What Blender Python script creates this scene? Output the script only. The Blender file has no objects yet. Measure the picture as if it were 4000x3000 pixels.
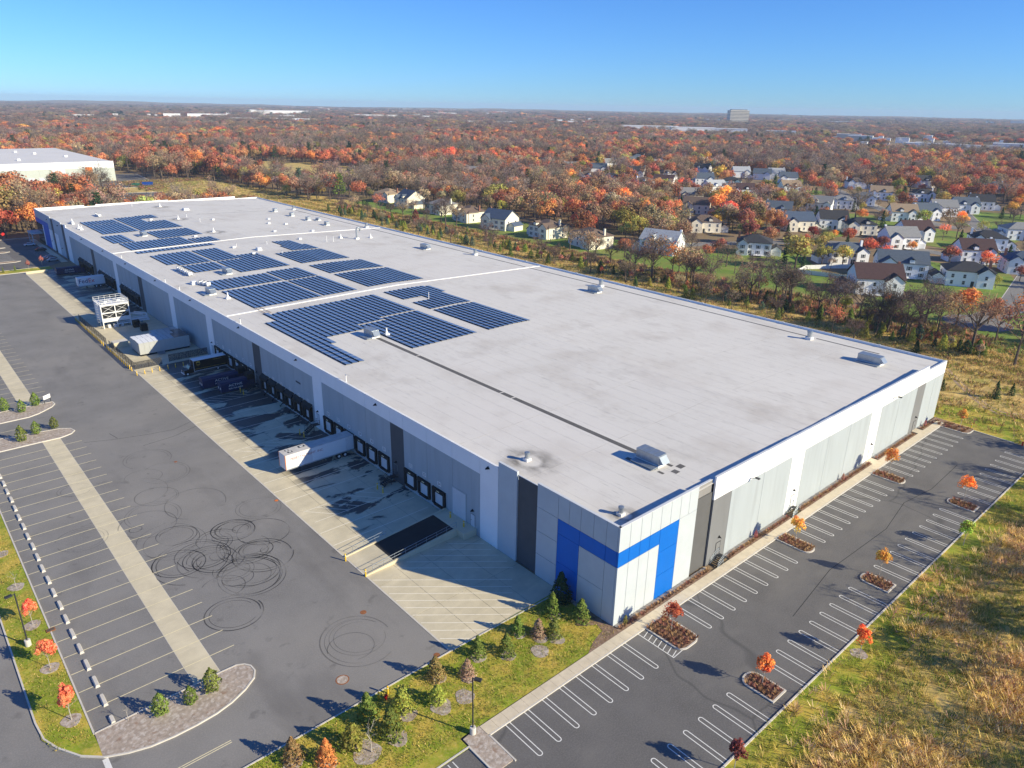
import bpy, math, random
import numpy as np
from mathutils import Vector, Matrix
R = math.radians
S = bpy.context.scene
COL = S.collection
PI = math.pi

# ---------------------------------------------------------------- camera, sky, sun, exposure
CAMP = (-61.246, -48.079, 62.965)
PITCH, ROLL, YAW = 0.36609, 0.017528, 0.729238
cd = bpy.data.cameras.new('camera'); cam = bpy.data.objects.new('camera', cd); COL.objects.link(cam)
cd.sensor_width = 36.0; cd.lens = 2829.04 / 4000 * 36; cd.clip_start = 1; cd.clip_end = 60000
cp, sp, cy, sy = math.cos(PITCH), math.sin(PITCH), math.cos(YAW), math.sin(YAW)
FWD = Vector((sy * cp, cy * cp, -sp)); RGT = Vector((cy, -sy, 0)); UPV = RGT.cross(FWD)
R2 = RGT * math.cos(ROLL) + UPV * math.sin(ROLL); U2 = -RGT * math.sin(ROLL) + UPV * math.cos(ROLL)
cam.matrix_world = Matrix(((R2.x, U2.x, -FWD.x, CAMP[0]), (R2.y, U2.y, -FWD.y, CAMP[1]), (R2.z, U2.z, -FWD.z, CAMP[2]), (0, 0, 0, 1)))
S.camera = cam

SUNV = Vector((-14.0, 28.3, -15.0)).normalized()            # the way the light travels
SUN_EL = math.asin(-SUNV.z); SUN_AZ = math.atan2(-SUNV.x, -SUNV.y)   # clockwise from +Y
W = bpy.data.worlds.new('World'); S.world = W; W.use_nodes = True
wn = W.node_tree.nodes; wn.clear()
sky = wn.new('ShaderNodeTexSky'); sky.sky_type = 'NISHITA'; sky.sun_disc = False
sky.sun_elevation = SUN_EL; sky.sun_rotation = SUN_AZ; sky.altitude = 900
sky.air_density = 1.0; sky.dust_density = 0.0; sky.ozone_density = 5.0
bg = wn.new('ShaderNodeBackground'); bg.inputs['Strength'].default_value = 0.1
wo = wn.new('ShaderNodeOutputWorld')
hs = wn.new('ShaderNodeHueSaturation'); hs.inputs['Saturation'].default_value = 1.0
mx0 = wn.new('ShaderNodeMix'); mx0.data_type = 'RGBA'; mx0.blend_type = 'MULTIPLY'; mx0.inputs['Factor'].default_value = 1.0; mx0.inputs['B'].default_value = (.45, .75, 1.18, 1)
W.node_tree.links.new(sky.outputs[0], mx0.inputs['A']); W.node_tree.links.new(mx0.outputs['Result'], hs.inputs['Color']); W.node_tree.links.new(hs.outputs[0], bg.inputs[0]); W.node_tree.links.new(bg.outputs[0], wo.inputs[0])
sl = bpy.data.lights.new('sun', 'SUN'); sl.energy = 5.0; sl.angle = R(0.5); sl.color = (1.0, 0.895, 0.65)
so = bpy.data.objects.new('sun', sl); COL.objects.link(so)
so.rotation_euler = SUNV.to_track_quat('-Z', 'Y').to_euler(); so.location = (0, 0, 300)
S.view_settings.view_transform = 'Standard'; S.view_settings.look = 'None'
S.view_settings.exposure = 0.48; S.view_settings.gamma = 1.0; S.view_settings.use_curve_mapping = False
S.render.engine = 'CYCLES'
cy_ = S.cycles
cy_.max_bounces = 5; cy_.diffuse_bounces = 4; cy_.glossy_bounces = 2; cy_.transmission_bounces = 2; cy_.transparent_max_bounces = 6; cy_.volume_bounces = 1
try:
    cy_.use_denoising = True
except Exception:
    pass

# ---------------------------------------------------------------- helpers
def mat(name, col, rough=0.85, var=0.12, scale=0.6, col2=None, spec=0.25, metal=0.0, detail=6.0, space='obj', bump=0.0, mix=0.5, stretch=None):
    m = bpy.data.materials.new(name); m.use_nodes = True
    nt = m.node_tree; N = nt.nodes; L = nt.links
    b = N['Principled BSDF']; b.inputs['Roughness'].default_value = rough; b.inputs['Specular IOR Level'].default_value = spec
    b.inputs['Metallic'].default_value = metal
    c1 = tuple(min(1, c * (1 - var)) for c in col); c2 = tuple(min(1, c * (1 + var)) for c in (col2 or col))
    if space == 'world':
        g = N.new('ShaderNodeNewGeometry'); vec = g.outputs['Position']
    else:
        g = N.new('ShaderNodeTexCoord'); vec = g.outputs['Object']
    if stretch:
        mp = N.new('ShaderNodeMapping'); mp.inputs['Scale'].default_value = stretch; L.new(vec, mp.inputs[0]); vec = mp.outputs[0]
    t = N.new('ShaderNodeTexNoise'); t.inputs['Scale'].default_value = scale; t.inputs['Detail'].default_value = detail; t.inputs['Roughness'].default_value = 0.65
    L.new(vec, t.inputs['Vector'])
    r = N.new('ShaderNodeValToRGB'); r.color_ramp.elements[0].position = 0.32; r.color_ramp.elements[1].position = 0.68
    r.color_ramp.elements[0].color = (*c1, 1); r.color_ramp.elements[1].color = (*c2, 1)
    L.new(t.outputs['Fac'], r.inputs[0]); L.new(r.outputs[0], b.inputs['Base Color'])
    if bump:
        bp = N.new('ShaderNodeBump'); bp.inputs['Strength'].default_value = bump; bp.inputs['Distance'].default_value = 0.05
        L.new(t.outputs['Fac'], bp.inputs['Height']); L.new(bp.outputs[0], b.inputs['Normal'])
    m['ramp'] = r.name; m['vec'] = g.name
    return m

def overlay(m, scale, lo, hi, col, fac=1.0, stretch=None, detail=5.0, kind='noise', seed=0.0, space='world'):
    """lay a second tone over a material where a noise passes lo..hi"""
    nt = m.node_tree; N = nt.nodes; L = nt.links; b = N['Principled BSDF']
    src = b.inputs['Base Color'].links[0].from_socket
    if space == 'world':
        vec = N.new('ShaderNodeNewGeometry').outputs['Position']
    else:
        vec = N.new('ShaderNodeTexCoord').outputs['Object']
    mp = N.new('ShaderNodeMapping'); mp.inputs['Scale'].default_value = stretch or (1, 1, 1); mp.inputs['Location'].default_value = (seed, seed * 1.7, seed * .3)
    L.new(vec, mp.inputs[0]); vec = mp.outputs[0]
    if kind == 'noise':
        t = N.new('ShaderNodeTexNoise'); t.inputs['Scale'].default_value = scale; t.inputs['Detail'].default_value = detail; t.inputs['Roughness'].default_value = 0.6
        out = t.outputs['Fac']
    elif kind == 'crack':
        t = N.new('ShaderNodeTexVoronoi'); t.feature = 'DISTANCE_TO_EDGE'; t.inputs['Scale'].default_value = scale
        d = N.new('ShaderNodeTexNoise'); d.inputs['Scale'].default_value = scale * 3; L.new(vec, d.inputs['Vector'])
        va = N.new('ShaderNodeVectorMath'); va.operation = 'MULTIPLY_ADD'; va.inputs[1].default_value = (.25 / scale,) * 3
        L.new(d.outputs['Color'], va.inputs[0]); L.new(vec, va.inputs[2]); vec = va.outputs[0]
        out = t.outputs['Distance']
    elif kind == 'wave':
        t = N.new('ShaderNodeTexWave'); t.inputs['Scale'].default_value = scale; t.inputs['Distortion'].default_value = detail; t.inputs['Detail'].default_value = 2
        out = t.outputs['Fac']
    L.new(vec, t.inputs['Vector'])
    mr = N.new('ShaderNodeMapRange'); mr.inputs['From Min'].default_value = lo; mr.inputs['From Max'].default_value = hi; mr.inputs['To Min'].default_value = 0; mr.inputs['To Max'].default_value = fac
    L.new(out, mr.inputs['Value'])
    mx = N.new('ShaderNodeMix'); mx.data_type = 'RGBA'
    L.new(mr.outputs[0], mx.inputs['Factor']); L.new(src, mx.inputs['A']); mx.inputs['B'].default_value = (*col, 1)
    L.new(mx.outputs['Result'], b.inputs['Base Color'])
    return m

class MB:
    def __init__(s): s.v = []; s.f = []; s.m = []
    def add(s, vs, fs, m=0):
        o = len(s.v); s.v.extend(tuple(map(float, p)) for p in vs)
        for f in fs: s.f.append(tuple(i + o for i in f)); s.m.append(m)
        return s
    def box(s, x0, y0, z0, x1, y1, z1, m=0):
        x0, x1 = min(x0, x1), max(x0, x1); y0, y1 = min(y0, y1), max(y0, y1); z0, z1 = min(z0, z1), max(z0, z1)
        return s.add([(x0, y0, z0), (x1, y0, z0), (x1, y1, z0), (x0, y1, z0), (x0, y0, z1), (x1, y0, z1), (x1, y1, z1), (x0, y1, z1)],
                     [(3, 2, 1, 0), (4, 5, 6, 7), (0, 1, 5, 4), (1, 2, 6, 5), (2, 3, 7, 6), (3, 0, 4, 7)], m)
    def obox(s, c, sz, rot=0.0, m=0):
        hx, hy, hz = sz[0] / 2, sz[1] / 2, sz[2] / 2; ca, sa = math.cos(rot), math.sin(rot)
        vs = [(c[0] + x * ca - y * sa, c[1] + x * sa + y * ca, c[2] + z) for z in (-hz, hz) for x, y in ((-hx, -hy), (hx, -hy), (hx, hy), (-hx, hy))]
        return s.add(vs, [(3, 2, 1, 0), (4, 5, 6, 7), (0, 1, 5, 4), (1, 2, 6, 5), (2, 3, 7, 6), (3, 0, 4, 7)], m)
    def poly(s, pts, z=0.0, m=0):
        a = sum(pts[i][0] * pts[(i + 1) % len(pts)][1] - pts[(i + 1) % len(pts)][0] * pts[i][1] for i in range(len(pts)))
        if a < 0: pts = pts[::-1]
        return s.add([(p[0], p[1], z) for p in pts], [tuple(range(len(pts)))], m)
    def prism(s, pts, z0, z1, m=0, bottom=False):
        a = sum(pts[i][0] * pts[(i + 1) % len(pts)][1] - pts[(i + 1) % len(pts)][0] * pts[i][1] for i in range(len(pts)))
        if a < 0: pts = pts[::-1]
        n = len(pts)
        fs = [tuple(range(n, 2 * n))] + [(i, (i + 1) % n, n + (i + 1) % n, n + i) for i in range(n)]
        if bottom: fs.append(tuple(range(n - 1, -1, -1)))
        return s.add([(p[0], p[1], z0) for p in pts] + [(p[0], p[1], z1) for p in pts], fs, m)
    def tube(s, p0, p1, r0, r1=None, n=8, m=0, caps=True):
        r1 = r0 if r1 is None else r1
        p0, p1 = Vector(p0), Vector(p1); d = (p1 - p0)
        if d.length < 1e-6: return s
        d.normalize(); a = d.orthogonal().normalized(); b = d.cross(a)
        vs = []
        for p, r in ((p0, r0), (p1, r1)):
            for i in range(n):
                t = 2 * PI * i / n; vs.append(p + a * (r * math.cos(t)) + b * (r * math.sin(t)))
        fs = [(i, (i + 1) % n, n + (i + 1) % n, n + i) for i in range(n)]
        if caps: fs += [tuple(range(n - 1, -1, -1)), tuple(range(n, 2 * n))]
        return s.add(vs, fs, m)
    def path(s, pts, r, n=6, m=0):
        for i in range(len(pts) - 1): s.tube(pts[i], pts[i + 1], r, r, n, m)
        return s
    def lathe(s, prof, c=(0, 0, 0), n=12, m=0):
        vs = []; fs = []
        for r, z in prof:
            for i in range(n):
                t = 2 * PI * i / n; vs.append((c[0] + r * math.cos(t), c[1] + r * math.sin(t), c[2] + z))
        for k in range(len(prof) - 1):
            for i in range(n):
                j = (i + 1) % n; fs.append((k * n + i, k * n + j, (k + 1) * n + j, (k + 1) * n + i))
        fs.append(tuple(range((len(prof) - 1) * n, len(prof) * n))); fs.append(tuple(range(n - 1, -1, -1)))
        return s.add(vs, fs, m)
    def strip(s, pts, w, z=0.0, m=0, closed=False, h=0.0):
        """flat (h=0) or kerb-like (h>0) band of width w along a line"""
        P = [Vector((p[0], p[1], 0)) for p in pts]; n = len(P); Ls = []; Rs = []
        for i in range(n):
            a = P[(i - 1) % n] if (closed or i > 0) else None; c = P[(i + 1) % n] if (closed or i < n - 1) else None
            d1 = (P[i] - a).normalized() if a is not None else (c - P[i]).normalized()
            d2 = (c - P[i]).normalized() if c is not None else d1
            t = (d1 + d2); t = t.normalized() if t.length > 1e-4 else d1
            nn = Vector((-t.y, t.x, 0)); k = min(1.8, 1 / max(.4, nn.dot(Vector((-d1.y, d1.x, 0)))))
            Ls.append(P[i] + nn * (w / 2 * k)); Rs.append(P[i] - nn * (w / 2 * k))
        vs = [(q.x, q.y, z + h) for q in Ls] + [(q.x, q.y, z + h) for q in Rs]
        if h: vs += [(q.x, q.y, z) for q in Ls] + [(q.x, q.y, z) for q in Rs]
        fs = []
        for i in range(n if closed else n - 1):
            j = (i + 1) % n; fs.append((n + i, n + j, j, i))
            if h: fs += [(i, j, 2 * n + j, 2 * n + i), (3 * n + i, 3 * n + j, n + j, n + i)]
        if h and not closed: fs += [(n, 0, 2 * n, 3 * n), (n - 1, 2 * n - 1, 4 * n - 1, 3 * n - 1)]
        return s.add(vs, fs, m)
    def mesh(s, name, mats):
        me = bpy.data.meshes.new(name); me.from_pydata(s.v, [], s.f)
        for x in (mats if isinstance(mats, (list, tuple)) else [mats]): me.materials.append(x)
        if len(me.polygons): me.polygons.foreach_set('material_index', s.m)
        me.update(); return me
    def build(s, name, mats, parent=None, loc=None, rot=None):
        return link(name, s.mesh(name, mats), parent, loc, rot)

def link(name, me, parent=None, loc=None, rot=None):
    o = bpy.data.objects.new(name, me); COL.objects.link(o)
    if parent: o.parent = parent
    if loc is not None: o.location = loc
    if rot: o.rotation_euler = (0, 0, rot)
    return o

def tag(o, label=None, cat=None, group=None, kind=None):
    if label: o['label'] = label
    if cat: o['category'] = cat
    if group: o['group'] = group
    if kind: o['kind'] = kind
    return o

def thing(name, label, cat, loc=(0, 0, 0), rot=0.0, group=None):
    o = bpy.data.objects.new(name, None); COL.objects.link(o); o.location = loc; o.rotation_euler = (0, 0, rot); o.empty_display_size = .3
    return tag(o, label, cat, group)

def struct(o): o['kind'] = 'structure'; return o

def dup(root, loc, rot=0.0, label=None, group=None, scale=None):
    r = root.copy(); COL.objects.link(r); r.location = loc; r.rotation_euler = (0, 0, rot)
    if label: r['label'] = label
    if group: r['group'] = group
    if scale: r.scale = scale if isinstance(scale, (tuple, list)) else (scale,) * 3
    for ch in list(root.children):
        c = ch.copy(); COL.objects.link(c); c.parent = r
        for g in list(ch.children):
            d = g.copy(); COL.objects.link(d); d.parent = c
    return r

def nth(i):
    w = ['', 'first', 'second', 'third', 'fourth', 'fifth', 'sixth', 'seventh', 'eighth', 'ninth', 'tenth', 'eleventh', 'twelfth']
    if i < len(w): return w[i]
    return '%d%s' % (i, 'th' if 10 <= i % 100 <= 20 else {1: 'st', 2: 'nd', 3: 'rd'}.get(i % 10, 'th'))

def text(name, s, size, m, parent, loc, rot, ext=0.004, align='CENTER', sx=1.0):
    c = bpy.data.curves.new(name, 'FONT'); c.body = s; c.size = size; c.extrude = ext; c.align_x = align; c.align_y = 'CENTER'
    o = bpy.data.objects.new(name, c); COL.objects.link(o)
    bpy.context.view_layer.update()
    me = bpy.data.meshes.new_from_object(o.evaluated_get(bpy.context.evaluated_depsgraph_get()))
    bpy.data.objects.remove(o); bpy.data.curves.remove(c)
    me.materials.clear(); me.materials.append(m)
    t = link(name, me, parent, loc); t.rotation_euler = rot; t.scale = (sx, 1, 1); return t

def zroof(x): return float(np.interp(x, [0, 50, 107.6], [13.55, 14.3, 12.7]))

# ---------------------------------------------------------------- materials
M = {}
M['asphalt'] = mat('asphalt', (.215, .208, .2), .9, .14, .12, space='world', spec=.15)
overlay(M['asphalt'], .035, .45, .7, (.285, .268, .245), .8); overlay(M['asphalt'], 6, .42, .75, (.34, .32, .29), .5, detail=2)
overlay(M['asphalt'], .09, .56, .72, (.155, .147, .14), .65, stretch=(1, .35, 1), seed=9); overlay(M['asphalt'], .5, .62, .72, (.13, .125, .12), .5, seed=2)

M['asphalt_lot'] = mat('asphalt_lot', (.14, .134, .13), .9, .13, .15, space='world', spec=.15)
overlay(M['asphalt_lot'], 6, .42, .75, (.24, .23, .215), .5, detail=2); overlay(M['asphalt_lot'], .12, .5, .72, (.215, .202, .185), .7, stretch=(.4, 1, 1))
overlay(M['asphalt_lot'], .025, .006, .0, (.06, .06, .06), .5, kind='crack', seed=4)
M['concrete'] = mat('concrete', (.64, .565, .40), .85, .1, .35, space='world')
overlay(M['concrete'], .16, .53, .66, (.5, .44, .3), .5, stretch=(.4, 1.3, 1), seed=3)
M['walk'] = mat('walk', (.66, .57, .42), .85, .1, .8, space='world')
M['apron'] = mat('apron', (.64, .565, .40), .8, .12, .3, space='world')
overlay(M['apron'], .7, .45, .7, (.52, .46, .32), .5, stretch=(.25, 1, 1))
# standing meltwater by the wall: a real gloss and a darker tone
def wet(m):
    nt = m.node_tree; N = nt.nodes; L = nt.links; b = N['Principled BSDF']
    src = b.inputs['Base Color'].links[0].from_socket
    g = N.new('ShaderNodeNewGeometry'); mp = N.new('ShaderNodeMapping'); mp.inputs['Scale'].default_value = (.10, .2, 1); L.new(g.outputs['Position'], mp.inputs[0])
    t = N.new('ShaderNodeTexNoise'); t.inputs['Scale'].default_value = 1.0; t.inputs['Detail'].default_value = 7; t.inputs['Roughness'].default_value = .6; t.inputs['Distortion'].default_value = .6
    L.new(mp.outputs[0], t.inputs['Vector'])
    sx = N.new('ShaderNodeSeparateXYZ'); L.new(g.outputs['Position'], sx.inputs[0])
    ra = N.new('ShaderNodeMapRange'); ra.interpolation_type = 'SMOOTHSTEP'; ra.inputs['From Min'].default_value = -15.5; ra.inputs['From Max'].default_value = -11.5; L.new(sx.outputs['X'], ra.inputs['Value'])
    rb = N.new('ShaderNodeMapRange'); rb.inputs['From Min'].default_value = 34; rb.inputs['From Max'].default_value = 110; rb.inputs['To Min'].default_value = -.05; rb.inputs['To Max'].default_value = .075; L.new(sx.outputs['Y'], rb.inputs['Value'])
    ad = N.new('ShaderNodeMath'); ad.operation = 'ADD'; L.new(t.outputs['Fac'], ad.inputs[0]); L.new(rb.outputs[0], ad.inputs[1])
    th = N.new('ShaderNodeMapRange'); th.inputs['From Min'].default_value = .515; th.inputs['From Max'].default_value = .545; L.new(ad.outputs[0], th.inputs['Value'])
    rc = N.new('ShaderNodeMapRange'); rc.interpolation_type = 'SMOOTHSTEP'; rc.inputs['From Min'].default_value = 37; rc.inputs['From Max'].default_value = 43; L.new(sx.outputs['Y'], rc.inputs['Value'])
    m0 = N.new('ShaderNodeMath'); m0.operation = 'MULTIPLY'; L.new(ra.outputs[0], m0.inputs[0]); L.new(rc.outputs[0], m0.inputs[1])
    mu = N.new('ShaderNodeMath'); mu.operation = 'MULTIPLY'; L.new(th.outputs[0], mu.inputs[0]); L.new(m0.outputs[0], mu.inputs[1])
    mx = N.new('ShaderNodeMix'); mx.data_type = 'RGBA'; L.new(mu.outputs[0], mx.inputs['Factor']); L.new(src, mx.inputs['A']); mx.inputs['B'].default_value = (.07, .068, .065, 1)
    L.new(mx.outputs['Result'], b.inputs['Base Color'])
    rr = N.new('ShaderNodeMapRange'); rr.inputs['To Min'].default_value = .8; rr.inputs['To Max'].default_value = .35; L.new(mu.outputs[0], rr.inputs['Value']); L.new(rr.outputs[0], b.inputs['Roughness'])
wet(M['apron'])
M['black_tar'] = mat('black_tar', (.03, .03, .031), .85, .15, .5, space='world')
M['kerb'] = mat('kerb', (.62, .58, .51), .8, .08, 1.0, space='world')
M['white_paint'] = mat('white_paint', (.75, .74, .7), .7, .06, 3, space='world')
overlay(M['white_paint'], 3.0, .58, .75, (.3, .29, .28), .5)
M['pale_line'] = mat('pale_line', (.86, .81, .68), .7, .06, 3, space='world')
overlay(M['pale_line'], 2.2, .6, .74, (.5, .45, .34), .5)
M['yellow_line'] = mat('yellow_line', (.78, .69, .44), .7, .1, 3, space='world')
overlay(M['yellow_line'], 2.2, .58, .72, (.25, .24, .22), .6)
M['white_wall'] = mat('white_wall', (.9, .9, .9), .7, .03, .25, space='world')
M['grey_wall'] = mat('grey_wall', (.405, .45, .475), .75, .05, .35, space='world', stretch=(1, 1, .2))
overlay(M['grey_wall'], .5, .5, .75, (.32, .35, .37), .7, stretch=(1.4, 1.4, .1))
M['pale_wall'] = mat('pale_wall', (.5, .545, .57), .75, .04, .4, space='world')
M['dark_wall'] = mat('dark_wall', (.085, .09, .098), .7, .08, .4, space='world')
M['mid_wall'] = mat('mid_wall', (.2, .205, .21), .7, .07, .4, space='world', stretch=(1, 1, .25))
M['taupe_wall'] = mat('taupe_wall', (.27, .262, .252), .7, .06, .4, space='world', stretch=(1, 1, .25))
M['blue_wall'] = mat('blue_wall', (.002, .14, .56), .55, .04, .5, space='world')
M['core'] = mat('core', (.12, .12, .12), .9, .05)
M['coping'] = mat('coping', (.62, .64, .66), .45, .04, 1, space='world', metal=.0)
M['coping_white'] = mat('coping_white', (.78, .78, .78), .5, .03, 1, space='world')
M['roof'] = mat('roof', (.675, .65, .6), .8, .035, .05, space='world')
overlay(M['roof'], .07, .5, .72, (.55, .51, .455), .85); overlay(M['roof'], .16, .56, .74, (.46, .43, .39), .5, stretch=(1.2, .8, 1), seed=5)
overlay(M['roof'], .9, .60, .75, (.34, .32, .29), .7, stretch=(3.2, .35, 1), seed=2); overlay(M['roof'], .02, .52, .7, (.69, .655, .61), .6, seed=8)
M['roof_seam'] = mat('roof_seam', (.53, .505, .47), .8, .25, .4, space='world')
M['roof_pad'] = mat('roof_pad', (.13, .125, .12), .85, .12, .8, space='world')
M['roof_white'] = mat('roof_white', (.75, .75, .74), .6, .05, .6, space='world')
M['metal'] = mat('metal', (.42, .45, .47), .38, .12, 1.2, metal=.6, spec=.4)
M['galv'] = mat('galv', (.33, .38, .43), .38, .1, 1.5, metal=.6)
M['white_metal'] = mat('white_metal', (.76, .76, .75), .45, .05, 1.5)
M['dark_metal'] = mat('dark_metal', (.04, .042, .045), .5, .1, 2)
M['rubber'] = mat('rubber', (.018, .018, .02), .85, .15, 3)
M['black'] = mat('black', (.012, .012, .013), .7, .15, 3)
M['door_white'] = mat('door_white', (.62, .64, .66), .6, .04, 1)
M['glass'] = mat('glass', (.04, .052, .07), .12, .2, .5, spec=.5)
M['solar'] = mat('solar', (.075, .135, .29), .3, .18, 3.0, spec=.5, space='obj')
M['solar_frame'] = mat('solar_frame', (.55, .57, .6), .45, .05, 2)
M['yellow'] = mat('yellow', (.78, .5, .035), .5, .08, 2)
M['red'] = mat('red', (.55, .02, .02), .5, .1, 2)
M['orange'] = mat('orange', (.75, .2, .03), .5, .1, 2)
M['bark'] = mat('bark', (.12, .092, .072), .9, .2, 3)
M['bark_grey'] = mat('bark_grey', (.13, .1, .08), .9, .2, 3)
M['bark_pale'] = mat('bark_pale', (.42, .38, .33), .9, .15, 3)
M['mulch'] = mat('mulch', (.25, .165, .115), .95, .3, 1.6, space='world', bump=.5)
overlay(M['mulch'], 3.5, .5, .7, (.42, .31, .24), .8)
M['mulch_pale'] = mat('mulch_pale', (.40, .33, .27), .95, .25, 2, space='world', bump=.5)
overlay(M['mulch_pale'], 2.4, .5, .62, (.58, .52, .46), .8); overlay(M['mulch_pale'], 1.1, .58, .7, (.27, .16, .1), .7)
M['gravel'] = mat('gravel', (.36, .33, .3), .95, .35, 3, space='world')
M['lawn'] = mat('lawn', (.24, .30, .022), .95, .25, .6, space='world')
overlay(M['lawn'], .22, .45, .62, (.62, .44, .08), .85); overlay(M['lawn'], 4.5, .5, .72, (.62, .46, .15), .6, detail=3); overlay(M['lawn'], 2.5, .56, .72, (.11, .155, .022), .6, seed=6)
M['green_lawn'] = mat('green_lawn', (.17, .26, .04), .95, .22, .25, space='world')
overlay(M['green_lawn'], .06, .46, .6, (.27, .25, .07), .6); overlay(M['green_lawn'], .3, .6, .7, (.26, .17, .08), .5, seed=3)
M['ground'] = mat('ground', (.27, .19, .11), .95, .3, .06, space='world')
overlay(M['ground'], .03, .5, .62, (.1, .11, .028), .55); overlay(M['ground'], .5, .5, .7, (.25, .175, .09), .5)
M['meadow'] = mat('meadow', (.62, .44, .15), .95, .25, .25, space='world')
overlay(M['meadow'], .13, .5, .64, (.27, .28, .045), .7); overlay(M['meadow'], 1.2, .52, .7, (.5, .37, .18), .6); overlay(M['meadow'], .5, .6, .72, (.14, .075, .04), .5, seed=4)
M['dirt'] = mat('dirt', (.5, .36, .22), .95, .15, .8, space='world')
M['rust_iron'] = mat('rust_iron', (.3, .12, .05), .8, .25, 3)
M['brick'] = mat('brick', (.28, .13, .09), .85, .15, 2)

def leafmat(name, src):
    """leaf colour = the tree's own colour x each leaf's own tint; src is 'object' or 'instancer'"""
    m = bpy.data.materials.new(name); m.use_nodes = True; N = m.node_tree.nodes; L = m.node_tree.links; N.clear()
    if src == 'object':
        oc = N.new('ShaderNodeObjectInfo').outputs['Color']
    else:
        at = N.new('ShaderNodeAttribute'); at.attribute_type = 'INSTANCER'; at.attribute_name = 'tcol'; oc = at.outputs['Color']
    ti = N.new('ShaderNodeAttribute'); ti.attribute_name = 'tint'
    mx = N.new('ShaderNodeVectorMath'); mx.operation = 'MULTIPLY'; L.new(oc, mx.inputs[0]); L.new(ti.outputs['Vector'], mx.inputs[1])
    d = N.new('ShaderNodeBsdfDiffuse'); t = N.new('ShaderNodeBsdfTranslucent'); s = N.new('ShaderNodeMixShader'); s.inputs[0].default_value = .28
    L.new(mx.outputs[0], d.inputs[0]); L.new(mx.outputs[0], t.inputs[0]); L.new(d.outputs[0], s.inputs[1]); L.new(t.outputs[0], s.inputs[2])
    o = N.new('ShaderNodeOutputMaterial'); L.new(s.outputs[0], o.inputs[0]); return m
M['leaf'] = leafmat('leaf', 'object'); M['leaf_far'] = leafmat('leaf_far', 'instancer')
# ---------------------------------------------------------------- layout tables (metres; x along the lit wall, y along the docks)
TOWER = (3236.8, 2033.4, 92, 46, 63)
TYRES = [
    (-37.02, 57.5, 4.71, 85.67, 419.07, -0.03, 0),
    (-35.71, 58.1, 3.02, 217.41, 566.3, -0.1, 0),
    (-28.4, 53.86, 3.29, 4.74, 393.86, -0.06, 0),
    (-28.11, 53.83, 2.79, 84.36, 503.53, -0.01, 0),
    (-27.37, 53.56, 1.17, 301.13, 621.63, 0.03, 0),
    (-22.68, 57.88, 3.34, 54.22, 404.85, 0.09, 1),
    (-24.96, 50.48, 3.81, 188.35, 559.18, 0.04, 0),
    (-27.88, 46.51, 2.31, 23.05, 397.12, 0.02, 0),
    (-26.69, 45.52, 0.84, 108.46, 344.35, 0.09, 0),
    (-34.42, 50.09, 3.6, 170.19, 536.77, 0.09, 0),
    (-32.51, 48.49, 1.44, 257.09, 662.1, -0.03, 0),
    (-36.19, 49.71, 5.19, 288.33, 602.81, 0.1, 0),
    (-34.06, 47.31, 2.72, 316.39, 564.91, -0.09, 0),
    (-30.89, 40.76, 4.84, 78.12, 491.56, -0.02, 0),
    (-31.39, 40.89, 4.38, 225.59, 512.79, 0.0, 0),
    (-32.49, 43.57, 2.68, 138.91, 435.58, 0.02, 0),
    (-32.68, 41.4, 1.98, 210.33, 612.13, 0.04, 0),
    (-36.21, 34.23, 3.32, 334.42, 727.14, 0.12, 0),
    (-35.01, 40.56, 2.59, 241.66, 502.65, 0.09, 0),
    (-37.89, 50.22, 3.53, 347.27, 749.16, 0.02, 0),
    (-33.74, 81.08, 2.82, 256.97, 527.09, 0.08, 1),
    (-30.22, 80.48, 4.37, 206.47, 490.61, -0.1, 1),
    (-34.29, 72.39, 3.47, 307.42, 725.48, -0.1, 1),
    (-36.66, 66.47, 4.52, 288.21, 596.2, -0.08, 1),
    (-39.98, 63.77, 0.87, 105.8, 481.87, 0.09, 0),
    (-26.1, 19.6, 3.6, 15.91, 338.81, -0.09, 1),
    (-27.6, 18.6, 2.6, 258.64, 524.83, 0.08, 1),
    (-26.4, 19.3, 4.4, 353.03, 654.11, 0.1, 1),
    (-44.1, 83.3, 2.2, 111.48, 326.88, 0.02, 1),
    (-44.3, 83.6, 2.5, 11.3, 250.77, -0.02, 1),
    (-36, 76, 5, 219.77, 451.01, -0.09, 1),
    (-31, 88, 4, 312.4, 575.17, 0.09, 1),
    (-30, 66, 5, 322.8, 598.36, -0.01, 1),
    (-47, 66, 3.5, 187.23, 516.0, 0.02, 1),
    (-38, 64, 4, 201.33, 525.36, 0.09, 1),
    (-32.4, 52.52, 2.71, 182.53, 386.83, 0.14, 0),
    (-31.29, 41.18, 3.25, 187.61, 470.0, -0.14, 1),
    (-30.49, 41.96, 3.88, 221.69, 472.24, 0.05, 0),
    (-29.78, 52.81, 2.07, 126.93, 263.89, 0.05, 1),
    (-34.11, 48.3, 3.78, 346.79, 556.4, -0.04, 0),
    (-32.99, 50.53, 2.9, 112.56, 338.17, 0.08, 1),
    (-31.09, 52.76, 2.93, 9.69, 192.0, 0.09, 0),
    (-34.72, 47.96, 4.09, 85.93, 234.45, -0.05, 1),
    (-28.58, 48.01, 4.57, 120.15, 287.55, -0.05, 0),
    (-28.09, 48.22, 2.68, 234.08, 387.94, 0.01, 1),
    (-28.84, 54.42, 2.55, 68.69, 266.7, 0.09, 0),
    (-28.84, 46.52, 2.39, 231.1, 432.84, 0.09, 1),
    (-33.21, 47.67, 3.26, 97.62, 332.29, 0.13, 0),
    (-36.46, 56.09, 4.64, 56.16, 452.5, -0.02, 1),
    (-27.69, 44.55, 4.24, 342.06, 696.33, 0.05, 0),
    (-33.75, 46.46, 2.68, 186.85, 325.9, 0.03, 1),
]
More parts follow.
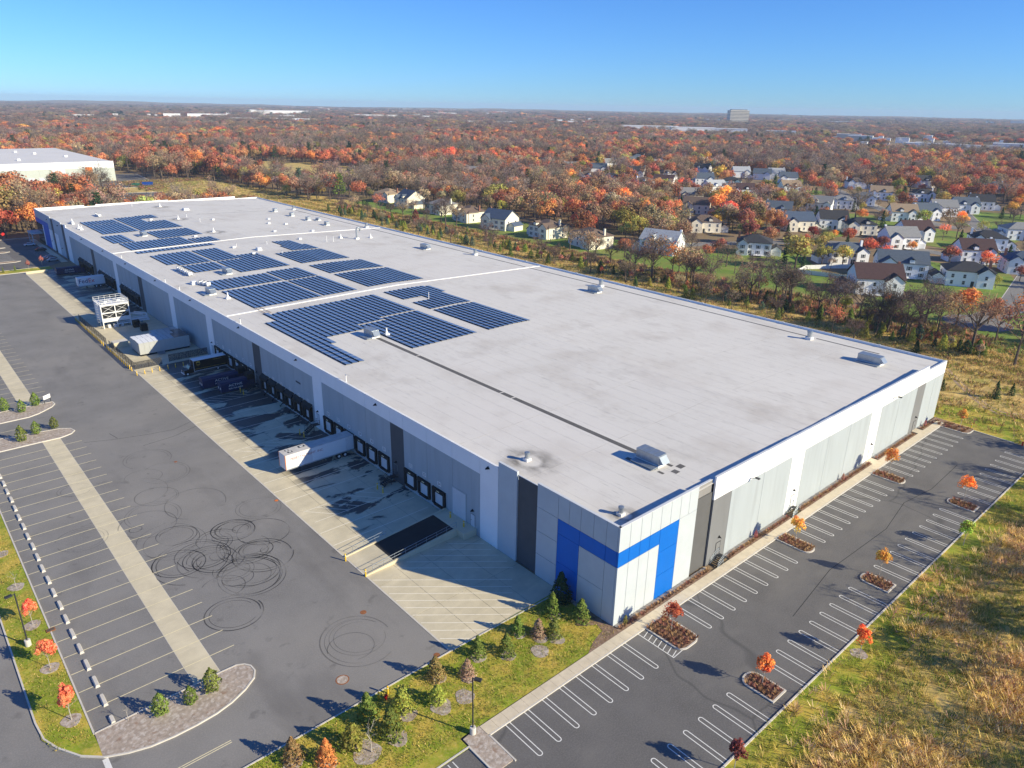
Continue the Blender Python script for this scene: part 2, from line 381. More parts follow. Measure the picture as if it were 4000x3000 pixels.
HOUSES = [
    (215.6, 393.0, -80, 14, 12, 'hip', 'tan', 'cream', 1, 'berm', 1),
    (212.6, 362.2, -95, 14, 12, 'gable', 'slate', 'cream', 1, 'berm', 2),
    (210.7, 324.2, -85, 13, 12, 'hip', 'grey', 'cream', 1, 'berm', 3),
    (205.7, 290.0, -92, 14, 12, 'hip', 'brown', 'cream', 2, 'berm', 4),
    (201.8, 258.3, -80, 15, 11, 'gable', 'blue-grey', 'cream', 2, 'berm', 5),
    (204.4, 223.2, -92, 14, 12, 'hip', 'brown', 'cream', 2, 'berm', 6),
    (202.0, 190.7, -100, 16, 12, 'hip', 'brown', 'cream', 2, 'berm', 7),
    (218.1, 160.5, -75, 16, 11, 'gable', 'pale grey', 'white', 2, 'berm', 8),
    (251.2, 132.2, -60, 14, 12, 'hip', 'dark', 'white', 2, 'berm', 9),
    (265.3, 95.8, -40, 15, 11, 'hip', 'slate', 'white', 2, 'front', 1),
    (218.8, 61.9, -50, 15, 12, 'gable', 'maroon', 'white', 2, 'front', 2),
    (257.1, 68.2, -58, 17, 11, 'gable', 'slate', 'white', 2, 'front', 3),
    (262.2, 44.7, -60, 15, 12, 'hip', 'dark', 'white', 2, 'front', 4),
    (316.8, 59.9, -50, 13, 11, 'gable', 'maroon', 'white', 2, 'front', 5),
    (361.1, 67.8, -60, 14, 11, 'hip', 'dark', 'white', 2, 'front', 6),
    (307.5, 37.9, -60, 13, 11, 'hip', 'blue-grey', 'white', 2, 'front', 7),
    (628.7, 336.9, -50, 14, 11, 'gable', 'pale grey', 'white', 0, 'middle', 1),
    (373.5, 189.2, -60, 14, 11, 'gable', 'slate', 'white', 1, 'middle', 2),
    (594.1, 304.9, -50, 14, 11, 'gable', 'slate', 'white', 0, 'middle', 3),
    (516.0, 260.0, -40, 14, 11, 'gable', 'tan', 'white', 1, 'middle', 4),
    (335.3, 156.0, -40, 14, 11, 'gable', 'blue-grey', 'cream', 2, 'middle', 5),
    (425.9, 188.3, -70, 14, 11, 'gable', 'grey', 'white', 1, 'middle', 6),
    (358.4, 147.2, -50, 14, 11, 'gable', 'dark', 'white', 1, 'middle', 7),
    (456.6, 188.6, -60, 14, 11, 'hip', 'grey', 'white', 1, 'middle', 8),
    (608.4, 248.2, -50, 14, 11, 'hip', 'brown', 'white', 0, 'middle', 9),
    (352.6, 128.6, -50, 14, 11, 'hip', 'dark', 'cream', 2, 'middle', 10),
    (490.5, 188.3, -60, 14, 11, 'hip', 'slate', 'white', 1, 'middle', 11),
    (536.1, 195.3, -60, 14, 11, 'gable', 'tan', 'white', 1, 'middle', 12),
    (326.0, 96.7, -40, 14, 11, 'gable', 'grey', 'white', 2, 'middle', 13),
    (427.2, 135.7, -50, 14, 11, 'gable', 'tan', 'white', 1, 'middle', 14),
    (356.2, 101.2, -40, 14, 11, 'gable', 'maroon', 'white', 2, 'middle', 15),
    (674.3, 217.8, -40, 14, 11, 'gable', 'dark', 'white', 0, 'middle', 16),
    (445.8, 129.9, -40, 14, 11, 'gable', 'slate', 'white', 1, 'middle', 17),
    (557.0, 172.5, -50, 14, 11, 'hip', 'dark', 'white', 1, 'middle', 18),
    (476.5, 129.6, -50, 14, 11, 'gable', 'grey', 'white', 1, 'middle', 19),
    (505.8, 126.0, -50, 14, 11, 'gable', 'slate', 'white', 1, 'middle', 20),
    (537.1, 125.9, -60, 14, 11, 'gable', 'dark', 'white', 1, 'middle', 21),
    (682.9, 161.7, -50, 14, 11, 'hip', 'slate', 'white', 0, 'middle', 22),
    (408.5, 67.2, -50, 14, 11, 'hip', 'grey', 'white', 1, 'middle', 23),
    (523.9, 557.9, -75, 15, 11, 'gable', 'dark', 'brick', 0, 'estate', 1),
    (582.7, 603.9, -60, 15, 11, 'gable', 'brown', 'brick', 0, 'estate', 2),
    (506.4, 499.5, -45, 15, 11, 'gable', 'grey', 'white', 0, 'estate', 3),
    (609.9, 589.3, -60, 15, 11, 'hip', 'slate', 'white', 0, 'estate', 4),
    (446.7, 421.5, -60, 15, 11, 'hip', 'brown', 'white', 1, 'estate', 5),
    (515.6, 470.5, -45, 15, 11, 'gable', 'slate', 'white', 0, 'estate', 6),
    (675.5, 598.6, -60, 15, 11, 'hip', 'slate', 'white', 0, 'estate', 7),
    (583.3, 515.3, -20, 15, 11, 'gable', 'grey', 'white', 0, 'estate', 8),
    (449.1, 395.5, -60, 15, 11, 'hip', 'dark', 'white', 1, 'estate', 9),
    (637.2, 523.0, -20, 15, 11, 'gable', 'slate', 'white', 0, 'estate', 10),
    (519.2, 424.1, -60, 15, 11, 'gable', 'dark', 'white', 0, 'estate', 11),
    (694.5, 565.7, -45, 15, 11, 'hip', 'slate', 'pale grey', 0, 'estate', 12),
    (443.9, 353.2, -75, 15, 11, 'hip', 'brown', 'white', 1, 'estate', 13),
    (619.3, 476.7, -45, 15, 11, 'gable', 'grey', 'white', 0, 'estate', 14),
    (704.7, 538.0, -60, 15, 11, 'gable', 'brown', 'white', 0, 'estate', 15),
    (466.5, 349.8, -60, 15, 11, 'gable', 'maroon', 'white', 1, 'estate', 16),
    (525.8, 392.5, -20, 15, 11, 'hip', 'brown', 'white', 0, 'estate', 17),
    (703.1, 496.6, -60, 15, 11, 'hip', 'slate', 'white', 0, 'estate', 18),
    (393.6, 269.8, -45, 15, 11, 'gable', 'grey', 'cream', 1, 'estate', 19),
    (347.8, 232.4, -60, 15, 11, 'gable', 'brown', 'cream', 1, 'estate', 20),
    (613.5, 412.7, -75, 15, 11, 'gable', 'dark', 'white', 0, 'estate', 21),
    (514.4, 342.6, -45, 15, 11, 'gable', 'slate', 'white', 1, 'estate', 22),
    (287.7, 185.4, -45, 15, 11, 'hip', 'brown', 'cream', 2, 'estate', 23),
    (724.2, 474.7, -75, 15, 11, 'hip', 'tan', 'white', 0, 'estate', 24),
    (461.3, 295.7, -20, 15, 11, 'gable', 'pale grey', 'white', 1, 'estate', 25),
    (514.3, 313.8, -60, 15, 11, 'hip', 'dark', 'white', 1, 'estate', 26),
    (720.7, 437.5, -75, 15, 11, 'gable', 'dark', 'white', 0, 'estate', 27),
    (613.7, 367.1, -45, 15, 11, 'gable', 'pale grey', 'white', 0, 'estate', 28),
    (459.5, 268.6, -45, 15, 11, 'gable', 'maroon', 'white', 1, 'estate', 29),
    (609.6, 340.8, -60, 15, 11, 'gable', 'slate', 'white', 0, 'estate', 30),
    (381.4, 507.0, -60, 14, 10, 'gable', 'grey', 'white', 1, 'lone', 1),
    (573.9, 663.6, -60, 14, 10, 'gable', 'pale grey', 'cream', 0, 'lone', 2),
]
TREES = [
    ('oak', -9.3, 394.8, 25, 'bronze'),
    ('oak', -2.2, 432.5, 25, 'rust'),
    ('sparse', -8.6, 389.9, 16.8, 'bronze'),
    ('oak', -6.2, 392.5, 25, 'bronze'),
    ('oak', 9.7, 481.0, 24.1, 'rust'),
    ('sparse', -3.3, 394.9, 21.1, 'bronze'),
    ('sparse', -1.1, 393.3, 25, 'tan'),
    ('sparse', 0.7, 392.0, 17.7, 'orange'),
    ('sparse', 7.0, 426.1, 25, 'brown'),
    ('bare', 4.4, 398.5, 23.7, 'tan'),
    ('sparse', 11.3, 423.0, 18.4, 'bronze'),
    ('oak', 18.1, 451.1, 21.3, 'rust'),
    ('bare', 23.6, 471.5, 10.2, 'tan'),
    ('oak', 30.2, 500.1, 15.0, 'brown'),
    ('sparse', 34.9, 504.0, 11.6, 'olive'),
    ('sparse', 39.5, 500.9, 13.7, 'rust'),
    ('sparse', 41.9, 499.4, 18.7, 'brown'),
    ('sparse', 42.9, 491.6, 17.1, 'brown'),
    ('oak', 47.1, 495.9, 20.2, 'rust'),
    ('sparse', 50.0, 493.9, 20.9, 'rust'),
    ('bare', 52.9, 492.0, 23.1, 'tan'),
    ('bare', 59.5, 502.3, 25, 'grey'),
    ('bare', 64.1, 506.9, 19.5, 'grey'),
    ('sparse', 145.9, 772.4, 25, 'grey'),
    ('sparse', 136.0, 716.1, 25, 'brown'),
    ('bare', 145.6, 725.3, 22.0, 'grey'),
    ('sparse', 132.2, 650.7, 25, 'rust'),
    ('oak', 168.3, 759.9, 25, 'rust'),
    ('sparse', 132.4, 626.1, 22.4, 'brown'),
    ('bare', 140.3, 633.5, 22.8, 'tan'),
    ('bare', 144.3, 631.0, 25, 'tan'),
    ('bare', 150.7, 627.2, 24.7, 'tan'),
    ('oak', 183.9, 718.8, 25, 'rust'),
    ('sparse', 157.9, 622.8, 18.2, 'rust'),
    ('oak', 179.3, 676.5, 25, 'rust'),
    ('sparse', 171.8, 639.9, 25, 'orange'),
    ('oak', 178.2, 610.5, 23.0, 'rust'),
    ('oak', 189.8, 591.2, 15.3, 'bronze'),
    ('oak', 198.0, 586.3, 8.7, 'bronze'),
    ('oak', 376.1, 854.6, 8.4, 'olive'),
    ('pine', 185.1, 464.7, 19.2, 'blue-green'),
    ('oak', 193.1, 459.5, 15.2, 'pale green'),
    ('sparse', 186.2, 422.1, 18.2, 'grey'),
    ('pine', 186.1, 406.7, 19.7, 'green'),
    ('bare', 163.4, 363.2, 10.3, 'grey'),
    ('oak', 352.9, 693.3, 8.5, 'rust'),
    ('bare', 178.1, 377.2, 7.5, 'tan'),
    ('oak', 328.8, 636.5, 4.6, 'dark green'),
    ('sparse', 174.4, 367.4, 9.8, 'tan'),
    ('shrub', 190.8, 392.4, 3.8, 'dark green'),
    ('oak', 202.7, 411.2, 14.5, 'rust'),
    ('shrub', 190.9, 385.0, 3.8, 'dark green'),
    ('shrub', 189.7, 378.7, 4.1, 'dark green'),
    ('bare', 165.7, 337.7, 8.5, 'grey'),
    ('oak', 237.6, 453.8, 14.6, 'maroon'),
    ('sparse', 188.3, 364.9, 10.6, 'rust'),
    ('sparse', 176.8, 341.6, 13.1, 'rust'),
    ('oak', 337.5, 599.6, 5.5, 'dark green'),
    ('sparse', 157.6, 308.5, 7.7, 'tan'),
    ('bare', 177.1, 330.7, 9.0, 'grey'),
    ('oak', 327.5, 547.1, 20.7, 'rust'),
    ('bare', 176.1, 315.3, 11.5, 'tan'),
    ('oak', 344.8, 565.3, 17.2, 'rust'),
    ('bare', 192.7, 330.6, 10.4, 'tan'),
    ('bare', 154.8, 273.6, 7.3, 'tan'),
    ('shrub', 180.8, 309.6, 6.6, 'maroon'),
    ('oak', 315.2, 502.6, 13.7, 'olive'),
    ('sparse', 151.5, 264.0, 10.4, 'grey'),
    ('bare', 187.4, 310.7, 7.5, 'grey'),
    ('sparse', 207.4, 339.5, 16.4, 'tan'),
    ('bare', 168.4, 281.3, 7.5, 'grey'),
    ('sparse', 180.3, 297.4, 8.5, 'grey'),
    ('bare', 203.2, 329.6, 7.7, 'grey'),
    ('oak', 348.9, 534.4, 12.6, 'rust'),
    ('oak', 402.0, 594.9, 12.7, 'rust'),
    ('bare', 182.6, 286.9, 14.6, 'grey'),
    ('oak', 224.3, 341.4, 13.2, 'tan'),
    ('bare', 179.7, 278.8, 17.4, 'grey'),
    ('oak', 430.9, 613.4, 22.8, 'red-orange'),
    ('bare', 151.2, 236.2, 9.4, 'grey'),
    ('oak', 305.5, 440.6, 10.0, 'rust'),
    ('bare', 184.4, 275.4, 13.8, 'tan'),
    ('oak', 229.6, 331.0, 13.8, 'olive'),
    ('sparse', 244.9, 327.4, 13.2, 'brown'),
    ('oak', 370.5, 481.4, 13.2, 'orange'),
    ('bare', 169.2, 231.9, 10.5, 'grey'),
    ('bare', 152.9, 210.0, 8.2, 'grey'),
    ('bare', 165.1, 221.1, 7.3, 'grey'),
    ('bare', 177.5, 234.4, 6.4, 'grey'),
    ('oak', 249.4, 317.4, 18.2, 'olive'),
    ('oak', 355.9, 408.7, 18.4, 'rust'),
    ('sparse', 270.3, 303.2, 11.0, 'rust'),
    ('bare', 161.4, 182.9, 9.8, 'grey'),
    ('sparse', 372.5, 398.2, 14.8, 'rust'),
    ('bare', 157.1, 170.4, 9.1, 'grey'),
    ('oak', 280.2, 289.7, 7.3, 'bright orange'),
    ('oak', 380.1, 382.8, 17.4, 'orange'),
    ('bare', 183.6, 187.1, 11.2, 'tan'),
    ('sparse', 272.8, 269.1, 8.5, 'brown'),
    ('sparse', 374.9, 355.8, 10.7, 'rust'),
    ('sparse', 168.8, 161.8, 16.3, 'brown'),
    ('bare', 157.9, 150.1, 9.9, 'grey'),
    ('sparse', 289.8, 270.0, 13.6, 'rust'),
    ('bare', 175.0, 163.4, 13.0, 'grey'),
    ('oak', 327.7, 292.9, 10.9, 'rust'),
    ('bare', 178.6, 157.5, 10.5, 'grey'),
    ('oak', 477.5, 415.4, 9.5, 'olive'),
    ('sparse', 345.2, 296.5, 12.0, 'brown'),
    ('oak', 193.6, 162.4, 9.9, 'rust'),
    ('spruce', 474.0, 399.1, 7.7, 'dark green'),
    ('bare', 154.0, 128.4, 10.7, 'grey'),
    ('bare', 159.3, 132.6, 8.2, 'tan'),
    ('sparse', 208.2, 172.6, 6.0, 'rust'),
    ('sparse', 418.2, 348.1, 14.7, 'rust'),
    ('bare', 181.3, 149.0, 12.8, 'grey'),
    ('oak', 1000.8, 826.3, 17.6, 'yellow'),
    ('sparse', 453.8, 370.7, 7.5, 'rust'),
    ('oak', 314.8, 252.8, 13.0, 'rust'),
    ('sparse', 176.3, 137.1, 11.1, 'grey'),
    ('oak', 369.1, 288.6, 9.0, 'yellow'),
    ('oak', 490.2, 383.2, 7.3, 'rust'),
    ('sparse', 170.6, 129.1, 11.2, 'tan'),
    ('spruce', 223.0, 169.2, 7.2, 'dark green'),
    ('pine', 302.1, 230.6, 8.3, 'green'),
    ('oak', 507.8, 390.7, 9.9, 'olive'),
    ('pine', 294.6, 218.7, 11.4, 'dark green'),
    ('pine', 586.8, 439.1, 8.2, 'dark green'),
    ('sparse', 165.7, 117.2, 7.1, 'brown'),
    ('bare', 260.6, 187.2, 9.1, 'grey'),
    ('sparse', 175.8, 122.7, 15.6, 'orange'),
    ('pine', 299.8, 215.1, 8.1, 'dark green'),
    ('oak', 185.2, 126.3, 9.5, 'yellow'),
    ('oak', 531.5, 381.6, 10.8, 'brown'),
    ('sparse', 158.4, 106.5, 7.4, 'tan'),
    ('spruce', 369.9, 260.7, 7.5, 'green'),
    ('oak', 578.2, 412.8, 10.2, 'rust'),
    ('oak', 449.0, 318.1, 11.9, 'red-orange'),
    ('bare', 218.2, 144.2, 12.0, 'grey'),
    ('pine', 519.8, 360.1, 10.7, 'dark green'),
    ('bare', 174.1, 111.3, 13.4, 'grey'),
    ('oak', 549.9, 378.1, 11.7, 'rust'),
    ('oak', 426.7, 289.2, 7.0, 'yellow'),
    ('bare', 161.6, 99.0, 8.7, 'brown'),
    ('sparse', 151.6, 90.3, 8.1, 'grey'),
    ('oak', 220.8, 137.2, 7.1, 'rust'),
    ('sparse', 330.4, 210.9, 5.6, 'rust'),
    ('sparse', 168.5, 99.9, 7.3, 'tan'),
    ('pine', 380.2, 242.6, 8.6, 'dark green'),
    ('oak', 302.9, 187.5, 8.4, 'gold'),
    ('oak', 607.2, 385.1, 8.5, 'olive'),
    ('pine', 537.1, 336.4, 8.8, 'dark green'),
    ('bare', 158.0, 87.6, 9.9, 'grey'),
    ('pine', 595.3, 372.6, 10.4, 'dark green'),
    ('bare', 213.4, 122.2, 11.9, 'grey'),
    ('oak', 319.4, 190.2, 14.6, 'red-orange'),
    ('pine', 432.6, 263.2, 6.4, 'dark green'),
    ('oak', 570.1, 350.6, 10.7, 'rust'),
    ('sparse', 151.0, 79.5, 7.9, 'grey'),
    ('sparse', 203.9, 112.1, 9.6, 'tan'),
    ('sparse', 309.6, 178.3, 12.2, 'orange'),
    ('sparse', 168.9, 87.7, 11.1, 'brown'),
    ('oak', 341.7, 191.3, 14.4, 'rust'),
    ('sparse', 183.7, 94.2, 11.7, 'tan'),
    ('sparse', 490.3, 280.3, 7.2, 'orange'),
    ('sparse', 476.7, 271.5, 7.5, 'brown'),
    ('oak', 407.0, 224.4, 9.0, 'orange'),
    ('oak', 301.9, 161.5, 9.4, 'yellow'),
    ('sparse', 175.1, 83.6, 8.8, 'rust'),
    ('pine', 538.1, 296.7, 8.5, 'dark green'),
    ('oak', 322.1, 167.4, 10.3, 'gold'),
    ('oak', 691.0, 378.4, 13.3, 'gold'),
    ('oak', 429.1, 224.6, 8.8, 'rust'),
    ('sparse', 444.6, 234.2, 12.0, 'orange'),
    ('spruce', 525.9, 279.3, 13.3, 'dark green'),
    ('sparse', 561.1, 297.5, 10.2, 'olive'),
    ('bare', 156.0, 66.0, 7.9, 'grey'),
    ('oak', 308.0, 151.0, 11.4, 'maroon'),
    ('bare', 172.3, 73.5, 12.6, 'brown'),
    ('spruce', 229.8, 104.8, 9.4, 'dark green'),
    ('oak', 448.6, 227.4, 7.4, 'crimson'),
    ('spruce', 293.6, 138.7, 9.5, 'dark green'),
    ('bare', 174.9, 71.4, 15.8, 'grey'),
    ('oak', 643.8, 329.4, 8.9, 'gold'),
    ('oak', 831.9, 431.3, 13.9, 'olive'),
    ('oak', 454.9, 223.4, 8.9, 'dark green'),
    ('oak', 233.9, 101.7, 16.2, 'olive'),
    ('oak', 446.9, 216.6, 10.1, 'olive'),
    ('spruce', 266.7, 119.4, 8.0, 'dark green'),
    ('bare', 347.9, 163.2, 12.3, 'brown'),
    ('sparse', 356.9, 168.0, 7.5, 'orange'),
    ('oak', 247.4, 106.8, 11.2, 'brown'),
    ('spruce', 236.8, 99.6, 7.0, 'dark green'),
    ('oak', 484.9, 228.6, 5.2, 'rust'),
    ('oak', 286.8, 125.0, 7.2, 'red'),
    ('sparse', 187.3, 72.4, 7.9, 'grey'),
    ('oak', 571.3, 272.4, 16.7, 'rust'),
    ('bare', 382.8, 171.9, 9.8, 'grey'),
    ('spruce', 370.9, 165.4, 8.2, 'dark green'),
    ('bare', 182.4, 67.8, 7.2, 'grey'),
    ('oak', 305.6, 130.8, 9.2, 'crimson'),
    ('spruce', 363.5, 159.6, 11.3, 'dark green'),
    ('pine', 504.4, 231.5, 7.9, 'dark green'),
    ('bare', 170.9, 59.2, 9.8, 'grey'),
    ('oak', 275.4, 112.8, 9.7, 'olive'),
    ('oak', 248.1, 97.0, 10.1, 'olive'),
    ('oak', 536.5, 241.6, 13.8, 'red'),
    ('oak', 377.1, 160.7, 10.0, 'rust'),
    ('oak', 872.4, 409.1, 15.5, 'dark green'),
    ('bare', 301.8, 123.5, 9.9, 'grey'),
    ('sparse', 562.4, 253.3, 9.7, 'orange'),
    ('oak', 291.5, 116.7, 9.7, 'olive'),
    ('sparse', 311.9, 126.3, 8.2, 'dark green'),
    ('sparse', 246.7, 92.1, 5.0, 'tan'),
    ('oak', 517.3, 225.3, 11.1, 'orange'),
    ('oak', 319.6, 127.0, 6.0, 'bright orange'),
    ('sparse', 151.4, 45.0, 10.2, 'rust'),
    ('bare', 172.1, 53.9, 12.6, 'grey'),
    ('sparse', 536.3, 230.2, 11.8, 'olive'),
    ('sparse', 549.4, 233.2, 9.3, 'rust'),
    ('oak', 816.1, 359.6, 15.6, 'olive'),
    ('oak', 255.7, 91.3, 10.1, 'yellow'),
    ('spruce', 385.9, 152.8, 8.9, 'dark green'),
    ('oak', 178.2, 53.6, 6.3, 'olive'),
    ('spruce', 299.4, 110.2, 7.1, 'dark green'),
    ('oak', 312.5, 115.4, 9.6, 'red'),
    ('oak', 560.9, 230.8, 6.1, 'red'),
    ('spruce', 444.6, 173.7, 8.0, 'dark green'),
    ('spruce', 1061.4, 457.6, 9.8, 'dark green'),
    ('bare', 150.3, 37.8, 7.3, 'grey'),
    ('oak', 226.6, 71.9, 4.1, 'rust'),
    ('oak', 553.2, 220.1, 7.2, 'olive'),
    ('oak', 738.2, 302.4, 19.8, 'red'),
    ('oak', 400.1, 148.9, 8.9, 'orange'),
    ('bare', 452.9, 172.5, 9.8, 'grey'),
    ('oak', 439.4, 166.0, 8.2, 'olive'),
    ('bare', 168.6, 42.0, 8.6, 'grey'),
    ('oak', 283.5, 93.1, 10.4, 'red'),
    ('sparse', 604.9, 231.7, 11.7, 'orange'),
    ('oak', 648.1, 247.6, 15.4, 'olive'),
    ('bare', 162.0, 36.3, 10.1, 'grey'),
    ('bare', 397.3, 137.5, 8.1, 'grey'),
    ('sparse', 482.5, 173.3, 6.4, 'brown'),
    ('oak', 304.1, 95.5, 8.9, 'maroon'),
    ('spruce', 386.9, 130.2, 10.1, 'dark green'),
    ('bare', 167.2, 35.2, 16.3, 'grey'),
    ('sparse', 275.2, 81.2, 10.0, 'red-orange'),
    ('oak', 199.4, 48.5, 5.1, 'orange'),
    ('oak', 488.4, 168.2, 9.4, 'olive'),
    ('oak', 317.9, 94.7, 2.6, 'crimson'),
    ('bare', 170.5, 32.6, 7.3, 'brown'),
    ('oak', 537.8, 180.9, 10.4, 'olive'),
    ('oak', 552.9, 186.5, 12.7, 'brown'),
    ('pine', 531.9, 175.9, 12.3, 'dark green'),
    ('spruce', 371.3, 110.0, 9.4, 'dark green'),
    ('bare', 167.4, 28.9, 9.7, 'grey'),
    ('oak', 690.1, 233.8, 18.9, 'rust'),
    ('oak', 313.4, 85.0, 6.4, 'gold'),
    ('spruce', 481.9, 144.8, 9.2, 'dark green'),
    ('oak', 406.6, 115.4, 11.9, 'olive'),
    ('bare', 228.9, 46.5, 5.7, 'grey'),
    ('spruce', 504.7, 147.3, 10.6, 'dark green'),
    ('spruce', 463.3, 130.7, 7.4, 'green'),
    ('oak', 766.7, 240.6, 14.7, 'gold'),
    ('pine', 585.2, 171.4, 8.1, 'green'),
    ('sparse', 177.1, 24.3, 14.4, 'brown'),
    ('sparse', 185.2, 27.4, 12.3, 'tan'),
    ('oak', 530.0, 148.8, 11.8, 'yellow'),
    ('sparse', 368.8, 90.5, 9.7, 'red-orange'),
    ('bare', 166.7, 18.0, 8.4, 'grey'),
    ('pine', 566.0, 157.4, 11.2, 'green'),
    ('oak', 297.8, 62.8, 9.8, 'rust'),
    ('oak', 191.6, 24.0, 13.8, 'orange'),
    ('bare', 534.5, 138.5, 7.3, 'grey'),
    ('pine', 652.3, 177.0, 9.6, 'dark green'),
    ('spruce', 342.0, 73.8, 10.3, 'dark green'),
    ('oak', 450.8, 108.9, 7.8, 'bright orange'),
    ('oak', 421.8, 98.9, 9.0, 'gold'),
    ('sparse', 769.0, 211.3, 14.4, 'grey'),
    ('bare', 166.2, 11.6, 18.7, 'brown'),
    ('sparse', 389.7, 78.6, 11.5, 'olive'),
    ('oak', 298.8, 48.4, 9.0, 'red-orange'),
    ('oak', 696.3, 170.4, 15.9, 'rust'),
    ('spruce', 554.3, 124.6, 7.4, 'dark green'),
    ('sparse', 183.3, 10.4, 13.1, 'rust'),
    ('oak', 263.0, 34.1, 5.5, 'olive'),
    ('bare', 432.7, 83.4, 6.0, 'grey'),
    ('spruce', 494.7, 99.5, 7.5, 'dark green'),
    ('spruce', 319.7, 46.4, 9.3, 'dark green'),
    ('oak', 502.9, 96.8, 11.1, 'gold'),
    ('sparse', 162.3, -0.4, 19.4, 'brown'),
    ('bare', 471.8, 86.6, 11.2, 'grey'),
    ('oak', 664.8, 138.3, 23.2, 'rust'),
    ('oak', 553.2, 107.6, 10.1, 'orange'),
    ('oak', 285.4, 32.0, 7.1, 'maroon'),
    ('sparse', 198.2, 7.6, 14.5, 'orange'),
    ('sparse', 425.6, 67.5, 7.3, 'red-orange'),
    ('bare', 334.2, 43.1, 10.1, 'grey'),
    ('sparse', 532.5, 95.5, 7.9, 'olive'),
    ('oak', 512.5, 88.5, 9.4, 'rust'),
    ('oak', 479.9, 76.7, 7.0, 'gold'),
]
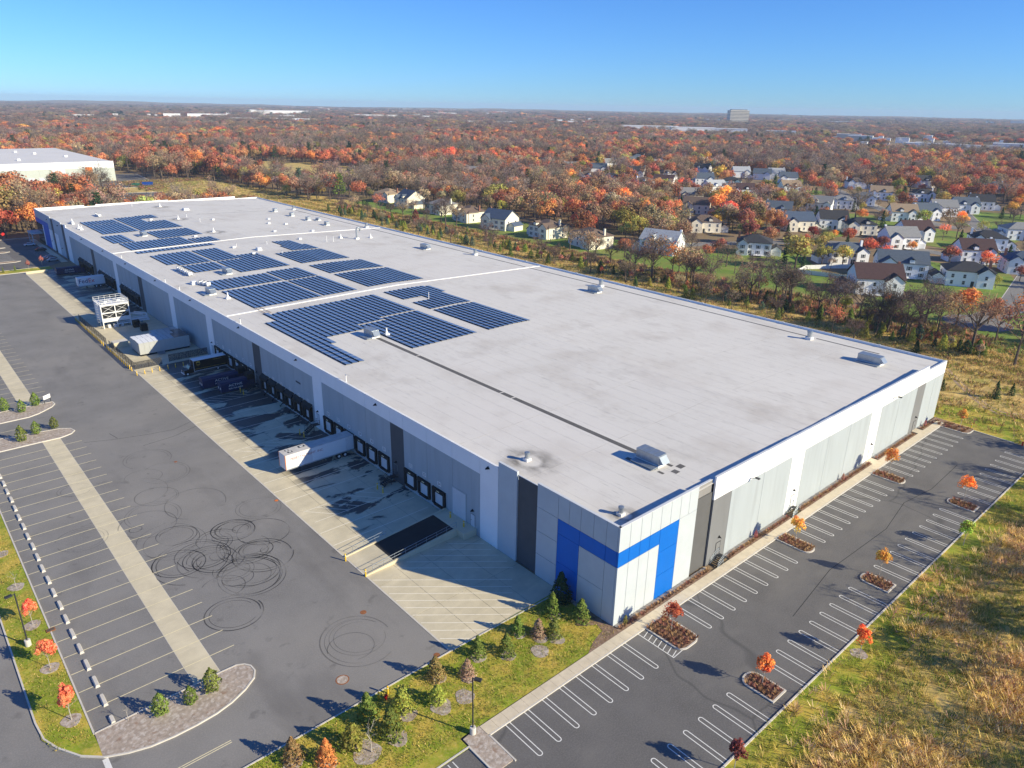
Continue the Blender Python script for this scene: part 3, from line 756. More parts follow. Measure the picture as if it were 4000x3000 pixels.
FARB = [
    (588, 2969, 41, 21, 11.2, -17, 'white_wall'),
    (947, 3117, 61, 31, 13.9, -17, 'white_wall'),
    (1101, 3163, 149, 74, 13.2, -20, 'white_wall'),
    (1352, 3570, 26, 14, 12.0, -27, 'white_wall'),
    (929, 2362, 84, 42, 14.0, -26, 'white_wall'),
    (2022, 4904, 74, 37, 13.5, -23, 'white_wall'),
    (1616, 3801, 77, 39, 20.9, -25, 'far_roof'),
    (1792, 3875, 237, 118, 21.3, -25, 'white_wall'),
    (1346, 3062, 160, 80, 11.5, -26, 'white_wall'),
    (1075, 2373, 103, 52, 12.8, -25, 'white_wall'),
    (1122, 2314, 62, 31, 12.7, -27, 'white_wall'),
    (1751, 2987, 113, 56, 17.0, -32, 'white_wall'),
    (1909, 3071, 92, 46, 15.1, -31, 'far_roof'),
    (3044, 4774, 298, 149, 13.9, -30, 'white_wall'),
    (2335, 3466, 50, 25, 14.5, -39, 'white_wall'),
    (2070, 2976, 50, 25, 13.7, -36, 'white_wall'),
    (2954, 4022, 136, 68, 15.8, -32, 'white_wall'),
    (4811, 6917, 214, 107, 16.7, -39, 'white_wall'),
    (5025, 6762, 71, 36, 16.7, -39, 'white_wall'),
    (4606, 5661, 148, 74, 16.5, -41, 'white_wall'),
    (3405, 4096, 82, 41, 16.3, -44, 'white_wall'),
    (4840, 5645, 176, 88, 15.7, -43, 'white_wall'),
    (4343, 7222, 157, 78, 15.6, -30, 'white_wall'),
    (4511, 7118, 71, 36, 17.8, -37, 'white_wall'),
    (1679, 2048, 174, 87, 11.8, -35, 'white_wall'),
    (2806, 5279, 22, 14, 13.4, -30, 'white_wall'),
    (3857, 7495, 100, 50, 15.6, -33, 'white_wall'),
    (1749, 1956, 68, 34, 11.5, -44, 'white_wall'),
    (2307, 2345, 56, 28, 11.9, -43, 'white_wall'),
    (2121, 2044, 66, 33, 12.6, -45, 'white_wall'),
    (1785, 1417, 170, 85, 14.0, -49, 'white_wall'),
    (1806, 1267, 138, 69, 13.8, -49, 'white_wall'),
    (1745, 1111, 88, 44, 15.7, -56, 'white_wall'),
    (6531, 5318, 143, 71, 15.6, -50, 'white_wall'),
    (6322, 5565, 86, 43, 13.4, -47, 'white_wall'),
    (3373, 2304, 28, 14, 17.6, -58, 'white_wall'),
    (3581, 2386, 44, 22, 13.0, -58, 'white_wall'),
    (4137, 4540, 63, 31, 12.8, -44, 'white_wall'),
    (1673, 1199, 36, 18, 10.2, -49, 'white_wall'),
    (4426, 2456, 56, 28, 11.9, -59, 'white_wall'),
    (4123, 2198, 32, 16, 12.2, -57, 'white_wall'),
    (4219, 2148, 28, 14, 12.3, -64, 'white_wall'),
    (7254, 3873, 56, 28, 14.4, -61, 'white_wall'),
    (7574, 3688, 114, 57, 14.5, -61, 'white_wall'),
    (4083, 1881, 238, 119, 13.8, -66, 'white_wall'),
    (1745, 786, 53, 27, 13.6, -67, 'tower_pale'),
    (1631, 707, 50, 25, 14.2, -70, 'tower_pale'),
    (1630, 660, 34, 17, 11.3, -70, 'white_wall'),
    (1740, 658, 23, 14, 10.5, -72, 'white_wall'),
    (1440, 507, 62, 31, 11.3, -66, 'white_wall'),
    (1461, 472, 54, 27, 10.9, -69, 'white_wall'),
    (1462, 438, 43, 21, 10.5, -74, 'white_wall'),
    (1917, 1071, 57, 29, 10.9, -65, 'white_wall'),
    (1780, 953, 21, 14, 15.0, -56, 'white_wall'),
    (2588, 834, 23, 14, 10.9, -72, 'white_wall'),
    (1600, 406, 61, 31, 11.5, -74, 'white_wall'),
    (1378, 398, 46, 23, 10.3, -73, 'white_wall'),
    (5588, 1776, 115, 57, 15.6, -67, 'white_wall'),
    (5804, 1546, 94, 47, 26.6, -74, 'far_roof'),
    (850, 2991, 9, 14, 11.8, -18, 'white_wall'),
    (544, 2839, 23, 14, 10.0, -9, 'white_wall'),
    (866, 2854, 7, 14, 10.7, -16, 'white_wall'),
    (1017, 2987, 21, 14, 10.4, -17, 'white_wall'),
    (744, 3120, 17, 14, 12.0, -18, 'white_wall'),
    (864, 2767, 13, 14, 11.3, -16, 'white_wall'),
    (627, 2977, 20, 14, 11.4, -17, 'white_wall'),
    (880, 3179, 12, 14, 10.6, -16, 'white_wall'),
    (660, 2709, 9, 14, 11.4, -19, 'white_wall'),
    (1279, 3332, 16, 14, 11.5, -23, 'white_wall'),
    (1796, 4182, 36, 18, 11.3, -23, 'white_wall'),
    (4682, 7005, 48, 24, 18.3, -36, 'white_wall'),
    (3761, 7544, 22, 14, 16.4, -29, 'white_wall'),
    (2688, 6258, 36, 18, 16.4, -24, 'white_wall'),
    (2804, 4781, 34, 17, 11.9, -28, 'white_wall'),
    (4644, 7031, 50, 25, 18.6, -37, 'white_wall'),
    (1631, 3721, 24, 14, 11.0, -27, 'white_wall'),
    (1403, 2709, 26, 14, 10.2, -31, 'white_wall'),
    (2074, 2905, 13, 14, 11.8, -41, 'white_wall'),
    (1946, 4459, 31, 16, 13.0, -26, 'white_wall'),
    (5077, 6723, 36, 18, 18.1, -41, 'white_wall'),
    (3105, 4709, 26, 14, 15.3, -35, 'white_wall'),
    (4636, 7036, 60, 30, 15.2, -31, 'white_wall'),
    (3695, 6229, 35, 18, 14.2, -34, 'white_wall'),
    (1573, 3506, 10, 14, 12.5, -21, 'white_wall'),
    (1315, 3088, 25, 14, 11.3, -18, 'white_wall'),
    (4926, 6807, 57, 28, 15.7, -34, 'white_wall'),
    (1382, 2758, 14, 14, 10.8, -30, 'white_wall'),
    (4764, 5943, 48, 24, 13.8, -42, 'white_wall'),
    (5222, 6610, 20, 14, 18.7, -40, 'white_wall'),
    (1335, 2781, 26, 14, 11.2, -28, 'white_wall'),
    (2758, 6460, 24, 14, 14.3, -28, 'white_wall'),
    (1899, 2843, 15, 14, 10.5, -30, 'white_wall'),
    (4593, 7065, 22, 14, 16.5, -38, 'white_wall'),
    (4904, 6851, 42, 21, 17.3, -41, 'white_wall'),
    (4176, 5558, 54, 27, 13.3, -31, 'white_wall'),
    (3692, 6689, 59, 29, 15.4, -31, 'white_wall'),
    (3678, 7585, 46, 23, 14.4, -31, 'white_wall'),
    (4020, 7408, 59, 30, 14.6, -25, 'white_wall'),
    (3621, 7613, 42, 21, 16.5, -30, 'white_wall'),
    (3860, 7493, 43, 22, 18.6, -33, 'white_wall'),
    (3194, 6046, 15, 14, 16.8, -28, 'white_wall'),
    (5828, 3646, 37, 19, 14.8, -52, 'white_wall'),
    (7166, 4427, 52, 26, 16.4, -63, 'white_wall'),
    (2885, 2674, 27, 14, 10.8, -42, 'white_wall'),
    (5557, 3952, 35, 18, 15.2, -55, 'white_wall'),
    (2660, 2916, 18, 14, 12.8, -43, 'white_wall'),
    (2516, 2443, 24, 14, 11.7, -45, 'white_wall'),
    (7119, 4501, 49, 25, 16.8, -57, 'white_wall'),
    (5831, 4219, 18, 14, 13.5, -48, 'white_wall'),
    (6710, 5089, 21, 14, 15.4, -54, 'white_wall'),
    (4013, 3334, 12, 14, 14.0, -53, 'white_wall'),
    (2795, 2544, 8, 14, 12.8, -51, 'white_wall'),
    (2859, 2178, 30, 15, 12.3, -48, 'white_wall'),
    (3645, 3854, 19, 14, 14.1, -48, 'white_wall'),
    (4718, 4711, 18, 14, 12.8, -51, 'white_wall'),
    (3631, 2191, 19, 14, 12.8, -60, 'white_wall'),
    (4080, 3389, 24, 14, 13.6, -56, 'white_wall'),
    (6027, 2965, 36, 18, 13.2, -60, 'white_wall'),
    (4335, 1844, 10, 14, 11.4, -71, 'white_wall'),
    (8012, 2611, 31, 15, 18.1, -69, 'white_wall'),
    (7878, 2988, 20, 14, 14.9, -73, 'white_wall'),
    (4322, 2020, 40, 20, 13.5, -62, 'white_wall'),
    (6084, 1800, 49, 24, 15.9, -72, 'white_wall'),
    (8109, 2297, 34, 17, 14.8, -77, 'white_wall'),
    (6764, 2557, 31, 15, 16.6, -68, 'white_wall'),
    (7278, 3204, 30, 15, 15.5, -65, 'white_wall'),
    (6380, 2396, 33, 17, 13.2, -64, 'white_wall'),
    (6550, 2876, 22, 14, 15.1, -68, 'white_wall'),
    (4214, 2133, 30, 15, 11.5, -68, 'white_wall'),
    (7896, 2941, 41, 21, 16.7, -73, 'white_wall'),
    (5666, 1882, 40, 20, 12.7, -66, 'white_wall'),
    (1785, 612, 4, 14, 9.9, -75, 'white_wall'),
    (1406, 497, 6, 14, 9.8, -70, 'white_wall'),
    (1985, 694, 14, 14, 9.8, -73, 'white_wall'),
    (2021, 702, 5, 14, 10.7, -75, 'white_wall'),
    (1643, 770, 6, 14, 9.3, -66, 'white_wall'),
    (1492, 410, 10, 14, 9.4, -70, 'white_wall'),
    (1848, 495, 6, 14, 10.1, -71, 'white_wall'),
    (1733, 668, 8, 14, 9.7, -71, 'white_wall'),
    (1418, 603, 12, 14, 9.6, -71, 'white_wall'),
    (1301, 616, 3, 14, 9.4, -69, 'white_wall'),
    (1711, 460, 14, 14, 10.1, -72, 'white_wall'),
    (1786, 728, 10, 14, 10.2, -72, 'white_wall'),
    (1619, 672, 12, 14, 9.6, -64, 'white_wall'),
    (1665, 542, 14, 14, 9.2, -70, 'white_wall'),
    (1332, 564, 10, 14, 9.1, -66, 'white_wall'),
    (1652, 730, 10, 14, 10.3, -63, 'white_wall'),
    (1706, 717, 12, 14, 9.8, -66, 'white_wall'),
    (1502, 404, 13, 14, 9.8, -72, 'white_wall'),
    (2012, 712, 16, 14, 10.0, -71, 'white_wall'),
    (1540, 548, 14, 14, 9.7, -73, 'white_wall'),
]
HXY = [(h[0], h[1]) for h in HOUSES]
FXY = [(b[0], b[1]) for b in FARB] + [TOWER[:2]]
# ================================================================= GROUND AND PAVING
rnd = random.Random(7)
BIG = 13000
struct(MB().poly([(-BIG, -BIG), (BIG, -BIG), (BIG, BIG), (-BIG, BIG)], -.06).build('ground', M['ground']))
court = MB().poly([(-120, 9.9), (-18.7, 9.9), (-18.7, 283), (-120, 283)], 0)
court.poly([(-120, -14), (-60, -14), (-60, 9.9), (-120, 9.9)], 0)
court = struct(court.build('asphalt_court', M['asphalt']))
lot = struct(MB().poly([(-60, -21.6), (106, -21.6), (106, -2.9), (-60, -2.9)], 0).build('asphalt_lot', M['asphalt_lot']))
struct(MB().poly([(-23.4, -1.3), (-60, -1.3), (-60, 10), (-.2, 10), (-.2, -1.3)], .1).build('lawn', M['lawn']))
struct(MB().poly([(-60, -2.9), (-26, -2.9), (-26, -1.3), (-60, -1.3)], .1).build('lawn', M['lawn']))
struct(MB().poly([(-59.4, 27), (-58.5, 25), (-56.8, 22.2), (-55, 20.7), (-55.1, 24.3), (-55.1, 140), (-59.5, 140)], .1).build('lawn', M['lawn']))
struct(MB().poly([(-10, -70), (340, -70), (340, -20), (200, -10), (108, 14), (107.4, -8), (106.2, -8.4), (106, -16), (106, -21.7), (-10, -21.7)], -.02).build('meadow', M['meadow']))
struct(MB().poly([(-10, -21.75), (108.5, -21.75), (106.1, -15), (106.3, -8.6), (108, -8), (108, 3), (117, 3), (124, -9), (121, -17), (112, -25), (86, -27), (60, -25.8), (35, -27.4), (10, -26), (-10, -27)], -.008).build('verge_lawn', M['lawn']))
for dx in (0, 2.0): struct(MB().strip([(146 + dx, 12.2), (136 + dx, 5), (128 + dx, -1), (123 + dx, -5.5), (121 + dx, -9), (123 + dx, -13), (130 + dx, -18)], .7, -.004).build('dirt_track', M['dirt']))
struct(MB().poly([(107.6, -1), (178, -8), (186, 110), (179, 180), (181, 240), (193, 310), (196, 420), (170, 600), (60, 600), (60, 370), (107.6, 358)], -.03).build('berm', M['meadow']))

def kerb(pts, parent, closed=False, w=.18):
    return MB().strip(pts, w, 0, 0, closed, .15).build('kerb', M['kerb'], parent)
kerb([(-60, 9.95), (-18.6, 9.95), (-.6, 9.6)], court)
kerb([(-55.05, 140), (-55.05, 24.35)], court); kerb([(-59.5, 140), (-59.45, 30), (-59.2, 27), (-58.4, 24.9), (-56.8, 22.2), (-55, 20.5), (-53, 19.5), (-51, 18.85), (-48.7, 18.6), (-46.4, 18.6), (-44.2, 18.8), (-42.3, 19.3), (-40.4, 20.2), (-38.9, 21.3), (-38.35, 22.4), (-38.4, 23.4), (-38.9, 24.15), (-39.7, 24.6), (-41.6, 24.66), (-55.05, 24.4)], court)
kerb([(106.3, -8.4), (106, -16)], lot); kerb([(-60, -21.65), (106, -21.65)], lot); kerb([(-23.3, -2.95), (3, -2.95)], lot); kerb([(7.2, -2.95), (35.2, -2.95)], lot); kerb([(38.2, -2.95), (69, -2.95)], lot); kerb([(72, -2.95), (103.1, -2.95)], lot)
kerb([(103.1, -2.9), (103.1, -7.3), (103.6, -8.1), (104.4, -8.4), (106.3, -8.4)], lot)
kerb([(-23.3, -2.95), (-23.3, -7.2)], lot); kerb([(-60, -2.8), (-25.9, -2.75), (-25.9, -7)], lot)
# sidewalk of separate slabs along the lit wall
sw = struct(MB().box(-23.4, -2.85, 0, 103, -1.4, .10).build('sidewalk', M['kerb']))
slab_me = MB().box(.015, -2.84, .1, 2.985 / 1.0, -1.42, .15).mesh('paving_slab', M['walk'])
slab2 = MB().box(.012, -2.84, .1, 1.488, -1.42, .15).mesh('paving_slab', M['walk'])
x = -23.4
while x < 103:
    if x < 24: link('paving_slab', slab2, sw, (x, 0, 0)); x += 1.5
    else: link('paving_slab', slab_me, sw, (x, 0, 0)); x += 3.0
# dolly pads in the trailer rows
for y0, y1 in ((24.7, 108.4), (131, 283)):
    p = struct(MB().box(-44.55, y0, -.02, -41.45, y1, .006).build('concrete_pad', M['kerb']))
    n = int((y1 - y0) / 6.0); d = (y1 - y0) / n; me = MB().box(-44.5, .02, 0, -41.5, d - .02, .012).mesh('pad_slab', M['concrete'])
    for i in range(n): link('pad_slab', me, p, (0, y0 + i * d, 0))
# concrete apron under the docks, cast in separate slabs
ap = struct(MB().box(-18.69, 9.7, -.03, 0, 283, .012).build('concrete_apron', M['black_tar']))
xs = [-18.68, -14.3, -9.55, -4.8, -.02]; ny = 32; dy = 273.0 / ny
for i in range(4):
    me = MB().box(xs[i] + .02, .02, .0, xs[i + 1] - .02, dy - .02, .03).mesh('apron_slab', M['apron'])
    for j in range(ny): link('apron_slab', me, ap, (0, 9.8 + j * dy, 0))
MB().strip([(-18.75, 9.8), (-18.75, 283)], .22, .034).build('edge_band', M['kerb'], ap)

# ---------------------------------------------------------------- painted lines
def lines(parent, name, m, segs, w=.11, z=.036):
    for pts in segs: MB().strip(pts, w, z).build(name, m, parent)
ys = [104.5 - 3.63 * i for i in range(22)]
for i, y in enumerate(ys):
    MB().strip([(-54.9, y), (-38.5, y)], .12, .022).build('bay_line', M['yellow_line'], court)
for i in range(34):
    y = 135 + 3.63 * i; MB().strip([(-54.9, y), (-38.5, y)], .12, .022).build('bay_line', M['yellow_line'], court)
for dyy in (0, .28): MB().strip([(-60, 14.4 - dyy), (-44.4, 14.3 - dyy)], .11, .006).build('centre_line', M['yellow_line'], court)
MB().strip([(-55.0, 20.3), (-55.0, 15.5)], .55, .006).build('stop_line', M['white_paint'], court)
MB().strip([(-46.5, 118.5), (-60, 118.5)], .12, .006).build('centre_line', M['yellow_line'], court)
# dock bays
docks_y = [37.9, 42.15, 46.25, 54.7, 58.9, 63.1, 67.3, 71.4, 75.5, 84.1, 88.3, 92.5, 96.7, 100.9, 105.1, 113.3, 117.5, 121.7, 125.9, 130.1, 134.3] + [201.4 + 4.25 * i for i in range(5)] + [229.5 + 4.25 * i for i in range(5)] + [259.3 + 4.2 * i for i in range(5)]
seg = []
for a, b in ((39.9, 40.0), (44.2, 44.2), (56.7, 56.8), (60.9, 61), (65.1, 65.2), (69.3, 69.3), (73.3, 73.4), (86.1, 86.2), (90.3, 90.4), (94.5, 94.6), (98.7, 98.8), (102.9, 103), (115.3, 115.4), (119.5, 119.6), (123.7, 123.8), (127.9, 128), (132.1, 132.2), (203.5, 203.5), (207.7, 207.7), (212, 212), (216.2, 216.2), (231.6, 231.6), (235.8, 235.8), (240.1, 240.1), (244.3, 244.3), (261.4, 261.4), (265.6, 265.6), (269.8, 269.8)):
    seg.append([(-18.5, a), (-.9, b)])
lines(ap, 'bay_line', M['pale_line'], seg, .13)
def hatch(y0, y1):
    lines(ap, 'hatch_line', M['pale_line'], [[(-17.6, y1), (-2.4, y1)], [(-17.6, y0), (-.8, y0)]] + [[(-17.3 + 2.05 * k, y1), (-13.6 + 2.05 * k, y0)] for k in range(6)])
hatch(47.7, 51.8); hatch(77.2, 81); hatch(107, 111)
lines(ap, 'hatch_line', M['pale_line'], [[(-18.5, 28.6), (-3.3, 16)], [(-18.4, 26.5), (-4.4, 14.8)], [(-18.4, 24.5), (-5.3, 13.7)], [(-18.5, 22.6), (-6.3, 12.6)], [(-18.5, 20.7), (-7.4, 11.4)], [(-18.5, 18.7), (-8.4, 10.4)], [(-18.5, 16.7), (-11.2, 10.6)], [(-18.4, 14.7), (-12.8, 10.1)], [(-18.4, 12.7), (-15.5, 10.3)],
      [(-5, 29.2), (-.6, 25.6)], [(-7.5, 29.2), (-.8, 23.7)], [(-10, 29.2), (-.9, 21.8)], [(-12.4, 29.2), (-1, 19.8)], [(-14.4, 28.9), (-1.3, 18.1)]])
# hairpin stripes of the car park
def hairpin(y_open, y_tip):
    s = 1 if y_tip > y_open else -1; w = .3
    return [(-w, y_open), (-w, y_tip - s * w)] + [(w * math.cos(PI - t), y_tip - s * w + s * w * math.sin(PI - t)) for t in [PI * k / 8 for k in range(1, 8)]] + [(w, y_tip - s * w), (w, y_open)]
h1 = MB().strip(hairpin(-3.06, -8.4), .11, .006).mesh('hairpin_stripe', M['white_paint'])
h2 = MB().strip(hairpin(-21.5, -16.2), .11, .006).mesh('hairpin_stripe', M['white_paint'])
for i in range(8): link('hairpin_stripe', h1, lot, (-20.75 + 2.76 * i, 0, 0))
for i in range(10): link('hairpin_stripe', h1, lot, (9.7 + 2.8 * i - .02 * i, 0, 0)) if 9.7 + 2.78 * i < 34 else None
for i in range(10): link('hairpin_stripe', h1, lot, (40.57 + 2.83 * i, 0, 0))
for i in range(10): link('hairpin_stripe', h1, lot, (74.5 + 2.85 * i, 0, 0))
for i in range(6): link('hairpin_stripe', h2, lot, (-12.4 + 2.77 * i, 0, 0))
for i in range(9): link('hairpin_stripe', h2, lot, (9.6 + 2.8 * i, 0, 0))
for i in range(10): link('hairpin_stripe', h2, lot, (40.2 + 2.83 * i, 0, 0))
for i in range(10): link('hairpin_stripe', h2, lot, (74.2 + 2.85 * i, 0, 0))
for k in range(5): link('hairpin_stripe', h1, lot, (-28.6 - 2.76 * k, 0, 0))
for s_ in [[(1.47, -3.05), (1.47, -8.6), (3.5, -8.5)]] + [[(1.5, -3.9 - .75 * k), (2.75, -3.55 - .75 * k)] for k in range(7)]:
    MB().strip(s_, .11, .006).build('hatch_stripe', M['white_paint'], lot)
# black tyre marks left by spinning wheels
ty = bpy.data.materials.new('tyre_mark'); ty.use_nodes = True
_N = ty.node_tree.nodes; _L = ty.node_tree.links; _b = _N['Principled BSDF']; _b.inputs['Base Color'].default_value = (.028, .027, .028, 1); _b.inputs['Roughness'].default_value = .8
_t = _N.new('ShaderNodeTexNoise'); _t.inputs['Scale'].default_value = .22; _t.inputs['Detail'].default_value = 4
_g = _N.new('ShaderNodeNewGeometry'); _L.new(_g.outputs['Position'], _t.inputs['Vector'])
_r = _N.new('ShaderNodeMapRange'); _r.inputs['From Min'].default_value = .36; _r.inputs['From Max'].default_value = .66; _r.inputs['To Min'].default_value = .12; _r.inputs['To Max'].default_value = .85
_L.new(_t.outputs['Fac'], _r.inputs['Value']); _L.new(_r.outputs[0], _b.inputs['Alpha'])
ci = 0
ty2 = ty.copy(); ty2.name = 'faint_tyre_mark'; [n for n in ty2.node_tree.nodes if n.type == 'MAP_RANGE'][0].inputs['To Max'].default_value = .38
for (cx, cyy, r, a0, a1, e, fnt) in TYRES:
    pts = []
    n = 40
    for k in range(n + 1):
        t = R(a0 + (a1 - a0) * k / n); rr = r * (1 + .05 * math.sin(2 * t + r) + e * k / n)
        pts.append((cx + rr * math.cos(t), cyy + rr * math.sin(t)))
    q = MB().strip(pts, .08 + .09 * ((ci * 37) % 5) / 5, .005 + .0005 * ci)
    if ci % 2: q.strip([(cx + (p[0] - cx) * (1 - .55 / r), cyy + (p[1] - cyy) * (1 - .55 / r)) for p in pts[4:-6]], .08, .0052 + .0005 * ci)
    q.build('tyre_mark', ty2 if fnt else ty, court); ci += 1
# sealed cracks
for pts in ([(-18.7, 100.5), (-23, 98.5), (-28, 99.4), (-34, 101.2), (-38.4, 103.2)], [(-33.5, 104.6), (-32.9, 101.2)], [(-18.9, 97.4), (-24, 95.2), (-30, 94.5)]):
    MB().strip(pts, .09, .0045).build('sealed_crack', M['black_tar'], court)
for pts in ([(20, -14.2), (34, -12.4), (52, -13), (63, -11.4), (72, -12.6), (86, -12.1)],):
    MB().strip(pts, .09, .0045).build('sealed_crack', M['black_tar'], lot)

# ---------------------------------------------------------------- planting beds and islands
def rounded(x0, x1, y0, y1, tip):
    """an island: square at the kerb end, round at the tip end (tip = +1 or -1 in y)"""
    r = min((x1 - x0) / 2, 1.2); pts = []
    if tip < 0:
        pts = [(x0, y1), (x0, y0 + r)] + [(x0 + r - r * math.cos(t), y0 + r - r * math.sin(t)) for t in [PI / 2 * k / 5 for k in range(1, 6)]] + [(x1 - r + r * math.sin(t), y0 + r - r * math.cos(t)) for t in [PI / 2 * k / 5 for k in range(0, 5)]] + [(x1, y0 + r), (x1, y1)]
    else:
        pts = [(x0, y0), (x0, y1 - r)] + [(x0 + r - r * math.cos(t), y1 - r + r * math.sin(t)) for t in [PI / 2 * k / 5 for k in range(1, 6)]] + [(x1 - r + r * math.sin(t), y1 - r + r * math.cos(t)) for t in [PI / 2 * k / 5 for k in range(0, 5)]] + [(x1, y1 - r), (x1, y0)]
    return pts
islands = [rounded(3.0, 6.95, -8.7, -2.9, -1), rounded(35.3, 38.0, -8.4, -2.9, -1), rounded(69.2, 71.9, -8.4, -2.9, -1), rounded(4.2, 6.9, -20.4, -16, 1), rounded(35.0, 37.6, -20.3, -16.1, 1), rounded(68.8, 71.4, -20.4, -16, 1)]
for p in islands:
    isl = struct(MB().prism(p, -.02, .12).build('planting_island', M['mulch']))
    MB().strip(p, .2, 0, 0, True, .16).build('kerb', M['kerb'], isl)
isl = struct(MB().prism([(103.3, -2.9), (103.3, -7.3), (104.2, -8.3), (106.3, -8.4), (107.7, -.4), (103, -.3)], -.02, .1).build('planting_island', M['mulch']))
isl = struct(MB().prism([(-25.8, -7), (-23.4, -7), (-23.4, -2.8), (-23.4, -1.3), (-25.8, -1.6)], -.02, .12).build('planting_island', M['mulch_pale']))
isl = struct(MB().prism([(-41.5, 24.6), (-55, 24.35), (-55.1, 20.7), (-53, 19.6), (-51, 18.95), (-48.7, 18.7), (-46.4, 18.7), (-44.2, 18.9), (-42.3, 19.4), (-40.4, 20.3), (-39, 21.4), (-38.5, 22.4), (-38.5, 23.3), (-39, 24.1), (-39.7, 24.5)], -.02, .11).build('planting_island', M['mulch_pale']))
i1 = [(-60, 124.0), (-49, 123.7), (-44.2, 123.75), (-42.3, 124.6), (-40.8, 125.8), (-39.3, 127.1), (-38.5, 128.6), (-38.6, 130.2), (-41.1, 130.4), (-60, 130.4)]
i2 = [(-60, 108.5), (-51.5, 108.5), (-44.8, 108.5), (-41.2, 108.4), (-39.3, 109.2), (-38.5, 110.4), (-38.9, 112), (-40.5, 113.2), (-50.5, 115), (-60, 115.2)]
for p in (i1, i2):
    isl = struct(MB().prism(p, -.02, .11).build('planting_island', M['mulch_pale'])); MB().strip(p, .2, 0, 0, True, .16).build('kerb', M['kerb'], isl)
for x0, x1 in ((.2, 20.3), (25, 43), (46.6, 73.2), (76.3, 94.5), (98.2, 103.2)):
    b_ = struct(MB().prism([(x0, -1.42), (x1, -1.42), (x1, -.05), (x0, -.05)], -.02, .11).build('planting_bed', M['mulch']))
    MB().poly([(x0, -.45), (x1, -.45), (x1, -.06), (x0, -.06)], .118).build('gravel_strip', M['gravel'], b_)
struct(MB().prism([(-6.2, -1.4), (-4, -.3), (-1.7, .3), (-1.3, 1.6), (-2.8, 2.4), (-3.6, 3.3), (-2, 4.3), (-.5, 5.4), (-.05, 5.4), (-.05, -.3), (.3, -1.4)], -.02, .125).build('planting_bed', M['mulch']))
struct(MB().prism([(x_, y_) for x_, y_ in ((-.7, 5.2), (-.7, 9.5), (-.04, 9.5), (-.04, 5.2))], 0, .12).build('gravel_strip', M['gravel']))
RINGS = [(-34.4, 3.6, 1.5), (-31, 3, 1.1), (-24.9, 3.5, 1.2), (-22, 3, 1.1), (-22.6, 7.2, .9), (-16.8, 6.9, 1), (-13.8, 4.8, 1), (-40.8, 7.4, 1), (-38.1, 4.9, 1), (-28.3, 5, 1), (-10.3, 6.6, .8), (-8.6, 4.5, 1), (-7.2, 3.0, 1), (-4.4, 6.3, .9), (-10.4, 2.8, 1.1), (-19.8, 5, .9)]
RINGS += [(-56.7, 58.6, 1), (-56.6, 48.2, 1), (-56.5, 38.2, 1), (-56.45, 27.9, 1), (-57, 69, 1), (19.7, -23.2, 1)]
for rx, ry, rr in RINGS:
    z_ = .1 if ry > -5 else -.02
    pts = [(rx + rr * math.cos(t) * (1 + .12 * math.sin(3 * t + rx)), ry + rr * math.sin(t) * (1 + .1 * math.cos(2 * t + ry))) for t in [2 * PI * k / 14 for k in range(14)]]
    struct(MB().prism(pts, z_ - .02, z_ + .045).build('mulch_ring', M['mulch_pale']))
# ---------------------------------------------------------------- things on the lots
ws_me = MB().add([(-.22, -.9, 0), (.22, -.9, 0), (.22, .9, 0), (-.22, .9, 0), (-.13, -.84, .2), (.13, -.84, .2), (.13, .84, .2), (-.13, .84, .2)], [(3, 2, 1, 0), (4, 5, 6, 7), (0, 1, 5, 4), (1, 2, 6, 5), (2, 3, 7, 6), (3, 0, 4, 7)]).mesh('wheel_stop', M['kerb'])
for i in range(22):
    o = link('wheel_stop', ws_me, None, (-53.1 + .02 * ((i * 7) % 5), 25.2 + 3.60 * i, .0)); o.scale = (1.15, .68 if i == 0 else 1.12, 1.5)
    tag(o, 'pale concrete wheel stop, %s from the shrub island end of the trailer row' % nth(i + 1), 'wheel stop', 'wheel stops in the trailer row')
def manhole(x, y, r, m, label):
    t = thing('manhole_cover', label, 'manhole', (x, y, .004))
    MB().lathe([(r, 0), (r, .012)], n=20).build('rim', M['rust_iron'], t); MB().lathe([(r * .82, .01), (r * .82, .02)], n=20).build('lid', m, t)
manhole(-23.1, 23.4, .42, M['rust_iron'], 'small rusty manhole cover inside the faint tyre circle')
manhole(-31.2, 14.4, .8, M['mulch_pale'], 'large pale manhole cover with rusty rim near the lawn kerb')
manhole(-20.4, 10.6, .4, M['rust_iron'], 'rusty manhole cover beside the kerb at the striped concrete')
manhole(-19.3, 58.2, .35, M['orange'], 'orange manhole cover at the edge of the dock apron')
manhole(-27.5, 83.5, .3, M['rust_iron'], 'small rusty cover out on the open asphalt')
def bollard(x, y, label, group, h=1.1, r=.11, m=None):
    t = thing('bollard', label, 'bollard', (x, y, 0), group=group)
    MB().lathe([(r, 0), (r, h - .06), (r * .7, h)], n=10).build('post', m or M['yellow'], t)
    MB().lathe([(r * 1.02, h * .72), (r * 1.02, h * .8)], n=10).build('band', M['white_metal'], t)
gb = 'yellow bollards guarding the plant yard fence'
i = 0; y = 140.6
while y < 199:
    if not 164.5 < y < 166.5:
        i += 1; bollard(-19.35, y, 'yellow bollard outside the plant yard fence, %s from the gate corner' % nth(i), gb)
    y += 1.75
for i, x in enumerate((-19.3, -17.5, -15.8, -14, -12, -10.2, -8.3, -6.4)): bollard(x, 136.5, 'yellow bollard along the brown delivery truck bay, %s from the asphalt' % nth(i + 1), 'yellow bollards beside the delivery truck')
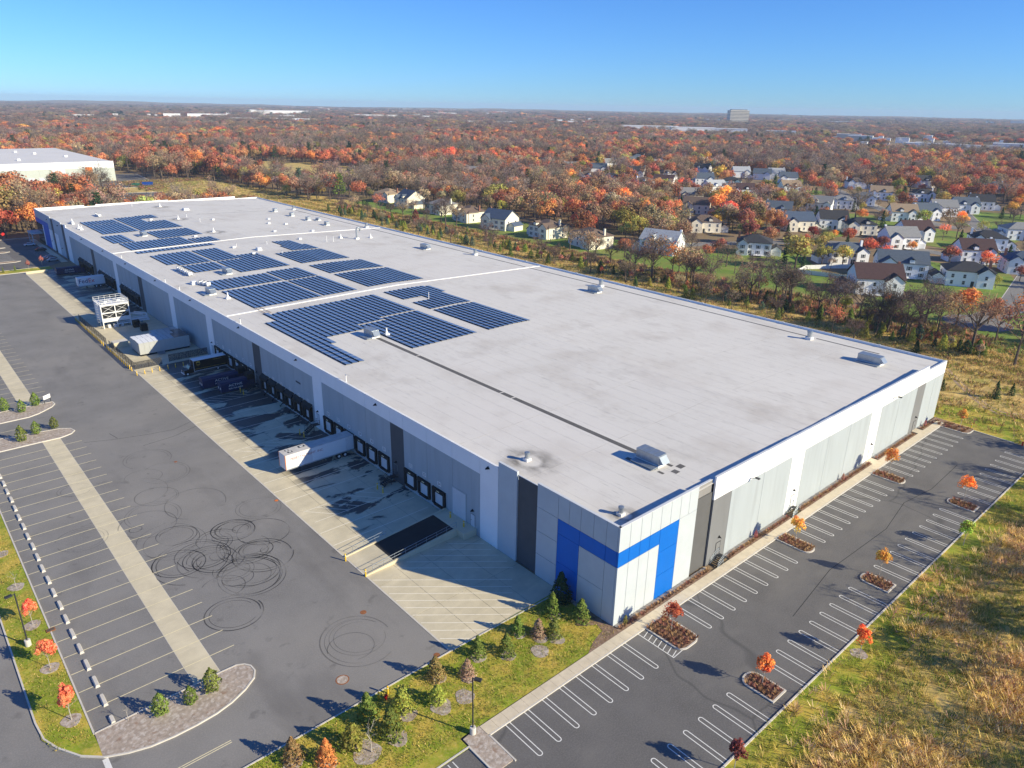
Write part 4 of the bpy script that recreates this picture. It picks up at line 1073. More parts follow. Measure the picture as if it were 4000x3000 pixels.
for x, y, l in ((-4.2, 50.6, 'far one of two bollards at the steps between docks 31 and 32'), (-4.2, 48.8, 'near one of two bollards at the steps between docks 31 and 32'), (-19.1, 35.2, 'bollard at the outer end of the ramp kerb nearer the docks'), (-18.8, 30, 'bollard at the outer end of the ramp wall by the stripes'), (-4.4, 79.8, 'far one of two bollards at the steps beside dock 26'), (-4.3, 78.2, 'near one of two bollards at the steps beside dock 26'), (-4.4, 109.9, 'far one of two bollards at the steps by the nearer compactor'), (-4.4, 108.1, 'near one of two bollards at the steps by the nearer compactor')):
    bollard(x, y, 'yellow ' + l, 'yellow bollards at the steps and ramp', 1.25)
for x, l in ((33.4, 'left of the white drive-in door'), (29.9, 'right of the white drive-in door')):
    t = thing('bollard', 'yellow bollard on the ramp landing ' + l, 'bollard', (-1.2, x, 1.2), group='bollards on the ramp landing'); MB().lathe([(.12, 0), (.12, 1.0), (.08, 1.06)], n=10).build('post', M['yellow'], t); MB().lathe([(.123, .75), (.123, .82)], n=10).build('band', M['white_metal'], t)
for x, y, l in ((-28.35, 9.1, 'taller yellow post beside the red hydrant'), (-29.6, 9.0, 'shorter yellow post left of the red hydrant'), (107.4, -7.6, 'pale yellow post in grass at the car park corner'), (106.3, -16.9, 'yellow post at the far kerb beside the second hydrant'), (106.2, -18.1, 'yellow post right of the second hydrant')):
    bollard(x, y, l, 'yellow posts by hydrants', 1.15)
def hydrant(x, y, label):
    t = thing('fire_hydrant', label, 'hydrant', (x, y, 0)); MB().lathe([(.2, 0), (.2, .05), (.13, .07), (.13, .6), (.17, .62), (.17, .68), (.1, .78), (.03, .85)], n=12).build('barrel', M['red'], t)
    for sx in (-1, 1): MB().tube((0, 0, .48), (sx * .24, 0, .48), .07, .07, 8).build('outlet', M['red'], t)
hydrant(-28.95, 8.5, 'red fire hydrant between two yellow posts on the lawn edge'); hydrant(106.1, -17.5, 'red fire hydrant at the far end of the car park')
# street lamps
def lamp(name, x, y, label, h=7.6, arm=1.0, rot=0.0, base=True):
    t = thing(name, label, 'lamp post', (x, y, .08), rot)
    if base: MB().lathe([(.34, 0), (.34, .85), (.31, .9)], n=16).build('concrete_base', M['kerb'], t)
    MB().tube((0, 0, .85), (0, 0, h), .09, .075, 8).build('pole', M['dark_metal'], t)
    a = MB().tube((0, 0, h - .12), (arm * .45, 0, h - .05), .05).build('arm', M['dark_metal'], t)
    MB().box(arm * .35, -.22, h - .16, arm * .35 + .75, .22, h + .02).build('lamp_head', M['dark_metal'], t)
lamp('lamp_post', -24.5, -1.65, 'black lamp post on the lawn corner at the sidewalk end', 7.6, .6, R(-60))
lamp('lamp_post', -57.65, 44.3, 'black lamp post with white painted base in the grass strip', 7.7, .8, R(190))
# white sign on two posts
t = thing('site_sign', 'white blank sign board on two posts at the island tip', 'sign', (-39.5, 130.0, .1), R(34))
MB().box(-.9, -.03, 1.0, .9, .03, 1.9).build('board', M['white_metal'], t)
for sx in (-.8, .8): MB().box(sx - .05, -.04, 0, sx + .05, .04, 1.0).build('leg', M['dark_metal'], t)
t = thing('kerb_drain', 'rusty drain grate on the kerb of the trailer row', 'drain', (-55.0, 45.7, .15)); MB().box(-.5, -.35, -.05, .5, .35, .03).build('frame', M['rust_iron'], t); MB().box(-.4, -.26, .03, .4, .26, .05).build('grate', M['bark'], t)
# ================================================================= THE WAREHOUSE
WH = thing('warehouse', 'long white and grey warehouse with blue corner paint and flat roof', 'warehouse')
LEN, WID = 357.8, 107.6
core = MB().box(.32, .32, 0, WID - .3, LEN - .3, 12.4).build('wall_core', M['core'], WH)
rf = MB(); xs_ = [.25, 10, 20, 30, 40, 50, 60, 70, 80, 90, 100, WID - .25]
for i in range(len(xs_) - 1):
    a, b = xs_[i], xs_[i + 1]; rf.add([(a, .25, zroof(a)), (b, .25, zroof(b)), (b, LEN - .25, zroof(b)), (a, LEN - .25, zroof(a))], [(0, 1, 2, 3)])
roof = rf.build('roof', M['roof'], WH)
def on_roof(pts, w, h, name, m):
    mb = MB()
    for k in range(len(pts) - 1):
        p, q = Vector((pts[k][0], pts[k][1])), Vector((pts[k + 1][0], pts[k + 1][1])); n = max(1, int(abs(q.x - p.x) / 8)); nn = Vector((-(q - p).y, (q - p).x)).normalized() * (w / 2)
        for j in range(n):
            a = p.lerp(q, j / n); b = p.lerp(q, (j + 1) / n); vs = []
            for c in (a - nn, b - nn, b + nn, a + nn): vs.append((c.x, c.y, zroof(c.x) + h))
            lo = [(v[0], v[1], v[2] - h) for v in vs]
            mb.add(vs + lo, [(0, 1, 2, 3), (0, 4, 5, 1), (1, 5, 6, 2), (2, 6, 7, 3), (3, 7, 4, 0)])
    return mb.build(name, m, roof)
for y in (228.0, 127.2): on_roof([(.6, y), (WID - .4, y)], .55, .16, 'expansion_joint', M['roof_white'])
on_roof([(39, 302), (88, 302)], .35, .012, 'walkway_mat', M['roof_pad'])
for a, b in ((88.2, 72.4), (72.1, 45.5), (45.2, 42.3), (42.0, 13)): on_roof([(19.7, a), (19.7, b)], .95, .012, 'walkway_mat', M['roof_pad'])
for a, b in ((300, 231), (227, 155), (154.4, 128.6), (127.9, 60), (59.6, 28.5), (26.6, 11.9)): on_roof([(101.8, a), (101.8, b)], .6, .012, 'walkway_mat', M['roof_pad'])
for k, (x0, y0, x1, y1) in enumerate(((17.0, 13.4, 17.6, 8.2), (18.6, 5.9, 19.6, 5.9), (20.4, 6.4, 21.6, 6.4), (19.8, 7.7, 20.4, 7.7), (17.0, 7.1, 17.5, 7.1))): on_roof([(x0, y0), (x1, y1)], 1.0 if k else .8, .012, 'walkway_mat', M['roof_pad'])
# faint lapped seams of the membrane
for k in range(1, 35):
    x = k * 3.07; on_roof([(x, .6), (x, LEN - .6)], .045, .006, 'roof_seam', M['roof_seam'])
for y in (18.5, 33.5, 62, 95, 110, 145, 180, 210, 245, 275, 310, 335): on_roof([(.6, y), (WID - .6, y)], .09, .007, 'roof_seam', M['roof_seam'])

def panel(mats, boxes):
    mb = MB()
    for b in boxes: mb.box(*b)
    return mb.build('wall_panel', mats, WH)
G_ = .03
# --- dock side (x = 0), panel by panel
def dock_infill(y0, y1, n, top=13.95):
    d = (y1 - y0) / n
    for i in range(n):
        a, b = y0 + i * d + G_, y0 + (i + 1) * d - G_
        panel([M['grey_wall'], M['white_wall'], M['coping_white']], [(0, a, 0, .28, b, 11.15, 0), (-.015, a, 11.152, .28, b, top - .08, 1), (-.04, a, top - .078, .34, b, top, 2)])
def dock_pilaster(y0, y1, m, top=13.95, upper=None):
    upper = upper or M['white_wall']
    panel([m, upper, M['coping_white']], [(-.012, y0 + G_, 0, .28, y1 - G_, 11.15, 0), (-.015, y0 + G_, 11.152, .28, y1 - G_, top - .08, 1), (-.04, y0 + G_, top - .078, .34, y1 - G_, top, 2)])
def dock_plain(y0, y1, m, top, x=0.0, cop=None):
    panel([m, cop or M['coping']], [(x, y0 + G_, 0, .3, y1 - G_, top - .1, 0), (x - .03, y0 + G_, top - .098, .36, y1 - G_, top, 1)])
for y0, y1, n in ((27.35, 48.2, 3), (52.3, 77.4, 3), (81.4, 106.9, 3), (111, 136.1, 3), (140.3, 165.3, 3), (169.4, 194.8, 3), (199, 222.9, 3), (227, 252.8, 3), (257, 290.4, 4)): dock_infill(y0, y1, n)
for y0, y1, m in ((23.1, 27.35, 'white_wall'), (48.2, 52.3, 'dark_wall'), (77.4, 81.4, 'white_wall'), (106.9, 111, 'dark_wall'), (136.1, 140.3, 'white_wall'), (165.3, 169.4, 'white_wall'), (194.8, 199, 'dark_wall'), (222.9, 227, 'white_wall'), (252.8, 257, 'dark_wall'), (290.4, 294.3, 'white_wall')): dock_pilaster(y0, y1, M[m])
dock_plain(19, 23.1, M['pale_wall'], 14.9); dock_plain(14.8, 19, M['dark_wall'], 14.35, .25)
dock_plain(294.3, 298.2, M['white_wall'], 14.9); dock_plain(298.2, 303, M['dark_wall'], 14.4, .25); dock_plain(303, 319.1, M['pale_wall'], 14.9); dock_plain(319.1, 324, M['dark_wall'], 14.4, .25)
def corner_cells(cells, face):
    for a, b, z0, z1, m in cells:
        if face == 'dock': bx = (0, a + G_, z0 + G_, .3, b - G_, z1 - G_, 0)
        else: bx = (a + G_, 0, z0 + G_, b - G_, .3, z1 - G_, 0)
        panel([m], [bx])
bl, pw = M['blue_wall'], M['pale_wall']
corner_cells([(.3, 2.15, 11.25, 14.8, pw), (2.15, 4.3, 11.25, 14.8, pw), (4.3, 6.55, 11.25, 14.8, pw), (6.55, 8.65, 11.25, 14.8, pw), (8.65, 10.7, 11.25, 14.8, pw), (10.7, 14.8, 11.25, 14.8, pw),
              (.3, 2.15, 9, 11.25, bl), (2.15, 6.65, 9, 11.25, bl), (6.65, 10.7, 9, 11.25, bl), (6.65, 10.7, 4.5, 9, bl), (6.65, 10.7, 0, 4.5, bl),
              (.3, 2.15, 0, 9, pw), (2.15, 6.65, 4.5, 9, pw), (2.15, 6.65, 0, 4.5, pw), (10.7, 14.8, 7.5, 11.25, pw), (10.7, 14.8, 3.75, 7.5, pw), (10.7, 14.8, 0, 3.75, pw)], 'dock')
corner_cells([(324, 330.1, 11.25, 14.8, pw), (330.1, 342, 11.25, 14.8, pw), (342, 357.7, 11.25, 14.8, pw), (330.1, 342, 9, 11.25, bl), (342, 357.7, 9, 11.25, bl), (330.1, 342, 0, 9, bl), (324, 330.1, 9.0, 11.25, pw), (324, 330.1, 0, 9.0, M['white_wall']), (342, 344, 0, 9, M['white_wall']), (344, 357.7, 4.5, 9, M['glass']), (344, 357.7, 0, 4.5, M['glass'])], 'dock')
panel([M['coping']], [(-.03, .0, 14.8, .36, 14.8, 14.9, 0)]); panel([M['coping']], [(-.03, 324, 14.8, .36, LEN, 14.9, 0)])
panel([M['white_wall']], [(-.02, 312, 0.02, -.004, 319.1, 8.7, 0)])
# --- lit side (y = 0)
corner_cells([(0, 2.1, 11.25, 14.8, pw), (2.1, 4.25, 11.25, 14.8, pw), (4.25, 6.25, 11.25, 14.8, pw), (6.25, 8.35, 11.25, 14.8, pw), (8.35, 10.4, 11.25, 14.8, pw), (10.4, 12.5, 11.25, 14.8, pw), (12.5, 14.5, 11.25, 14.8, pw), (14.5, 16.5, 11.25, 14.8, pw),
              (0, 2.1, 9, 11.25, bl), (2.1, 4.25, 9, 11.25, bl), (4.25, 6.25, 9, 11.25, bl), (6.25, 8.4, 9, 11.25, bl), (8.4, 12.5, 7.6, 11.25, bl), (8.4, 12.5, 3.8, 7.6, bl), (8.4, 12.5, 0, 3.8, bl),
              (0, 2.1, 0, 9, pw), (2.1, 4.25, 0, 9, pw), (4.25, 6.25, 0, 9, pw), (6.25, 8.4, 0, 9, pw), (12.5, 16.5, 0, 11.25, pw)], 'lit')
panel([M['coping']], [(-.0, -.03, 14.802, 16.5, .36, 14.9, 0)])
panel([M['taupe_wall'], M['coping']], [(16.5, .5, 0, 20.5, .75, 14.32, 0), (16.5, .46, 14.322, 20.5, .8, 14.4, 1)])
def lit_panel(x0, x1, low, t0=None):
    ta = 14.85 - .0075 * (x0 - 20.5) * 1.0; zb = 11.15 - .0075 * (x0 - 20.5)
    top = t0 or ta
    panel([low, M['white_wall'], M['coping']], [(x0 + G_, 0, 0, x1 - G_, .28, zb, 0), (x0 + G_, -.015, zb + .002, x1 - G_, .28, top - .08, 1), (x0 + G_, -.04, top - .078, x1 - G_, .34, top, 2)])
gw, ww, mw = M['grey_wall'], M['white_wall'], M['mid_wall']
for x0, x1, m in ((20.55, 25.2, mw), (25.2, 34.2, gw), (34.2, 42.7, gw), (42.7, 46.9, ww), (46.9, 55.1, gw), (55.1, 63.4, gw), (63.4, 72, gw), (72, 76.3, ww), (76.3, 84.7, gw), (84.7, 93.4, gw), (93.4, 97.6, mw)): lit_panel(x0, x1, m)
lit_panel(97.6, 102.6, gw, 13.35); lit_panel(102.6, 107.6, gw, 13.3)
# --- far side and back: plain
for k in range(43):
    y = k * 8.32; panel([gw, ww, M['coping']], [(WID - .28, y + G_, 0, WID, y + 8.32 - G_, 10.5, 0), (WID - .28, y + G_, 10.502, WID + .01, y + 8.32 - G_, 13.12, 1), (WID - .32, y + G_, 13.122, WID + .04, y + 8.32 - G_, 13.2, 2)])
for k, y in enumerate(range(14, 357, 24)): MB().box(WID - .42, y, 12.6, WID - .3, y + .5, 13.4).build('overflow_box', M['white_metal'], WH)
for x0, x1, top in ((0, 21, 14.9), (21, 26, 14.3), (26, 60, 14.85), (60, 95, 14.4), (95, 107.6, 13.3)):
    panel([ww, M['coping_white']], [(x0 + G_, LEN - .3, 0, x1 - G_, LEN, top - .1, 0), (x0 + G_, LEN - .34, top - .098, x1 - G_, LEN + .03, top, 1)])
MB().box(.28, 27, 12, .5, 294, 13.6).build('roof_curb', M['roof'], WH)

# --- dock doors, numbered
def dock(y, num, shelter=False, open_=True):
    d = MB().box(-.06, y - 1.25, 1.15, -.02, y + 1.25, 3.75)
    for k in range(1, 4): d.box(-.065, y - 1.25, 1.15 + .65 * k, -.055, y + 1.25, 1.17 + .65 * k)
    d = d.build('dock_door', M['door_white'], WH)
    dep = .7 if shelter else .32
    s = MB().box(-dep, y - 1.75, .95, -.005, y - 1.2, 3.9).box(-dep, y + 1.2, .95, -.005, y + 1.75, 3.9).box(-dep - .04, y - 1.75, 3.35, -.005, y + 1.75, 4.02)
    if shelter: s.add([(-dep - .1, y - 1.9, 3.9), (-dep - .1, y + 1.9, 3.9), (0, y + 1.9, 4.7), (0, y - 1.9, 4.7), (-dep - .1, y - 1.9, 3.4), (-dep - .1, y + 1.9, 3.4)], [(0, 3, 2, 1), (0, 1, 5, 4)])
    s.build('dock_seal', M['black'], d)
    MB().box(-.42, y - 1.15, .8, -.02, y + 1.15, 1.1).build('leveller', M['rubber'], d)
    for sy in (-1.45, 1.45): MB().box(-.3, y + sy - .13, .85, -.01, y + sy + .13, 1.3).build('bumper', M['rubber'], d)
    MB().box(-dep - .05, y - .35, 3.58, -dep - .045, y + .35, 3.75).build('door_tag', M['yellow_line'], d)
    if shelter: MB().tube((-.1, y - .2, .7), (-.9, y - .5, .25), .09, .09, 6).tube((-.9, y - .5, .25), (-1.1, y - .9, .0), .08, .08, 6).tube((-.9, y - .5, .25), (-.95, y + .1, 0), .07, .07, 6).build('restraint', M['black'], d)
    if num:
        MB().box(-.03, y - .5, 4.6, -.012, y + .5, 5.35).build('number_plate', M['white_metal'], d)
        text('number', str(num), .72, M['black'], d, (-.034, y, 4.97), (R(90), 0, R(-90)), sx=1.05)
nums = list(range(34, 13, -1))
for i, y in enumerate(docks_y):
    if i < 21: dock(y, nums[i], shelter=(9 <= i <= 14))
    else: dock(y, 34 - i if i < 33 else None, True)
MB().box(-.03, 87, 7.7, -.012, 89.2, 8.1).build('wall_sign', M['dark_wall'], WH)
def mandoor(y, z, h=2.1, w=1.0, m=None):
    d = MB().box(-.05, y - w / 2, z, -.02, y + w / 2, z + h).build('personnel_door', m or M['door_white'], WH)
    MB().box(-.045, y - w / 2 - .09, z, -.014, y - w / 2, z + h + .09).box(-.045, y + w / 2, z, -.014, y + w / 2 + .09, z + h + .09).box(-.045, y - w / 2, z + h, -.014, y + w / 2, z + h + .09).build('door_frame', M['mid_wall'], d)
    MB().box(-.1, y + w * .32, z + 1, -.05, y + w * .42, z + 1.08).build('handle', M['dark_metal'], d)
mandoor(29.1, 1.2); mandoor(51, 1.2, m=M['dark_wall']); mandoor(80.1, 1.2); mandoor(110, 1.2, m=M['dark_wall']); mandoor(138, 1.2)
d = MB().box(-.05, 30.9, 1.22, -.02, 34.3, 6.0)
for k in range(1, 8): d.box(-.056, 30.9, 1.22 + .6 * k, -.045, 34.3, 1.235 + .6 * k)
d = d.build('drive_in_door', M['door_white'], WH); MB().box(-.07, 30.7, 1.2, -.012, 30.9, 6.2).box(-.07, 34.3, 1.2, -.012, 34.5, 6.2).box(-.07, 30.9, 6, -.012, 34.3, 6.2).build('door_frame', M['grey_wall'], d)
def wall_light(y, z, r=.3):
    MB().add([(-.02, y - r, z), (-.02, y + r, z), (-r * 1.5, y, z - .02), (-.02, y, z + r * .9), (-r * .9, y - r * .6, z), (-r * .9, y + r * .6, z)], [(0, 4, 3), (4, 2, 3), (2, 5, 3), (5, 1, 3), (1, 5, 2, 4, 0)]).build('wall_light', M['black'], WH)
for y in (25.4, 56.8, 88, 118, 150.5, 180, 210.5, 238, 268, 309, 330): wall_light(y, 12.9, .42)
for y, z in ((29.1, 4.0), (50.8, 3.9), (80, 3.9), (110, 4), (138, 4.2), (308, 3.5), (327, 4)): wall_light(y, z, .36)
# lit side doors and lights
def lit_door(x, z, m):
    d = MB().box(x - .5, -.05, z, x + .5, -.02, z + 2.1).build('personnel_door', m, WH)
    MB().box(x - .6, -.045, z, x - .5, -.018, z + 2.2).box(x + .5, -.045, z, x + .6, -.018, z + 2.2).box(x - .5, -.045, z + 2.1, x + .5, -.018, z + 2.2).build('door_frame', M['dark_metal'], d)
    MB().box(x + .3, -.1, z + 1, x + .42, -.05, z + 1.08).build('handle', M['dark_metal'], d)
    MB().add([(x - .3, -.02, z + 3), (x + .3, -.02, z + 3), (x, -.5, z + 2.98), (x, -.02, z + 3.35)], [(0, 2, 3), (2, 1, 3), (0, 1, 2)]).build('wall_light', M['black'], WH)
lit_door(23.3, .95, M['mid_wall']); lit_door(45.1, .95, M['white_wall']); lit_door(74.6, .4, M['white_wall']); lit_door(95.9, .15, M['mid_wall'])
for x in (30.3, 81.4):
    o = MB().tube((x, 0, 11.3), (x, -.75, 11.75), .045).build('light_arm', M['dark_metal'], WH); MB().box(x - .2, -1.35, 11.66, x + .2, -.65, 11.82).build('floodlight', M['dark_metal'], o)

# ---------------------------------------------------------------- rooftop plant
def unit(x, y, w, l, h, rot, label, hood=True):
    t = thing('rooftop_unit', label, 'air handler', (x, y, zroof(x)), rot, 'air handling units on the roof')
    MB().box(-w / 2, -l / 2, 0, w / 2, l / 2, .35).build('curb', M['roof_white'], t)
    n = 4; me = MB().box(-w * .44, -l * .48, .36, w * .44, l * .48, h).build('casing', M['metal'], t)
    for k in range(n): MB().box(-w * .5, -l * .46 + k * l * .92 / n + .04, h, w * .5, -l * .46 + (k + 1) * l * .92 / n - .04, h + .07).build('roof_panel', M['galv'], t)
    for k in range(3): MB().box(-w * .45, -l * .4 + k * l * .27, .5, -w * .44, -l * .4 + k * l * .27 + l * .24, h - .15).build('access_panel', M['metal'], t)
    if hood: MB().add([(-w * .4, -l * .48, h - .1), (w * .4, -l * .48, h - .1), (w * .4, -l * .48 - .8, .7), (-w * .4, -l * .48 - .8, .7), (-w * .4, -l * .48, .6), (w * .4, -l * .48, .6)], [(0, 3, 2, 1), (0, 4, 3), (1, 2, 5), (3, 4, 5, 2)]).build('intake_hood', M['galv'], t)
    MB().box(-w / 2 - 1.3, -l * .5, .12, -w / 2 - .1, l * .45, .3).build('service_platform', M['galv'], t)
unit(18.9, 10.3, 2.0, 4.4, 1.75, 0, 'grey metal air handler nearest the blue corner of the roof')
unit(19.4, 90.2, 2.0, 3.8, 1.7, 0, 'air handler in the notch of the nearest solar array')
unit(93.0, 174.2, 1.9, 4.2, 1.7, 0, 'air handler alone on the far open roof by the long edge')
unit(93.6, 90.0, 2.0, 4.0, 1.6, 0, 'air handler beside the round ventilator at the middle of the long edge')
unit(93.5, 10.4, 2.2, 5.0, 1.7, 0, 'long air handler at the far right corner of the roof')
unit(18.9, 173.2, 1.9, 3.8, 1.7, 0, 'air handler between two solar arrays near the condenser row')
unit(5.9, 151.6, 1.9, 3.4, 1.6, 0, 'air handler close to the dock edge above the white plant enclosure')
unit(19.2, 257.5, 1.9, 3.8, 1.7, 0, 'air handler in the gap of the farther solar arrays')
for i, y in enumerate((297.2, 279, 262.6, 245)): unit(90.6, y, 1.7, 2.4, 1.5, 0, 'small boxy air handler in the far row, %s from the far end' % nth(i + 1), False)
unit(94.6, 260.7, 1.4, 3.0, 1.0, 0, 'low grey air handler just behind the far row', False)
def ventilator(x, y, s, label):
    t = thing('roof_ventilator', label, 'ventilator', (x, y, zroof(x)), 0, 'round ventilators on the roof'); t.scale = (s,) * 3
    MB().box(-.65, -.65, 0, .65, .65, .55).build('curb', M['roof_white'], t); MB().lathe([(.5, .55), (.5, 1.5)], n=16).build('drum', M['metal'], t); MB().lathe([(.56, 1.45), (.6, 1.6), (.58, 1.85), (.4, 1.92)], n=16).build('cap', M['galv'], t)
ventilator(5.2, 22.6, .72, 'round exhaust stack ringed by a dark soot stain'); ventilator(4.1, 3.4, .66, 'round exhaust stack beside the blue corner')
for x, y, l in ((101.0, 154.6, 'round ventilator on the long edge mat, third from the right corner'), (100.3, 93.6, 'round ventilator right behind the middle air handler'), (99.6, 27.3, 'round ventilator nearest the right corner of the roof'), (101.7, 300.2, 'round ventilator farthest along the long edge'), (101.8, 230.6, 'round ventilator standing at the far expansion joint')): ventilator(x, y, 1.12, l)
cone = MB().box(-.55, -.55, 0, .55, .55, .45).mesh('curb', M['roof_white']); cone2 = MB().lathe([(.42, .45), (.2, 1.0), (.15, 1.7), (.24, 1.75)], n=10).mesh('stack', M['roof_white'])
def conevent(x, y, label):
    t = thing('exhaust_cone', label, 'vent', (x, y, zroof(x)), 0, 'white cone vents on the roof'); link('curb', cone, t); link('stack', cone2, t)
for i, (x, y) in enumerate(((4.3, 291.7), (4.4, 287.6), (5.7, 309.5), (49.5, 336.3), (43.3, 291.2), (43, 249), (7.5, 143.5), (78.1, 210.2), (88.8, 205.7), (22.4, 88.6))):
    conevent(x, y, ['white cone vent by the dock edge, farther of a pair', 'white cone vent by the dock edge, nearer of a pair', 'white cone vent next to a long white box at the far corner', 'white cone vent with soot ring nearest the far wall', 'white cone vent with soot ring beside the farthest solar array', 'white cone vent with soot ring at the end of a far array', 'white cone vent beside the dock-side corner of the middle array', 'white cone vent left of the gooseneck duct', 'white cone vent right of the gooseneck duct', 'tiny white cone vent beside the air handler in the nearest array'][i])
box1 = MB().box(-.5, -.5, 0, .5, .5, .35).mesh('curb', M['roof_white']); box2 = MB().box(-.58, -.58, .35, .58, .58, .62).mesh('lid', M['white_metal'])
SM = [(76.4, 272.6), (70.6, 259.4), (76.1, 254.4), (63.2, 237.3), (76.9, 231.5), (63.2, 214.8), (54.5, 280.4), (33.7, 242.7), (36.3, 211.7), (37, 196.3), (33.4, 296.2)]
for i, (x, y) in enumerate(SM):
    t = thing('roof_hatch', 'small square white vent box on the far roof, %s by distance from the dock edge' % nth(sorted(SM).index((x, y)) + 1), 'vent', (x, y, zroof(x)), 0, 'small square vent boxes on the roof'); link('curb', box1, t); link('lid', box2, t)
for x, y, w, l, lb in ((55.7, 318.6, 2.6, 3.2, 'flat white curb box near the far end of the roof'), (41.3, 201.8, 1.6, 2.2, 'white cylinder topped box between two middle solar arrays'), (6.3, 165.7, 1.6, 1.8, 'white cube unit at the end of the condenser row'), (5.0, 306.5, 1.0, 4.5, 'long low white box at the far dock-side corner')):
    t = thing('roof_curb_box', lb, 'vent', (x, y, zroof(x))); MB().box(-w / 2, -l / 2, 0, w / 2, l / 2, .5).build('curb', M['roof_white'], t); MB().box(-w * .42, -l * .42, .5, w * .42, l * .42, 1.0).build('lid', M['white_metal'], t)
def condenser(x, y, label):
    t = thing('condenser', label, 'condenser', (x, y, zroof(x)), 0, 'small condenser units on the roof'); MB().box(-.55, -.45, .3, .55, .45, 1.25).build('casing', M['white_metal'], t); MB().lathe([(.38, 1.25), (.38, 1.32)], n=12).build('fan', M['dark_metal'], t)
    for sx in (-.45, .45): MB().box(sx - .06, -.45, 0, sx + .06, .45, .3).build('foot', M['galv'], t)
for i in range(7): condenser(9.1 + .1 * (i % 2), 187 - 1.7 * i, 'white condenser in the row beside the middle array, %s from its far end' % nth(i + 1))
for i in range(4): condenser(18.7, 325 - 1.9 * i, 'white condenser in the far cluster, %s from its far end' % nth(i + 1))
for i in range(3): condenser(7.6 + .5 * i, 163.8 - 1.6 * i, 'white condenser near the dock edge cube unit, %s from it' % nth(i + 1))
t = thing('gooseneck_duct', 'tall white gooseneck duct on the far roof', 'duct', (82.6, 205.6, zroof(82.6))); MB().box(-.7, -.7, 0, .7, .7, .6).build('curb', M['roof_white'], t)
pts = [(0, 0, .6), (0, 0, 3.6)] + [(-.75 + .75 * math.cos(a), -.0, 3.6 + .75 * math.sin(a)) for a in [PI * k / 8 for k in range(1, 9)]] + [(-1.5, 0, 2.9)]
MB().path([(-p[0], p[1], p[2]) for p in pts], .36, 10).build('pipe', M['metal'], t)
for i, (x, y, h) in enumerate(((69.4, 205.2, 2.4), (71.6, 204.1, 2.2), (.9, 68.8, 1.3), (48.3, 210.9, 1.2), (.9, 173.6, 1), (.9, 161.5, 1), (.9, 218.1, 1), (.9, 119, 1.2), (47.9, 277.6, 1.6), (48.2, 295.1, 1.4), (39.7, 346.9, 1.3), (48.5, 109, 1.8), (37.8, 213, 1.2), (44.5, 190, 1.2))):
    t = thing('vent_pipe', 'thin white vent pipe on the roof, %s from the dock edge among its kind' % nth(1 + i), 'vent pipe', (x, y, zroof(x)), 0, 'thin vent pipes on the roof'); MB().lathe([(.2, 0), (.1, .15), (.09, h)], n=8).build('pipe', M['roof_white'], t); MB().lathe([(.16, h), (.16, h + .1)], n=8).build('cap', M['galv'], t)
t = thing('pipe_run', 'rusty pipe run on blocks linking the near and middle solar arrays', 'pipe', (0, 0, 0)); MB().path([(8.9, 122.6, zroof(9) + .2), (8.9, 129, zroof(9) + .2)], .06).path([(10.2, 122.6, zroof(10) + .2), (10.2, 129, zroof(10) + .2)], .06).build('pipe', M['rust_iron'], t)
# soot stains are marks on the membrane with their own outline
st = bpy.data.materials.new('soot'); st.use_nodes = True; _N = st.node_tree.nodes; _L = st.node_tree.links; _b = _N['Principled BSDF']; _b.inputs['Base Color'].default_value = (.12, .11, .1, 1); _b.inputs['Roughness'].default_value = .9
_c = _N.new('ShaderNodeTexCoord'); _ln = _N.new('ShaderNodeVectorMath'); _ln.operation = 'LENGTH'; _L.new(_c.outputs['Object'], _ln.inputs[0])
_cv = _N.new('ShaderNodeValToRGB'); _e = _cv.color_ramp.elements; _e[0].position = .28; _e[0].color = (0, 0, 0, 1); _e[1].position = 1; _e[1].color = (0, 0, 0, 1)
for p_, v_ in ((.42, .55), (.6, .3)):
    q = _e.new(p_); q.color = (v_, v_, v_, 1)
_t = _N.new('ShaderNodeTexNoise'); _t.inputs['Scale'].default_value = 2.2; _t.inputs['Detail'].default_value = 5; _L.new(_c.outputs['Object'], _t.inputs['Vector'])
_mm = _N.new('ShaderNodeMath'); _mm.operation = 'MULTIPLY'; _t2 = _N.new('ShaderNodeMapRange'); _t2.inputs['From Min'].default_value = .3; _t2.inputs['From Max'].default_value = .65; _L.new(_t.outputs['Fac'], _t2.inputs['Value'])
_L.new(_ln.outputs['Value'], _cv.inputs[0]); _L.new(_cv.outputs[0], _mm.inputs[0]); _L.new(_t2.outputs[0], _mm.inputs[1]); _L.new(_mm.outputs[0], _b.inputs['Alpha'])
for x, y, r in ((5.4, 22.2, 4.6), (4.4, 3.0, 2.4), (49.5, 335.5, 4.5), (43.3, 290.5, 4.5), (43, 248, 5)):
    o = MB().poly([(math.cos(t), math.sin(t)) for t in [2 * PI * k / 24 for k in range(24)]], 0).build('soot_stain', st, roof, (x, y, zroof(x) + .009)); o.scale = (r, r * 1.3, 1); o.rotation_euler = (0, -math.atan((zroof(x + 1) - zroof(x - 1)) / 2), 0)

